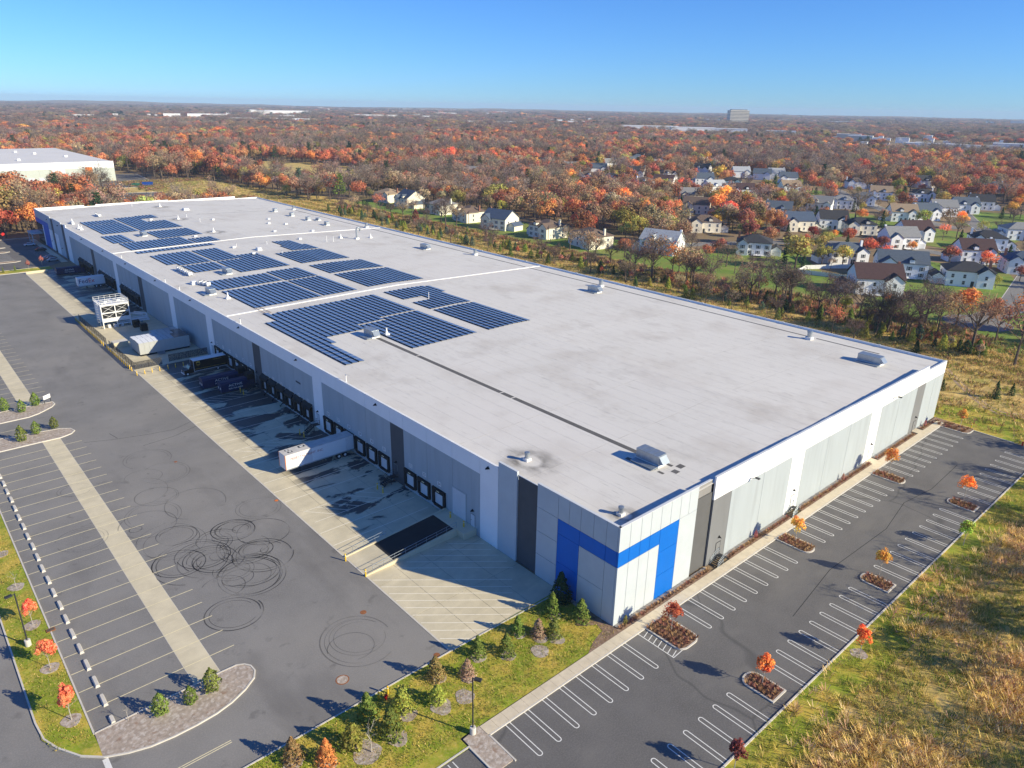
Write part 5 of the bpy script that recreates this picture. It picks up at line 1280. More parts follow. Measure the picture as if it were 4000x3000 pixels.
# ---------------------------------------------------------------- solar arrays: every panel an object of its own
PW, PL, PT = 1.24, 1.98, R(8)
ca, sa = math.cos(PT), math.sin(PT)
pv = MB(); z0 = .12
a0 = (0, 0, z0 + PW * sa); 
pv.add([(0, .05, z0 + PW * sa), (PW * ca, .05, z0), (PW * ca, PL - .05, z0), (0, PL - .05, z0 + PW * sa), (0, .05, z0 + PW * sa - .05), (PW * ca, .05, z0 - .05), (PW * ca, PL - .05, z0 - .05), (0, PL - .05, z0 + PW * sa - .05)], [(0, 1, 2, 3), (4, 7, 6, 5), (0, 4, 5, 1), (1, 5, 6, 2), (2, 6, 7, 3), (3, 7, 4, 0)], 0)
e_ = .004
pv.add([(-.01, .06, z0 + PW * sa - .03), (-.12, .06, .0), (-.12, PL - .06, .0), (-.01, PL - .06, z0 + PW * sa - .03)], [(0, 3, 2, 1), (0, 1, 2, 3)], 2)  # dark back sheet added; it stands in for the shade under the raised edge
for k in (0, 1):
    yy = .05 if k == 0 else PL - .12; pv.add([(0, yy, z0 + PW * sa + e_), (PW * ca, yy, z0 + e_), (PW * ca, yy + .07, z0 + e_), (0, yy + .07, z0 + PW * sa + e_)], [(0, 1, 2, 3)], 1)
pv.box(.2, PL - .04, .0, 1.0, PL + .05, .13, 1)
pv_me = pv.mesh('solar_panel', [M['solar'], M['solar_frame'], M['dark_metal']])
def array(label, rows):
    """rows: (x of row, y start, y end)"""
    x0 = rows[0][0]; y0 = min(r[1] for r in rows)
    t = thing('solar_array', label, 'solar array', (x0, y0, zroof(x0)), 0, 'solar arrays on the roof')
    rails = MB(); cnt = 0
    for (x, a, b) in rows:
        n = int(round((b - a) / 2.02)); zz = zroof(x) - zroof(x0); sl = math.atan(zroof(x + 1) - zroof(x))
        for k in range(n):
            if cnt < 299: link('solar_panel', pv_me, t, (x - x0, a - y0 + k * 2.02, zz)); cnt += 1
            else: rails.add([(v[0] + x - x0, v[1] + a - y0 + k * 2.02, v[2] + zz) for v in pv.v], pv.f, 0)
    if rails.v:
        o = rails.build('solar_panel', [M['solar'], M['solar_frame'], M['dark_metal']], t); o.data.polygons.foreach_set('material_index', list(pv.m) * (len(rails.f) // len(pv.m))); o['kind'] = 'stuff'
def rows(spec, pitch=1.47):
    out = []
    for xa, xb, segs in spec:
        n = int(round((xb - xa) / pitch))
        for i in range(n):
            for s_ in segs: out.append((xa + i * pitch, s_[0], s_[1]))
    return out
array('nearest solar array, large and L-shaped around an air handler', rows([(5.4, 8.3, [(76.7, 115.4)]), (8.4, 9.9, [(76.7, 122.2)]), (9.87, 11.3, [(91.0, 122.2)]), (11.35, 21.6, [(95.7, 122.2)]), (21.6, 28.8, [(76.7, 98.8), (99.8, 122.2)])]))
array('narrow solar array just right of the L-shaped one', rows([(29.2, 39, [(76.7, 100.8), (101.8, 122.1)])]))
array('notched solar array right of the central roof walkway', rows([(42.8, 48.7, [(76.5, 98.8), (99.9, 107.2), (112.1, 121.6)]), (48.7, 56.1, [(76.5, 98.8), (99.9, 121.6)]), (56.1, 57.6, [(113.3, 121.6)])]))
array('broad solar array behind the near expansion joint, left block', rows([(9, 28, [(129.4, 152.6), (153.6, 166.6)])]))
array('slim solar array behind the near expansion joint, middle block', rows([(28.7, 38.7, [(129.6, 151.8), (152.8, 166.2)])]))
array('solar array behind the near expansion joint, right block', rows([(43, 61.9, [(130.4, 151.6), (152.8, 167.2)])]))
array('irregular solar array in front of the thin vent pipes', rows([(43, 50.2, [(171.6, 191.2)]), (50.2, 60, [(171.6, 192.4), (193.6, 203.6)]), (51.6, 59.1, [(203.8, 213.6)])]))
array('large solar array beside the condenser row', rows([(8.9, 11.8, [(196.4, 215.2)]), (11.8, 22.2, [(179.8, 192.4), (193.4, 215)])]))
array('solar array left of the thin vent pipes, stepped at its far end', rows([(22.8, 31.5, [(171.5, 191.8), (192.8, 214.8)]), (31.6, 38.8, [(171.5, 197.8)])]))
array('thin strip of solar panels behind the far expansion joint', rows([(7.1, 33, [(221.2, 225.3)])]))
array('solar array beyond the far expansion joint, dock side', rows([(6, 13.5, [(246.6, 264.4)]), (7.3, 21.4, [(229.2, 246)])]))
array('solar array beyond the far expansion joint, roof centre', rows([(22, 29.8, [(229.3, 244.8)]), (29.8, 38.6, [(229.3, 238.4)])]))
array('solar array behind the far gap air handler', rows([(22.2, 38.9, [(247, 264.8)])]))
array('farthest solar array, left block', rows([(8.1, 21.6, [(269.8, 296), (297, 308)])]))
array('farthest solar array, right block with a notch', rows([(22.1, 31.1, [(269.8, 310)]), (31.1, 38.6, [(269.8, 291.4), (301.4, 311)])]))
# ================================================================= ALONG THE DOCKS
# ramp to the drive-in door
t = thing('loading_ramp', 'concrete ramp with black surface and railings up to the drive-in door', 'ramp', (0, 0, 0))
MB().add([(-18.6, 30.25, .03), (-2.5, 30.25, 1.2), (-2.5, 35.9, 1.2), (-18.6, 35.9, .03)], [(0, 1, 2, 3)]).build('ramp_slab', M['apron'], t)
MB().add([(-13.9, 30.3, .385), (-2.8, 30.3, 1.193), (-2.8, 35.85, 1.193), (-13.9, 35.85, .385)], [(0, 1, 2, 3)]).build('black_surface', M['black_tar'], t)
for v in t.children[-1].data.vertices: v.co.z += .012
MB().box(-2.5, 28.2, 0, -.02, 36.0, 1.2).build('landing', M['concrete'], t)
def wall(y, xe, z1):
    return MB().add([(-18.7, y, 0), (xe, y, 0), (xe, y, z1), (-18.7, y, .22), (-18.7, y + .28, 0), (xe, y + .28, 0), (xe, y + .28, z1), (-18.7, y + .28, .22)], [(0, 1, 2, 3), (5, 4, 7, 6), (3, 2, 6, 7), (0, 3, 7, 4), (1, 5, 6, 2)]).build('side_wall', M['concrete'], t)
wall(29.95, -2.5, 1.38); wall(35.92, -.05, 1.38)
def rail(y, xa, xb, f, h=1.05):
    n = max(2, int(abs(xb - xa) / 1.7)); mb = MB()
    for k in range(n + 1):
        x = xa + (xb - xa) * k / n; mb.tube((x, y, f(x)), (x, y, f(x) + h), .026, .026, 6)
    for hh in (h, h * .55): mb.tube((xa, y, f(xa) + hh), (xb, y, f(xb) + hh), .028, .028, 6)
    return mb
fz = lambda x: .22 + (x + 18.7) * (1.16 / 16.2)
rail(30.09, -17.6, -2.5, fz).build('railing', M['galv'], t); rail(36.06, -17.4, -11.6, fz).build('railing', M['galv'], t)
def stairs(name, label, wallx, y, z, run_dir, m, mr, w=1.25, axis='y', deep=1.5):
    """landing against the wall, flight running along or out; local frame: wall at x=0, outward -x"""
    t = thing(name, label, 'stairs', (wallx, y, 0))
    n = 6; mb = MB()
    MB().box(-deep, -w / 2, z - .08, -.03, w / 2, z).build('landing', m, t)
    for k in range(n - 1):
        zz = z - z / n * (k + 1); MB().box(-deep - .28 * (k + 1), -w / 2, zz - .05, -deep - .28 * k, w / 2, zz).build('step', m, t)
    L_ = .28 * (n - 1)
    for sy in (-w / 2, w / 2):
        MB().add([(-deep, sy - .03, z), (-deep, sy - .03, z - .25), (-deep - L_ - .1, sy - .03, 0), (-deep - L_ - .1, sy - .03, .2), (-deep, sy + .03, z), (-deep, sy + .03, z - .25), (-deep - L_ - .1, sy + .03, 0), (-deep - L_ - .1, sy + .03, .2)], [(0, 1, 2, 3), (7, 6, 5, 4), (0, 3, 7, 4), (1, 5, 6, 2)]).build('stringer', mr, t)
        r = MB()
        for hh in (.5, .95): r.tube((-.05, sy, z + hh), (-deep, sy, z + hh), .025, .025, 6).tube((-deep, sy, z + hh), (-deep - L_, sy, .05 + hh), .025, .025, 6)
        for px, pz in ((-.1, z), (-deep, z), (-deep - L_ / 2, z / 2), (-deep - L_, .05)): r.tube((px, sy, pz), (px, sy, pz + .95), .028, .028, 6)
        r.build('railing', mr, t)
    for px in (-deep + .1,):
        for sy in (-w / 2 + .05, w / 2 - .05): MB().box(px - .04, sy - .04, 0, px + .04, sy + .04, z - .08).build('post', mr, t)
    return t
stairs('dock_stairs', 'dark steel stairs between docks 31 and 32', 0, 51, 1.2, 0, M['dark_metal'], M['dark_metal'])
stairs('dock_stairs', 'dark steel stairs at the white pilaster beside dock 26', 0, 80.1, 1.2, 0, M['dark_metal'], M['dark_metal'])
stairs('dock_stairs', 'dark steel stairs beside the nearer blue compactor', 0, 110, 1.2, 0, M['dark_metal'], M['dark_metal'])
for x, z, l in ((23.0, .95, 'grey steel stairs nearest the blue corner on the lit wall'), (44.7, .95, 'grey steel stairs at the middle white pilaster of the lit wall')):
    s = stairs('wall_stairs', l, x, 0, z, 0, M['dark_metal'], M['galv'], 1.3, deep=.1 + .9)
    # flight runs along the wall: turn the whole stair and push it off the wall
    s.rotation_euler = (0, 0, 0); s.location = (x + .95, -.78, .02)
for x, w in ((74.6, 2.4), (96.4, 2.4)):
    t = struct(MB().prism([(x - w / 2, -1.42), (x + w / 2, -1.42), (x + w / 2, -.02), (x - w / 2, -.02)], 0, .16).build('door_landing', M['walk']))
t = thing('handrail', 'small grey handrail at the far white pilaster door', 'handrail', (75.9, 0, .16)); MB().path([(0, -1.2, 0), (0, -1.2, .95), (0, -.1, .95), (0, -.1, 0)], .03).build('rail', M['galv'], t)

# ---------------------------------------------------------------- trailers and trucks (nose towards -x)
def wheels(t, xs_, y, r=.5, wid=.55):
    for x in xs_:
        for sy in (-1, 1):
            w = MB().tube((x, sy * y - wid / 2, r), (x, sy * y + wid / 2, r), r, r, 16).build('wheel', M['rubber'], t)
            MB().tube((x, sy * (y + wid / 2 - .02), r), (x, sy * (y + wid / 2 + .015), r), r * .55, r * .5, 12).build('rim', M['white_metal'], w)
def trailer(label, x_nose, x_tail, y, w, z0, z1, side, roofm, rot=0.0):
    t = thing('semi_trailer', label, 'trailer', (x_tail, y, .03), rot); L_ = x_tail - x_nose
    b = MB(); b.box(-L_, -w / 2, z0, 0, w / 2, z1 - .05, 0); b.build('box_body', side, t)
    MB().box(-L_, -w / 2, z1 - .048, 0, w / 2, z1).build('roof', roofm, t)
    for sy in (-1, 1): MB().box(-L_ - .01, sy * w / 2 - .03 * sy, z0 - .1, .0, sy * (w / 2 + .02), z0 + .1).build('side_rail', M['metal'], t)
    for k in range(1, int(L_ / 1.2)): pass
    MB().box(-L_ - .03, -w / 2 - .01, z0, -L_ + .08, -w / 2 + .08, z1).box(-L_ - .03, w / 2 - .08, z0, -L_ + .08, w / 2 + .01, z1).build('corner_post', M['orange'] if 'PEDESTAL' in label else M['white_metal'], t)
    MB().box(-L_ * .22, -.9, z0 - .35, -.3, .9, z0 - .02).build('bogie', M['dark_metal'], t)
    wheels(t, (-1.9, -3.2), w / 2 - .36)
    for sy in (-.8, .8):
        lg = MB().box(-L_ + 2.7, sy - .07, .06, -L_ + 2.85, sy + .07, z0).box(-L_ + 2.6, sy - .14, 0, -L_ + 2.95, sy + .14, .07).build('landing_leg', M['dark_metal'], t)
    return t
M['trailer_white'] = mat('trailer_white', (.70, .70, .71), .45, .07, .9, space='obj', stretch=(1, 1, .3)); overlay(M['trailer_white'], 1.1, .55, .7, (.5, .47, .45), .5, space='obj')
M['trailer_new'] = mat('trailer_new', (.8, .81, .82), .35, .02, .8)
M['trailer_roof'] = mat('trailer_roof', (.55, .53, .5), .7, .15, .8)
M['purple'] = mat('purple', (.03, .006, .12), .5, .02, 1); M['fx_orange'] = mat('fx_orange', (.75, .06, .01), .5, .02, 1)
M['print_red'] = mat('print_red', (.42, .12, .1), .6, .15, 1); M['print_white'] = mat('print_white', (.78, .78, .76), .6, .03, 1)
M['brown_truck'] = mat('brown_truck', (.022, .012, .008), .35, .08, 1); M['gold'] = mat('gold', (.65, .42, .08), .5, .05, 1)
M['blue_steel'] = mat('blue_steel', (.008, .018, .075), .5, .2, 1.5)
tr = trailer('scuffed white semi trailer lettered in red parked at dock 28', -14.2, -.35, 66.5, 2.55, 1.15, 4.05, M['trailer_white'], M['trailer_roof'], R(.8))
for c in tr.children:
    if c.name.startswith('corner_post'): c.data.materials[0] = M['orange']
text('lettering', 'PEDESTAL MGMT. INC.', .62, M['print_red'], tr, (-9.6, -1.29, 3.05), (R(90), 0, 0), sx=1.05)
for k, (x0, x1, z0, z1) in enumerate(((-13.7, -12.9, 1.4, 2.5), (-11.6, -10.4, 1.3, 3.9), (-8.6, -1.7, 1.35, 3.9), (-13.0, -12.6, 2.7, 3.0))): MB().box(x0, -1.29, z0, x1, -1.2772, z1).build('side_panel', M['trailer_new'], tr)
for x, y, s_ in ((-12.6, .6, .38), (-12.4, -.3, .45), (-9.8, .5, .62)):
    h = MB().box(x - s_, y - s_ * .6, 4.051, x + s_, y + s_ * .6, 4.085).build('roof_patch', M['dark_metal'], tr); MB().box(x - s_ * .5, y - s_ * .28, 4.086, x + s_ * .5, y + s_ * .28, 4.1).build('hatch', M['trailer_new'], h)
fx = trailer('short white delivery trailer with purple and orange name at a far dock', -9.2, -.35, 241.6, 2.55, 1.1, 4.0, M['trailer_new'], M['trailer_new'])
text('lettering', 'Fed', 2.05, M['purple'], fx, (-5.62, -1.29, 2.7), (R(90), 0, 0), ext=.02, sx=1.0, align='RIGHT'); text('lettering', 'Ex', 2.05, M['fx_orange'], fx, (-5.58, -1.29, 2.7), (R(90), 0, 0), ext=.02, sx=1.0, align='LEFT')
# brown box truck
t = thing('box_truck', 'dark brown delivery box truck with gold shield backed to a dock', 'truck', (-.35, 129.4, .03), 0)
MB().box(-8.0, -1.22, .95, 0, 1.22, 3.46).build('box_body', M['brown_truck'], t); MB().box(-8.0, -1.22, 3.462, 0, 1.22, 3.52).build('roof', M['trailer_new'], t)
MB().box(-8.03, -1.25, .85, .0, -1.2, .95).box(-8.03, -1.25, .95, -7.95, -1.19, 3.5).box(-8.03, 1.19, .95, -7.95, 1.25, 3.5).build('trim', M['white_metal'], t)
MB().box(-8.0, -1.235, 1.35, -.3, -1.222, 1.41).build('stripe', M['gold'], t)
cb = MB().add([(-8.1, -1.05, .6), (-10.3, -1.0, .6), (-10.35, -1.0, 1.35), (-9.2, -1.05, 1.55), (-8.75, -1.0, 2.35), (-8.1, -1.05, 2.4), (-8.1, 1.05, .6), (-10.3, 1.0, .6), (-10.35, 1.0, 1.35), (-9.2, 1.05, 1.55), (-8.75, 1.0, 2.35), (-8.1, 1.05, 2.4)], [(0, 1, 2, 3, 4, 5), (11, 10, 9, 8, 7, 6), (1, 7, 8, 2), (2, 8, 9, 3), (3, 9, 10, 4), (4, 10, 11, 5), (5, 11, 6, 0), (0, 6, 7, 1)]).build('cab', M['brown_truck'], t)
MB().add([(-9.17, -.92, 1.62), (-9.17, .92, 1.62), (-8.8, .9, 2.28), (-8.8, -.9, 2.28)], [(0, 1, 2, 3)]).build('windscreen', M['glass'], cb)
for v in cb.children[0].data.vertices: v.co.x -= .03
for sy in (-1, 1):
    MB().box(-8.95, sy * 1.06 - .01, 1.6, -8.25, sy * 1.06 + .01, 2.2).build('side_window', M['glass'], cb); MB().box(-10.38, sy * .75 - .16, .95, -10.3, sy * .75 + .16, 1.2).build('headlight', M['white_metal'], cb)
MB().box(-10.5, -1.05, .45, -10.3, 1.05, .72).build('bumper', M['white_metal'], cb); wheels(t, (-9.6, -2.2), .88, .45, .35)
MB().box(-8, -.6, .6, -.2, .6, .95).build('chassis', M['dark_metal'], t)
shp = [(-.45, .55), (0, .68), (.45, .55), (.45, -.05), (.32, -.38), (0, -.6), (-.32, -.38), (-.45, -.05)]
sh = MB().add([(-6.9 + p[0], -1.24, 2.62 + p[1]) for p in shp], [tuple(range(8))]).build('shield', M['gold'], t)
MB().add([(-6.9 + p[0] * .86, -1.246, 2.48 + p[1] * .74) for p in shp], [tuple(range(8))]).build('shield_field', M['brown_truck'], sh)
text('lettering', 'ups', .5, M['gold'], sh, (-6.9, -1.25, 2.42), (R(90), 0, 0))
text('lettering', 'Worldwide Services', .26, M['gold'], t, (-2.2, -1.235, 3.05), (R(90), 0, 0))
# blue compactor containers
def compactor(label, x0, x1, y, w, h, l1, l2):
    t = thing('compactor', label, 'compactor', (x1, y, .03), 0, 'blue trash compactors at the docks'); L_ = x1 - x0
    prof = [(-w / 2, .25), (-w / 2, h - .45), (-w / 2 + .35, h), (w / 2 - .35, h), (w / 2, h - .45), (w / 2, .25)]
    b = MB(); vs = [(-L_, p[0], p[1]) for p in prof] + [(-1.6, p[0], p[1]) for p in prof]; n = 6
    b.add(vs, [tuple(range(n)), tuple(range(2 * n - 1, n - 1, -1))] + [(i, n + i, n + (i + 1) % n, (i + 1) % n) for i in range(n)]); b.build('container', M['blue_steel'], t)
    for k in range(5): MB().box(-L_ + .5 + k * (L_ - 2.4) / 4, -w / 2 - .05, .3, -L_ + .6 + k * (L_ - 2.4) / 4, -w / 2 + .02, h - .5).build('rib', M['blue_steel'], t)
    MB().box(-1.55, -w / 2 + .1, .2, 0, w / 2 - .1, 2.0).build('ram_housing', M['blue_steel'], t); MB().box(-1.5, -w / 2 + .0, 2.0, .25, w / 2 - .0, 3.35).build('hopper', M['black'], t)
    MB().box(-L_, -w / 2 + .2, 0, -.3, -w / 2 + .45, .25).box(-L_, w / 2 - .45, 0, -.3, w / 2 - .2, .25).build('skid', M['dark_metal'], t)
    cx = -L_ / 2 - .6
    text('lettering', l1, .8, M['print_white'], t, (cx, -w / 2 - .06, h * .63), (R(90), 0, 0), sx=1.2); text('lettering', l2, .52, M['print_white'], t, (cx, -w / 2 - .06, h * .63 - .75), (R(90), 0, 0), sx=1.15)
    for sy in (-.6, .6): MB().box(-L_ - .05, sy - .15, .9, -L_ - .01, sy + .15, 1.4).build('reflector', M['print_white'], t)
compactor('blue trash compactor nearest the camera, beside the dock stairs', -8.1, -.3, 112.6, 2.3, 2.55, 'ACTIVE', '908-766-0404')
compactor('blue trash compactor between the brown truck and its twin', -10.4, -.3, 117.9, 2.3, 2.55, 'ACTIVE', '908-766-0404')
compactor('far blue trash compactor beside the green strip at the dock end', -10.2, -.3, 271, 2.4, 2.6, 'ACTIVE', '908-766-0404')

# ---------------------------------------------------------------- plant yard: cooling tower, enclosure, fence
yard = struct(MB().prism([(-18.6, 140.5), (-18.6, 198), (-.1, 198), (-.1, 140.5)], 0, .045).build('plant_yard_slab', M['concrete']))
t = thing('cooling_tower', 'white steel framed cooling tower with braces, railed deck and ladder', 'cooling tower', (-11.35, 186.9, .05))
X0, X1, Y0, Y1 = -3.7, 3.7, -3.5, 3.5
for x in (X0, 0, X1):
    for y in (Y0, Y1): MB().box(x - .13, y - .13, 0, x + .13, y + .13, 7.0).build('column', M['white_metal'], t)
for z in (2.0, 2.35, 4.55, 6.75):
    for y in (Y0, Y1): MB().box(X0, y - .12, z - .16, X1, y + .12, z + .16).build('beam', M['white_metal'], t)
    for x in (X0, X1): MB().box(x - .11, Y0, z - .15, x + .11, Y1, z + .15).build('beam', M['white_metal'], t)
for y in (Y0 - .08, Y1 + .08):
    for xa, xb in ((X0, 0), (0, X1)):
        for za, zb in ((2.4, 4.5), (4.6, 6.7)): MB().tube((xa, y, za), (xb, y, zb), .05, .05, 6).tube((xa, y, zb), (xb, y, za), .05, .05, 6).build('brace', M['white_metal'], t)
MB().box(X0 + .3, Y0 + .6, 2.2, X1 - .3, Y1 - .6, 6.7).build('louvre_core', M['black'], t)
for k in range(11):
    z = 2.5 + k * .4; MB().add([(X0 + .2, Y0 + .25, z), (X1 - .2, Y0 + .25, z), (X1 - .2, Y0 + .58, z + .3), (X0 + .2, Y0 + .58, z + .3)], [(0, 1, 2, 3)]).build('louvre', M['dark_metal'], t)
MB().box(X0 - .05, Y0 + .2, 2.4, X0 + .05, Y1 - .2, 6.9).build('end_panel', M['white_metal'], t); MB().box(X1 - .05, Y0 + .2, 2.4, X1 + .05, Y1 - .2, 6.9).build('end_panel', M['white_metal'], t)
MB().box(X0, Y0, 2.0, X1, Y0 + .12, 2.95).build('basin', M['white_metal'], t)
MB().box(X0 - .2, Y0 - .2, 6.95, X1 + .2, Y1 + .2, 7.08).build('deck', M['white_metal'], t)
for x in (-1.8, 1.8):
    f = MB().lathe([(1.35, 7.08), (1.25, 7.35), (1.3, 7.6)], (x, .4, 0), 20).build('fan_shroud', M['metal'], t); MB().tube((x - 1.2, .4, 7.68), (x + 1.2, .4, 7.68), .06).tube((x, -.8, 7.68), (x, 1.6, 7.68), .06).build('fan_guard', M['white_metal'], f)
for x in (-2.6, 2.4): MB().tube((x - .7, Y0 + .5, 7.3), (x + .6, Y0 + .8, 7.3), .16).build('header_pipe', M['white_metal'], t)
r = MB()
for zz in (7.6, 8.15): r.path([(X0 - .15, Y0 - .15, zz), (X1 + .15, Y0 - .15, zz), (X1 + .15, Y1 + .15, zz), (X0 - .15, Y1 + .15, zz), (X0 - .15, Y0 - .15, zz)], .045)
for k in range(6):
    for y in (Y0 - .15, Y1 + .15): r.tube((X0 - .15 + k * 1.54, y, 7.08), (X0 - .15 + k * 1.54, y, 8.15), .045)
for k in range(1, 6):
    for x in (X0 - .15, X1 + .15): r.tube((x, Y0 - .15 + k * 1.2, 7.08), (x, Y0 - .15 + k * 1.2, 8.15), .045)
r.build('railing', M['white_metal'], t)
l = MB()
for sy in (-.25, .25): l.tube((X0 - .5, -2.4 + sy, 0), (X0 - .5, -2.4 + sy, 8.1), .04)
for k in range(24): l.tube((X0 - .5, -2.65, .3 + k * .32), (X0 - .5, -2.15, .3 + k * .32), .025, .025, 5)
for k in range(8): l.path([(X0 - .5, -2.7, 2 + k * .75), (X0 - .95, -2.7, 2 + k * .75), (X0 - 1.1, -2.4, 2 + k * .75), (X0 - .95, -2.1, 2 + k * .75), (X0 - .5, -2.1, 2 + k * .75)], .025, 5)
l.build('caged_ladder', M['white_metal'], t)
t = thing('pipework', 'insulated pipes and pumps on low frames between tower and wall', 'pipes', (0, 0, .05))
for y, z in ((184.5, 1.1), (185.5, 1.1), (186.5, 1.3), (183.6, .8)): MB().tube((-11.2, y, z), (-2.6, y, z), .22).tube((-2.6, y, z), (-2.6, y - .4, z), .22).build('pipe', M['white_metal'], t)
MB().path([(-5.2, 188.5, 2.4), (-2.4, 186.2, 2.0), (-2.2, 186, .4)], .26, 8).path([(-6.5, 188, 2.4), (-3.6, 185.6, 2.0)], .24, 8).build('pipe', M['white_metal'], t)
for x in (-10.5, -8.5, -6.5, -4.5): MB().box(x - .08, 183.2, 0, x + .08, 186.9, .7).build('frame', M['galv'], t)
for x in (-13.5, -12, -10): MB().box(x - .35, 183.6, 0, x + .35, 184.6, .9).build('pump', M['white_metal'], t)
for i, (x, y) in enumerate(((-7.2, 179.8), (-6.6, 174.6))):
    t = thing('chemical_tank', 'black square tank in the plant yard, %s from the cooling tower' % nth(i + 1), 'tank', (x, y, .05), 0, 'black tanks in the plant yard'); MB().box(-.9, -.8, .1, .9, .8, 2.1).build('body', M['black'], t); MB().lathe([(.4, 2.1), (.35, 2.25)], n=12).build('lid', M['dark_metal'], t)
t = thing('low_wall_tank', 'grey concrete block tank wall beside the plant enclosure', 'wall', (-16, 163.2, .05)); MB().box(-1.8, -1.2, 0, 1.8, 1.4, 1.4).build('body', M['concrete'], t); MB().box(-1.85, -1.25, 1.4, 1.85, 1.45, 1.5).build('cap', M['kerb'], t)
t = thing('plant_enclosure', 'long grey metal plant enclosure with panelled roof on a dark base', 'equipment building', (-8.1, 154.4, .05))
MB().box(-6.2, -3.6, 0, 6.2, 3.8, .5).build('base', M['black'], t)
enc = mat('enclosure', (.42, .43, .42), .6, .05, .5)
for k in range(10): MB().box(-6.4 + k * 1.28 + .012, -3.9, .5, -6.4 + (k + 1) * 1.28 - .012, -3.6, 3.55).build('wall_panel', enc, t)
MB().box(-6.4, -3.58, .5, -6.1, 4, 3.5).box(6.1, -3.58, .5, 6.4, 4, 3.5).box(-6.1, 3.7, .5, 6.1, 4, 3.5).build('wall', enc, t)
for k in range(10):
    for j in range(2):
        m = M['glass'] if (k >= 7 and j == 0) or (k >= 8) else M['trailer_new'] if k < 4 else M['metal']
        MB().add([(-6.4 + k * 1.28 + .03, -3.92 + j * 4 + .03, 3.55 + .012 * j), (-6.4 + (k + 1) * 1.28 - .03, -3.92 + j * 4 + .03, 3.55 + .012 * j), (-6.4 + (k + 1) * 1.28 - .03, .05 + j * 4 - .03, 3.75 - .2 * j), (-6.4 + k * 1.28 + .03, .05 + j * 4 - .03, 3.75 - .2 * j)], [(0, 1, 2, 3)]).build('roof_panel', m, t)
MB().box(-6.35, -3.88, 3.4, 6.35, 3.95, 3.53).build('roof_deck', M['dark_metal'], t)
for k in range(4): MB().box(-2.3, -4.0 - .3 * (k + 1), .38 - .1 * k, -.4, -4.0 - .3 * k, .44 - .1 * k).build('step', M['galv'], t)
t2 = thing('side_unit', 'low grey unit attached behind the plant enclosure', 'equipment', (-5.2, 161.0, .05)); MB().box(-3.4, -2, .1, 3.4, 1.2, 3.2).build('body', enc, t2)
for k in range(4): MB().box(-3.3 + k * 1.7, -1.9, 3.2, -1.75 + k * 1.7, 1.1, 3.3).build('roof_panel', M['metal'], t2)
mesh_m = bpy.data.materials.new('fence_mesh'); mesh_m.use_nodes = True; _N = mesh_m.node_tree.nodes; _L = mesh_m.node_tree.links; _b = _N['Principled BSDF']; _b.inputs['Base Color'].default_value = (.02, .02, .022, 1); _b.inputs['Roughness'].default_value = .6
_c = _N.new('ShaderNodeTexCoord'); _w = _N.new('ShaderNodeTexVoronoi'); _w.feature = 'DISTANCE_TO_EDGE'; _w.inputs['Scale'].default_value = 6; _L.new(_c.outputs['Object'], _w.inputs['Vector'])
_r = _N.new('ShaderNodeMapRange'); _r.inputs['From Min'].default_value = .05; _r.inputs['From Max'].default_value = .2; _r.inputs['To Min'].default_value = .95; _r.inputs['To Max'].default_value = .35; _L.new(_w.outputs['Distance'], _r.inputs['Value']); _L.new(_r.outputs[0], _b.inputs['Alpha'])
def fence(label, pts, h=1.9):
    t = thing('mesh_fence', label, 'fence', (pts[0][0], pts[0][1], .045)); ox, oy = pts[0]
    for k in range(len(pts) - 1):
        a, b = Vector(pts[k]), Vector(pts[k + 1]); n = max(1, round((b - a).length / 2.6))
        for j in range(n):
            p, q = a.lerp(b, j / n), a.lerp(b, (j + 1) / n)
            MB().add([(p.x - ox, p.y - oy, .05), (q.x - ox, q.y - oy, .05), (q.x - ox, q.y - oy, h), (p.x - ox, p.y - oy, h)], [(0, 1, 2, 3)]).build('mesh_panel', mesh_m, t)
            MB().tube((p.x - ox, p.y - oy, 0), (p.x - ox, p.y - oy, h + .06), .05, .05, 6).build('post', M['dark_metal'], t)
        MB().tube((a.x - ox, a.y - oy, h), (b.x - ox, b.y - oy, h), .03, .03, 5).build('top_rail', M['dark_metal'], t)
fence('black mesh fence in front of the cooling tower', [(-18.5, 167), (-18.5, 198)]); fence('black mesh fence in front of the plant enclosure, returning at the gate', [(-18.5, 164), (-18.5, 141), (-12, 141)]); fence('black mesh fence across the yard behind the brown truck', [(-10, 142), (-.2, 142)])

# ---------------------------------------------------------------- far lot at the end of the docks
struct(MB().poly([(-120, 290), (-9.5, 290), (-3.6, 296), (-3.6, 366), (-120, 366)], 0).build('far_asphalt_lot', M['asphalt_lot']))
gs = struct(MB().prism([(-120, 283.2), (-9, 283.2), (-9, 290), (-120, 290)], -.02, .1).build('grass_strip', M['lawn'])); MB().strip([(-120, 283.1), (-9, 283.1)], .2, 0, h=.16).build('kerb', M['kerb'], gs); MB().strip([(-120, 290.1), (-9, 290.1)], .2, 0, h=.16).build('kerb', M['kerb'], gs)
t = thing('low_end_wall', 'low white concrete wall with orange end at the dock apron', 'wall', (-15, 279.4, 0)); MB().box(-3.7, -.2, 0, 3.5, .2, .9).build('body', M['concrete'], t)
struct(MB().prism([(-3.5, 296), (-1.2, 296), (-1.2, 362), (-3.5, 362)], 0, .12).build('sidewalk', M['walk']))
struct(MB().prism([(-1.15, 296), (-.05, 296), (-.05, 343), (-1.15, 343)], 0, .1).build('planting_bed', M['mulch']))
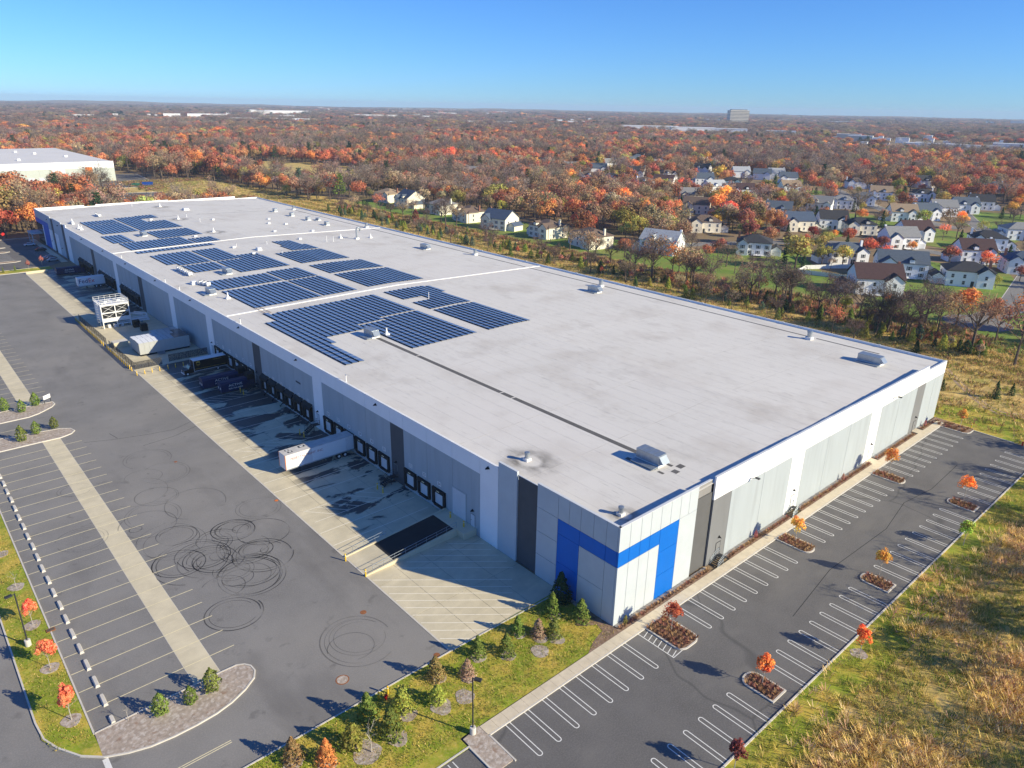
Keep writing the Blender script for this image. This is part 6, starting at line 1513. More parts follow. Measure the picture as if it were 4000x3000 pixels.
for x0, y0, y1 in ((-24, 306.5, 309.5), (-24, 331.5, 334.5), (-24, 344, 346)):
    isl = struct(MB().prism([(-60, y0), (x0 + 6, y0), (x0 + 8, (y0 + y1) / 2), (x0 + 6, y1), (-60, y1)], -.02, .1).build('planting_island', M['mulch'])); MB().strip([(-60, y0), (x0 + 6, y0), (x0 + 8, (y0 + y1) / 2), (x0 + 6, y1), (-60, y1)], .22, 0, h=.16).build('kerb', M['kerb'], isl)
fl = bpy.data.objects['far_asphalt_lot']
for k in range(9): MB().strip([(-40, 311.2 + 2.3 * k), (-17.5, 311.2 + 2.3 * k)], .16, .006).build('parking_line', M['white_paint'], fl)
for k in range(12): MB().strip([(-9, 300 + 2.9 * k), (-4, 300 + 2.9 * k)], .14, .006).build('parking_line', M['white_paint'], fl)
MB().strip([(-60, 366), (0, 369)], .3, 0, h=.16).build('kerb', M['kerb'], fl)
t = thing('entrance_canopy', 'blue and white angular canopy at the far office entrance', 'canopy', (-2.2, 352, 0)); MB().box(-2.4, -5, 4.6, 2.1, 5, 5.2).build('roof_slab', M['pale_wall'], t)
for y in (-4.4, 4.4): MB().box(-2.2, y - .15, 0, -1.9, y + .15, 4.6).build('post', M['pale_wall'], t)
def car(x, y, rot, m, label, z=0.0, group='cars in the far lot'):
    t = thing('parked_car', label, 'car', (x, y, z), rot, group)
    prof = [(-2.2, .35), (-2.25, .75), (-1.5, .92), (-.85, 1.42), (.9, 1.45), (1.7, .98), (2.2, .85), (2.25, .4)]
    w = .88; mb = MB(); n = len(prof); vs = [(p[0], -w if p[1] < 1 else -w * .8, p[1]) for p in prof] + [(p[0], w if p[1] < 1 else w * .8, p[1]) for p in prof]
    mb.add(vs, [tuple(range(n)), tuple(range(2 * n - 1, n - 1, -1))] + [(i, n + i, n + (i + 1) % n, (i + 1) % n) for i in range(n)]); b = mb.build('body', m, t)
    MB().add([(-1.46, -.72, .97), (-.9, -.68, 1.4), (-.9, .68, 1.4), (-1.46, .72, .97)], [(0, 3, 2, 1)]).add([(.95, -.68, 1.43), (1.66, -.72, 1.01), (1.66, .72, 1.01), (.95, .68, 1.43)], [(0, 1, 2, 3)]).build('windscreen', M['glass'], t).location = (0, 0, .02)
    for sy in (-1, 1): MB().add([(-1.35, sy * .87, .98), (-.8, sy * .75, 1.38), (.85, sy * .75, 1.4), (1.5, sy * .87, 1.0)], [(0, 1, 2, 3), (3, 2, 1, 0)]).build('side_window', M['glass'], t)
    for x_ in (-1.4, 1.4):
        for sy in (-.85, .85): MB().tube((x_, sy - .1, .32), (x_, sy + .1, .32), .32, .32, 12).build('wheel', M['rubber'], t)
M['car_white'] = mat('car_white', (.7, .72, .74), .25, .02, 1, spec=.5); M['car_dark'] = mat('car_dark', (.02, .022, .026), .25, .05, 1, spec=.5); M['car_red'] = mat('car_red', (.4, .02, .02), .3, .05, 1, spec=.5); M['car_silver'] = mat('car_silver', (.38, .4, .42), .3, .05, 1, spec=.5); M['car_blue'] = mat('car_blue', (.03, .07, .2), .3, .05, 1, spec=.5)
car(-6.4, 345.2, 0, M['car_white'], 'white car parked in the shade at the far office wall'); car(-5, 328.6, 0, M['car_dark'], 'dark car parked in the shade at the far office wall')
for i, y in enumerate((308, 304.4, 301)): car(-5.6, y, 0, M['car_dark'] if i % 2 else M['car_silver'], 'dim car at the near end of the shaded far lot, %s in its row' % nth(i + 1))
t = thing('round_sign', 'red round sign on a post at the wooded edge of the far lot', 'sign', (-12.5, 371, 0)); MB().tube((0, 0, 0), (0, 0, 2), .05).build('post', M['galv'], t); MB().tube((0, -.03, 2.3), (0, .03, 2.3), .75, .75, 16).build('disc', M['red'], t)
# ================================================================= PLANTS
def quad_mesh(name, C, Nn, size, asp, tint, mats, midx=None, extra=None, rng=None):
    """n leaf-sized quads: centres C, normals Nn, half sizes, per-face tint (n,3)"""
    n = len(C); rng = rng or np.random.default_rng(1)
    Nn = Nn / np.maximum(1e-6, np.linalg.norm(Nn, axis=1, keepdims=True))
    a = np.cross(Nn, rng.normal(size=(n, 3))); a /= np.maximum(1e-6, np.linalg.norm(a, axis=1, keepdims=True)); b = np.cross(Nn, a)
    sz = np.broadcast_to(size, (n,))[:, None]; s2 = sz * np.broadcast_to(asp, (n,))[:, None]
    V = np.stack([C - a * sz - b * s2 * .6, C + a * sz * .7 - b * s2, C + a * sz + b * s2 * .7, C - a * sz * .6 + b * s2], 1).reshape(-1, 3)
    ev, ef = extra if extra else ([], [])
    ne = len(ev); Vall = np.concatenate([V, np.array(ev, float).reshape(-1, 3)]) if ne else V
    me = bpy.data.meshes.new(name); nf = n + len(ef)
    lens = np.concatenate([np.full(n, 4), np.array([len(f) for f in ef], int)]).astype(np.int32) if ef else np.full(n, 4, np.int32)
    loops = np.concatenate([np.arange(4 * n)] + [np.array(f) + 4 * n for f in ef]).astype(np.int32) if ef else np.arange(4 * n, dtype=np.int32)
    me.vertices.add(len(Vall)); me.vertices.foreach_set('co', Vall.astype(np.float32).ravel())
    me.loops.add(len(loops)); me.loops.foreach_set('vertex_index', loops)
    me.polygons.add(nf); me.polygons.foreach_set('loop_start', np.concatenate([[0], np.cumsum(lens)[:-1]]).astype(np.int32))
    try: me.polygons.foreach_set('loop_total', lens)
    except Exception: pass
    for m in (mats if isinstance(mats, (list, tuple)) else [mats]): me.materials.append(m)
    at = me.attributes.new('tint', 'FLOAT_VECTOR', 'FACE'); T = np.ones((nf, 3), np.float32); T[:n] = tint; at.data.foreach_set('vector', T.ravel())
    if ef:
        mi = np.zeros(nf, np.int32); mi[n:] = 1; me.polygons.foreach_set('material_index', mi)
    me.update(calc_edges=True); me.validate(); return me

def crown(name, seed, n, r, z0, z1, leaf, clumps=22, hollow=.45, egg=.0, droop=0.0, tv=.22, hue=.12, gaps=.0):
    g = np.random.default_rng(seed); zc, rz = (z0 + z1) / 2, (z1 - z0) / 2
    d = g.normal(size=(clumps, 3)); d /= np.linalg.norm(d, axis=1, keepdims=True); d[:, 2] = np.where(d[:, 2] < -.5, -d[:, 2] * .5, d[:, 2])
    rad = g.uniform(hollow, .8, clumps)[:, None]; cc = d * rad; cr = g.uniform(.24, .42, clumps)
    k = g.integers(0, clumps, n); v = g.normal(size=(n, 3)); v /= np.linalg.norm(v, axis=1, keepdims=True)
    p = cc[k] + v * cr[k][:, None] * g.uniform(.55, 1.05, n)[:, None]
    nr = np.linalg.norm(p, axis=1); p *= np.minimum(1, 1.04 / nr)[:, None]
    shape = 1 - egg * np.clip(p[:, 2], -1, 1)
    C = np.stack([p[:, 0] * r * shape, p[:, 1] * r * shape, zc + p[:, 2] * rz], 1)
    N_ = v + .6 * p + g.normal(size=(n, 3)) * .45; ct = g.uniform(1 - tv, 1 + tv, clumps)[k]
    hs = g.normal(0, hue, clumps)[k] + g.normal(0, hue * .5, n); lum = 1.3 * ct * g.uniform(.75, 1.25, n)
    tint = np.stack([lum, lum * (1 + hs), lum * (1 + hs * .4)], 1)
    return C, N_, leaf * g.uniform(.7, 1.25, n), tint, g

def branches(seed, h, trunk_h, r0, spread, levels=3, n1=6, n2=4, n3=3, up=.7, lean=0.0):
    g = random.Random(seed); mb = MB(); tips = []
    top = Vector((lean * h, g.uniform(-.03, .03) * h, h * .9)); base = Vector((0, 0, 0)); fork = Vector((lean * trunk_h, 0, trunk_h))
    mb.tube(base, fork, r0, r0 * .72, 7, 0, False); mid = fork.lerp(top, .5) + Vector((g.uniform(-.3, .3), g.uniform(-.3, .3), 0)); mb.tube(fork, mid, r0 * .68, r0 * .35, 6, 0, False); mb.tube(mid, top, r0 * .34, r0 * .06, 5, 0, False); tips.append(top)
    for i in range(n1):
        az = 2 * PI * (i + g.random() * .6) / n1; t = g.uniform(0, .55); p0 = fork.lerp(mid if t < .5 else top, t)
        L_ = spread * g.uniform(.75, 1.1); el = g.uniform(up * .6, up * 1.4)
        p1 = p0 + Vector((math.cos(az) * L_ * math.cos(el), math.sin(az) * L_ * math.cos(el), L_ * math.sin(el))); p1.z = min(p1.z, h); mb.tube(p0, p1, r0 * .42, r0 * .17, 5, 0, False); tips.append(p1)
        if levels > 1:
            for j in range(n2):
                q0 = p0.lerp(p1, g.uniform(.35, .95)); a2 = az + g.uniform(-1.1, 1.1); l2 = L_ * g.uniform(.35, .6); e2 = g.uniform(.15, 1.2)
                q1 = q0 + Vector((math.cos(a2) * l2 * math.cos(e2), math.sin(a2) * l2 * math.cos(e2), l2 * math.sin(e2))); mb.tube(q0, q1, r0 * .17, r0 * .06, 4, 0, False); tips.append(q1)
                if levels > 2:
                    for k in range(n3):
                        s0 = q0.lerp(q1, g.uniform(.3, 1)); a3 = a2 + g.uniform(-1.2, 1.2); l3 = l2 * g.uniform(.4, .7); e3 = g.uniform(.1, 1.3)
                        s1 = s0 + Vector((math.cos(a3) * l3 * math.cos(e3), math.sin(a3) * l3 * math.cos(e3), l3 * math.sin(e3))); mb.tube(s0, s1, r0 * .075, r0 * .03, 3, 0, False); tips.append(s1)
    return mb, tips

PROTO = {}
def proto(kind, crown_me, trunk_me, h): PROTO.setdefault(kind, []).append((crown_me, trunk_me, h))
lf = M['leaf']
for s in range(5):        # full round oaks and maples, 12 m
    C, Nn, L_, T, g = crown('c', 10 + s, 1300, 4.6 + .4 * (s % 3), 2.3, 12.0, .27, 30, .42, .12 * (s % 2), gaps=.1)
    mb, tp = branches(20 + s, 10.5, 3.0, .3, 4.6, 2, 6, 3)
    proto('oak', quad_mesh('crown', C, Nn, L_, .8, T, lf, rng=g), mb.mesh('trunk', M['bark']), 12.0)
for s in range(4):        # thin-leaved, half-bare trees, 14 m
    C, Nn, L_, T, g = crown('c', 40 + s, 480, 4.8, 4.2, 14.0, .25, 26, .5, .05, hue=.1)
    mb, tp = branches(50 + s, 13.5, 4.2, .27, 5.0, 3, 7, 4, 2, .8)
    proto('sparse', quad_mesh('crown', C, Nn, L_, .75, T, lf, rng=g), mb.mesh('trunk', M['bark_grey']), 14.0)
for s in range(4):        # bare trees with fine twigs, 15 m
    mb, tp = branches(70 + s, 14.5, 4.6, .4, 5.6, 3, 8, 5, 3, .85, .04 * (s - 1.5))
    g = np.random.default_rng(80 + s); tpn = np.array([tuple(t) for t in tp]); nt_ = 900; k = g.integers(0, len(tpn), nt_); C = tpn[k] + g.normal(size=(nt_, 3)) * .6
    lum = g.uniform(.7, 1.5, nt_); T = np.stack([lum] * 3, 1)
    proto('bare', quad_mesh('crown', C, g.normal(size=(nt_, 3)), g.uniform(.35, .8, nt_), .085, T, lf, rng=g), mb.mesh('trunk', M['bark_grey']), 15.0)
for s in range(3):        # spruces, 8 m
    g = np.random.default_rng(90 + s); n = 620; u = g.random(n) ** 1.35; z = .5 + u * 7.4; R_ = (1 - u) ** .85 * 2.1 + .12; lay = .78 + .22 * np.sin(z * 5.5 + s); a = g.uniform(0, 2 * PI, n); rr = R_ * lay * g.uniform(.55, 1.05, n)
    C = np.stack([rr * np.cos(a), rr * np.sin(a), z - rr * .22], 1); Nn = np.stack([np.cos(a) * .7, np.sin(a) * .7, np.full(n, .75)], 1) + g.normal(size=(n, 3)) * .4; lum = g.uniform(.6, 1.35, n) * (1 + .15 * np.sin(a * 3 + s)); T = np.stack([lum, lum * (1 + g.normal(0, .06, n)), lum], 1)
    mb = MB().tube((0, 0, 0), (0, 0, 7.6), .16, .03, 6)
    proto('spruce', quad_mesh('crown', C, Nn, .26 * g.uniform(.7, 1.3, n), .5, T, lf, rng=g), mb.mesh('trunk', M['bark']), 8.0)
for s in range(2):        # pines, 13 m, open layered crown
    g = np.random.default_rng(100 + s); n = 520; lv = g.integers(0, 9, n); z = 4.0 + lv * 1.02 + g.normal(0, .22, n); R_ = (3.6 - .32 * lv) * (.8 + .3 * ((lv * 7 + s) % 3) / 2); a = g.uniform(0, 2 * PI, n); rr = R_ * np.sqrt(g.random(n)); lb = np.floor(a * 5 / (2 * PI)); a = a * .75 + lb * .3 + lv
    C = np.stack([rr * np.cos(a), rr * np.sin(a), z + .1 * rr], 1); Nn = np.stack([np.zeros(n), np.zeros(n), np.ones(n)], 1) + g.normal(size=(n, 3)) * .55; lum = g.uniform(.6, 1.35, n); T = np.stack([lum] * 3, 1)
    mb, tp = branches(110 + s, 13, 4, .22, 3, 1, 9)
    proto('pine', quad_mesh('crown', C, Nn, .36 * g.uniform(.7, 1.3, n), .55, T, lf, rng=g), mb.mesh('trunk', M['bark']), 13.0)
for s in range(4):        # young street maples, 5 m
    C, Nn, L_, T, g = crown('c', 130 + s, 950, 1.2 + .12 * (s % 2), 1.45, 5.0, .115, 20, .4, .15, tv=.2, hue=.16)
    mb, tp = branches(140 + s, 4.6, 1.7, .055, 1.2, 2, 7, 3, up=1.0)
    proto('young', quad_mesh('crown', C, Nn, L_, .8, T, lf, rng=g), mb.mesh('trunk', M['bark_pale']), 5.0)
for s in range(3):        # round dense evergreens and shrubs, 2.4 m
    g = np.random.default_rng(150 + s); n = 560; u = g.random(n); z = .12 + u * 2.3; prof = np.sin(np.clip(u * .92 + .12, 0, 1) * PI) ** .6 * (1.05 - .45 * u); a = g.uniform(0, 2 * PI, n); rr = .98 * prof * (.86 + .14 * np.sin(a * 4 + z * 5 + s)) * g.uniform(.7, 1.03, n)
    C = np.stack([rr * np.cos(a), rr * np.sin(a), z], 1); Nn = np.stack([np.cos(a), np.sin(a), u], 1) + g.normal(size=(n, 3)) * .5; lum = g.uniform(.55, 1.4, n); T = np.stack([lum, lum * (1 + g.normal(0, .08, n)), lum], 1)
    proto('shrub', quad_mesh('crown', C, Nn, .1 * g.uniform(.7, 1.4, n), .55, T, lf, rng=g), MB().tube((0, 0, 0), (0, 0, 1.4), .06, .03, 5).mesh('trunk', M['bark']), 2.4)
mb, tp = branches(170, 2.4, .9, .035, .7, 2, 6, 3, up=1.0)
for s in range(3):        # dense conical evergreens, 3 m
    g = np.random.default_rng(180 + s); n = 900; u = g.random(n) ** 1.25; z = .1 + u * 2.9; R_ = (1 - u) ** .8 * (.98 + .1 * s) + .06; a = g.uniform(0, 2 * PI, n); rr = R_ * (.84 + .16 * np.sin(z * 9 + a * 3 + s)) * g.uniform(.6, 1.06, n)
    C = np.stack([rr * np.cos(a), rr * np.sin(a), z], 1); Nn = np.stack([np.cos(a), np.sin(a), np.full(n, .7)], 1) + g.normal(size=(n, 3)) * .45; lum = g.uniform(.55, 1.45, n); T = np.stack([lum * (1 + g.normal(0, .1, n)), lum, lum], 1)
    proto('cone', quad_mesh('crown', C, Nn, .1 * g.uniform(.7, 1.4, n), .5, T, lf, rng=g), MB().tube((0, 0, 0), (0, 0, 2.2), .06, .03, 5).mesh('trunk', M['bark']), 3.0)
mb, tp = branches(170, 2.4, .9, .035, .7, 2, 6, 3, up=1.0)
PROTO['sapling'] = [(None, mb.mesh('trunk', M['bark_pale']), 2.4)]
HUE = {'rust': (.44, .155, .07), 'red': (.54, .12, .055), 'crimson': (.36, .075, .05), 'orange': (.68, .26, .05), 'bright orange': (.88, .29, .035), 'red-orange': (.84, .2, .085), 'gold': (.68, .36, .05), 'yellow': (.5, .38, .07), 'olive': (.36, .31, .06), 'brown': (.34, .205, .115), 'tan': (.4, .28, .16), 'maroon': (.27, .075, .055), 'grey': (.17, .12, .1), 'pink': (.5, .19, .15), 'pale green': (.24, .27, .09),
       'green': (.18, .235, .035), 'dark green': (.05, .095, .035), 'blue-green': (.1, .16, .11), 'yellow-green': (.36, .37, .04), 'bronze': (.32, .2, .07)}
for _k, _c in HUE.items():
    _l = .3 * _c[0] + .6 * _c[1] + .1 * _c[2]; HUE[_k] = tuple(min(.92, (c * .88 + _l * .12) * 1.06) for c in _c)
NOUN = {'oak': ('oak_tree', 'tree'), 'sparse': ('thin_tree', 'tree'), 'bare': ('bare_tree', 'bare tree'), 'spruce': ('spruce_tree', 'conifer'), 'pine': ('pine_tree', 'pine'), 'young': ('young_maple', 'young tree'), 'shrub': ('evergreen_shrub', 'shrub'), 'sapling': ('bare_sapling', 'sapling'), 'cone': ('young_evergreen', 'conifer')}
tcount = [0]
def plant(kind, x, y, h, hue, label, group=None, z=0.0, wide=1.0, cat=None, name=None):
    tcount[0] += 1; i = tcount[0]; cm, tm, h0 = PROTO[kind][(i * 7 + i // 5) % len(PROTO[kind])]
    nm, ct = NOUN[kind]; s = h / h0
    t = thing(name or nm, label, cat or ct, (x, y, z), (i * 2.399) % 6.28, group); t.scale = (s * wide * (1.14 if kind == 'oak' else 1), s * wide * (1.14 if kind == 'oak' else 1), s)
    if cm:
        c = link('crown', cm, t); r = random.Random(i); col = HUE[hue]; j = r.uniform(.85, 1.18); c.color = (min(1, col[0] * j), min(1, col[1] * j * r.uniform(.88, 1.15)), col[2] * j, 1)
    link('trunk', tm, t); return t
# --- the car park, the islands, the lawns
for x, y, h, hue, l in ((5.2, -5.4, 4.6, 'red', 'scarlet young maple on the wide island by the blue corner'), (37, -5.3, 4.6, 'gold', 'golden young maple on the second island along the wall'), (72.4, -4.9, 5.2, 'orange', 'rust-orange young maple on the far island along the wall'), (5.75, -18.1, 4.6, 'bright orange', 'bright orange young maple on the nearest outer island'), (38.3, -17.7, 4.6, 'gold', 'golden young maple on the middle outer island'), (72.2, -17.8, 4.9, 'bright orange', 'bright orange young maple on the farthest outer island'),
        (19.7, -23.3, 4.4, 'bright orange', 'orange young maple in a mulch ring just outside the kerb'), (56.5, -22.9, 4.6, 'yellow-green', 'yellow-green young tree at the outer kerb between two islands'), (106, -5.9, 4.4, 'gold', 'thin golden young tree at the far end bed of the car park'), (-7.2, -22.6, 4.4, 'maroon', 'dark maroon young tree at the bottom edge of the picture'), (91.5, -22.6, 4.4, 'red', 'red young tree at the outer kerb near the right edge')):
    plant('young', x, y, h, hue, l, z=.1 if y > -20.5 else 0, wide=1.12)
for x, y, h, hue, l in ((-56.5, 48.3, 3.9, 'red-orange', 'orange-red young maple behind the grass strip lamp post'), (-56.45, 38.3, 4.2, 'red-orange', 'orange-red young maple in the middle of the grass strip'), (-56.4, 28, 5.0, 'red-orange', 'orange-red young maple nearest the tip of the grass strip')): plant('young', x, y, h, hue, l, 'orange-red maples in the grass strip', .1, 1.05)
plant('sapling', -56.7, 58.6, 3, 'grey', 'bare sapling in a mulch ring at the left edge', z=.1); plant('sapling', -51.8, 24.0, 2.4, 'grey', 'bare sapling at the parking edge of the shrub island', z=.1); plant('sapling', -34.0, 3.3, 4.4, 'grey', 'pale bare sapling in the largest mulch ring of the lawn', z=.1); plant('sapling', -22, 3.1, 1.6, 'grey', 'tiny bare sapling in a mulch ring beside the lamp post', z=.1); plant('sapling', -10.3, 2.8, 1.4, 'grey', 'tiny bare sapling in the mulch ring near the planting bed', z=.1)
for x, y, h, l in ((-48.8, 22.6, 2.9, 'largest evergreen of three on the shrub island, farthest left'), (-45.8, 22.1, 2.4, 'smallest evergreen of three on the shrub island, in the middle'), (-43.3, 22.4, 3.2, 'evergreen nearest the rounded end of the shrub island'), (-47.4, 130.8, 3.1, 'left evergreen of three on the upper island'), (-44.7, 127.8, 2.8, 'middle evergreen of three on the upper island'), (-41.8, 130, 3.1, 'evergreen next to the white sign board on the upper island'), (-47.4, 111.4, 3.3, 'left evergreen of three on the island with the trailer pad'), (-44.6, 113.3, 2.8, 'middle evergreen of three on the island with the trailer pad'), (-41.3, 114.1, 2.6, 'right evergreen of three on the island with the trailer pad')): plant('shrub', x, y, h, 'green', l, z=.1)
lawn_c = [(-40.6, 7.6, 2.9, 'bronze', 'spruce'), (-38.1, 5.2, 2.9, 'orange', 'spruce'), (-35.2, 5.0, 3.1, 'yellow-green', 'shrub'), (-31.2, 4.0, 3.4, 'green', 'spruce'), (-32.0, 7.4, 3.4, 'green', 'spruce'), (-28.4, 6.0, 3.2, 'yellow-green', 'spruce'), (-24.9, 4.2, 2.4, 'yellow-green', 'shrub'), (-22.8, 7.5, 3.0, 'bronze', 'spruce'), (-19.8, 5.3, 2.4, 'tan', 'spruce'), (-16.7, 7.2, 2.8, 'green', 'spruce'), (-13.8, 5.2, 2.8, 'green', 'spruce'), (-10.3, 7, 2.6, 'green', 'spruce'), (-8.6, 5, 2.5, 'tan', 'spruce'), (-7.2, 3.6, 2.6, 'green', 'spruce'), (-4.4, 6.8, 3.3, 'green', 'spruce'), (-2.2, 3.6, 3.1, 'green', 'spruce'), (-1.4, 8.2, 4.2, 'dark green', 'spruce')]
LC = {'bronze': 'bronze', 'orange': 'dead orange-brown', 'yellow-green': 'yellow-green', 'green': 'green', 'tan': 'dead straw-coloured', 'dark green': 'dark green'}
cnt = {}
for x, y, h, hue, k in lawn_c:
    cnt[hue] = cnt.get(hue, 0) + 1
    plant('cone' if k == 'spruce' else k, x, y, h * 1.08, hue, '%s evergreen in the front lawn, %s of that colour from the lower left' % (LC[hue], nth(cnt[hue])), 'evergreens in the front lawn', .1, 1.2, 'conifer', 'lawn_evergreen')
for k, (x, y) in enumerate(((-21, 287.5), (-25, 286.6), (-28, 286.2))): plant('spruce', x, y, 2.4, 'green', 'small conifer on the far green strip, %s from the dock end' % nth(k + 1), 'conifers on the far green strip', .1)
plant('young', -16.5, 287, 4, 'pink', 'pinkish young tree on the far green strip, in the sun', z=.1); plant('young', -11.2, 291, 4.4, 'pink', 'pinkish young tree on the far green strip, in the shade', z=.1)
# tufts of ornamental grass in the beds: one planted mass
def tufts(name, pts, r, h, cols, per, seed, kind='stuff', lean=.5, label=None, width=.16):
    g = np.random.default_rng(seed); P = np.repeat(np.array(pts, float), per, 0); n = len(P); a = g.uniform(0, 2 * PI, n); ro = r * np.sqrt(g.random(n)); hh = h * g.uniform(.6, 1.25, n)
    ci_ = np.repeat(g.integers(0, len(cols), len(pts)), per); cc = np.array(cols)[ci_] * g.uniform(.65, 1.3, (n, 1))
    B = P + np.stack([ro * np.cos(a), ro * np.sin(a), np.zeros(n)], 1); d = np.stack([np.cos(a) * lean, np.sin(a) * lean, np.ones(n)], 1) * hh[:, None]; t = np.stack([-np.sin(a), np.cos(a), np.zeros(n)], 1) * (width * hh[:, None] * g.uniform(.6, 1.4, (n, 1)))
    V = np.stack([B - t, B + t, B + d + t * .35, B + d - t * .35], 1).reshape(-1, 3)
    me = bpy.data.meshes.new(name); me.vertices.add(4 * n); me.vertices.foreach_set('co', V.astype(np.float32).ravel()); me.loops.add(4 * n); me.loops.foreach_set('vertex_index', np.arange(4 * n, dtype=np.int32)); me.polygons.add(n); me.polygons.foreach_set('loop_start', np.arange(0, 4 * n, 4, dtype=np.int32))
    try: me.polygons.foreach_set('loop_total', np.full(n, 4, np.int32))
    except Exception: pass
    at = me.attributes.new('tint', 'FLOAT_VECTOR', 'FACE'); at.data.foreach_set('vector', cc.astype(np.float32).ravel()); me.materials.append(lf); me.update(calc_edges=True)
    o = link(name, me); o.color = (1, 1, 1, 1); o['kind'] = kind
    return o
g = random.Random(5); bed = []
for x0, x1 in ((.2, 20.3), (25, 43), (46.6, 73.2), (76.3, 94.5), (98.2, 103.2)):
    x = x0 + .3
    while x < x1 - .2:
        bed.append((x, -.95 + g.uniform(-.08, .08), .1)); x += .72
for p in islands:
    xa, xb = min(q[0] for q in p), max(q[0] for q in p); ya, yb = min(q[1] for q in p), max(q[1] for q in p); y = ya + .5
    while y < yb - .3:
        x = xa + .4
        while x < xb - .3: bed.append((x + g.uniform(-.12, .12), y + g.uniform(-.12, .12), .1)); x += .62
        y += .62
for k in range(40): bed.append((103.4 + g.random() * 3.2, -7.6 + g.random() * 6.6, .08))
tufts('ornamental_grass', bed, .16, .34, [(.4, .22, .13), (.32, .18, .1), (.5, .32, .16), (.36, .16, .12)], 26, 3, lean=.8)
for i, x in enumerate((1.6, 33, 62.5, 100.5)): plant('shrub', x, -.75, 1.5, 'pink' if i else 'olive', 'upright shrub against the lit wall, %s from the blue corner' % nth(i + 1), 'shrubs against the lit wall', .1, .6)
# rough grass: meadow in the foreground, berm behind the warehouse
ng = np.random.default_rng(11)
P = np.stack([ng.uniform(-8, 175, 30000), ng.uniform(-64, -22.3, 30000), np.zeros(30000)], 1)
nz = np.sin(P[:, 0] * .21 + 1.3 * np.sin(P[:, 1] * .13)) + np.sin(P[:, 1] * .34 + P[:, 0] * .09); edge = P[:, 1] > -26.0
keep = (ng.random(30000) < .75 - .0025 * np.abs(P[:, 0])) & ~(edge & (ng.random(30000) < .6)) & (P[:, 1] < -21.9 - .0)
P, nz = P[keep], nz[keep]; hi = nz > .25 + ng.normal(0, .5, len(P))
tufts('meadow_grass', P[hi], .55, .62, [(.86, .63, .22), (.8, .56, .23), (.86, .66, .36), (.62, .47, .15), (.74, .46, .28)], 15, 12, lean=.8, width=.075)
tufts('meadow_grass', P[~hi], .55, .42, [(.27, .31, .05), (.4, .38, .08), (.6, .48, .14), (.21, .26, .05), (.78, .58, .22)], 15, 13, lean=.8, width=.075)
P = np.concatenate([np.stack([ng.uniform(145, 186, 15000), ng.uniform(-10, 430, 15000), np.zeros(15000)], 1), np.stack([ng.uniform(108.5, 180, 3000), ng.uniform(-22, 30, 3000), np.zeros(3000)], 1)])
far = np.stack([ng.uniform(62, 175, 6000), ng.uniform(372, 600, 6000), np.zeros(6000)], 1); far = far[~((far[:, 0] < 121) & (far[:, 1] > 476))]
P = np.concatenate([P, far]); row = np.abs((P[:, 0] - 112) % 9 - 4.5) < 1.6; mix_ = ng.random(len(P))
tufts('rough_grass', P[row & (mix_ < .8)], .8, .55, [(.76, .57, .22), (.8, .62, .3), (.66, .46, .2), (.55, .41, .14)], 8, 14, lean=.9, width=.1)
tufts('rough_grass', P[~row & (mix_ < .9)], .8, .6, [(.38, .35, .08), (.27, .3, .06), (.58, .45, .16), (.45, .32, .13), (.45, .24, .14)], 6, 15, lean=.9)
lw = np.stack([ng.uniform(-46, -.6, 5200), ng.uniform(-1.1, 9.6, 5200), np.full(5200, .1)], 1); l2 = np.stack([ng.uniform(-59.2, -55.3, 1500), ng.uniform(24, 90, 1500), np.full(1500, .1)], 1)
tufts('lawn_grass', np.concatenate([lw, l2]), .3, .11, [(.26, .28, .045), (.56, .42, .11), (.68, .52, .18), (.19, .24, .04), (.42, .37, .08)], 5, 16, lean=.9, width=.3)
# ================================================================= HOUSES BEYOND THE BERM
RC = {'brown': (.16, .115, .09), 'dark': (.05, .05, .056), 'slate': (.1, .125, .16), 'grey': (.26, .26, .26), 'tan': (.33, .245, .165), 'maroon': (.085, .05, .05), 'pale grey': (.42, .44, .46), 'blue-grey': (.08, .11, .165)}
WC = {'white': (.88, .89, .9), 'cream': (.82, .76, .63), 'beige': (.55, .49, .4), 'pale grey': (.6, .62, .64), 'brick': (.33, .17, .12)}
for k, v in RC.items(): M['roof_' + k] = mat('roof_' + k, v, .9, .16, 1.2, stretch=(1, 1, 3))
for k, v in WC.items(): M['wall_' + k] = mat('wall_' + k, v, .75, .04, .6, stretch=(.3, .3, 2.5))
win_f = MB().box(-.6, -.05, -.82, .6, .0, .82).mesh('window', M['white_metal']); win_p = MB().box(-.44, -.07, -.66, .44, -.045, -.04).box(-.44, -.07, .04, .44, -.045, .66).mesh('pane', M['glass'])
win_s = MB().box(-.95, -.04, -.8, -.66, .0, .8).box(.66, -.04, -.8, .95, .0, .8).mesh('shutter', M['dark_metal'])
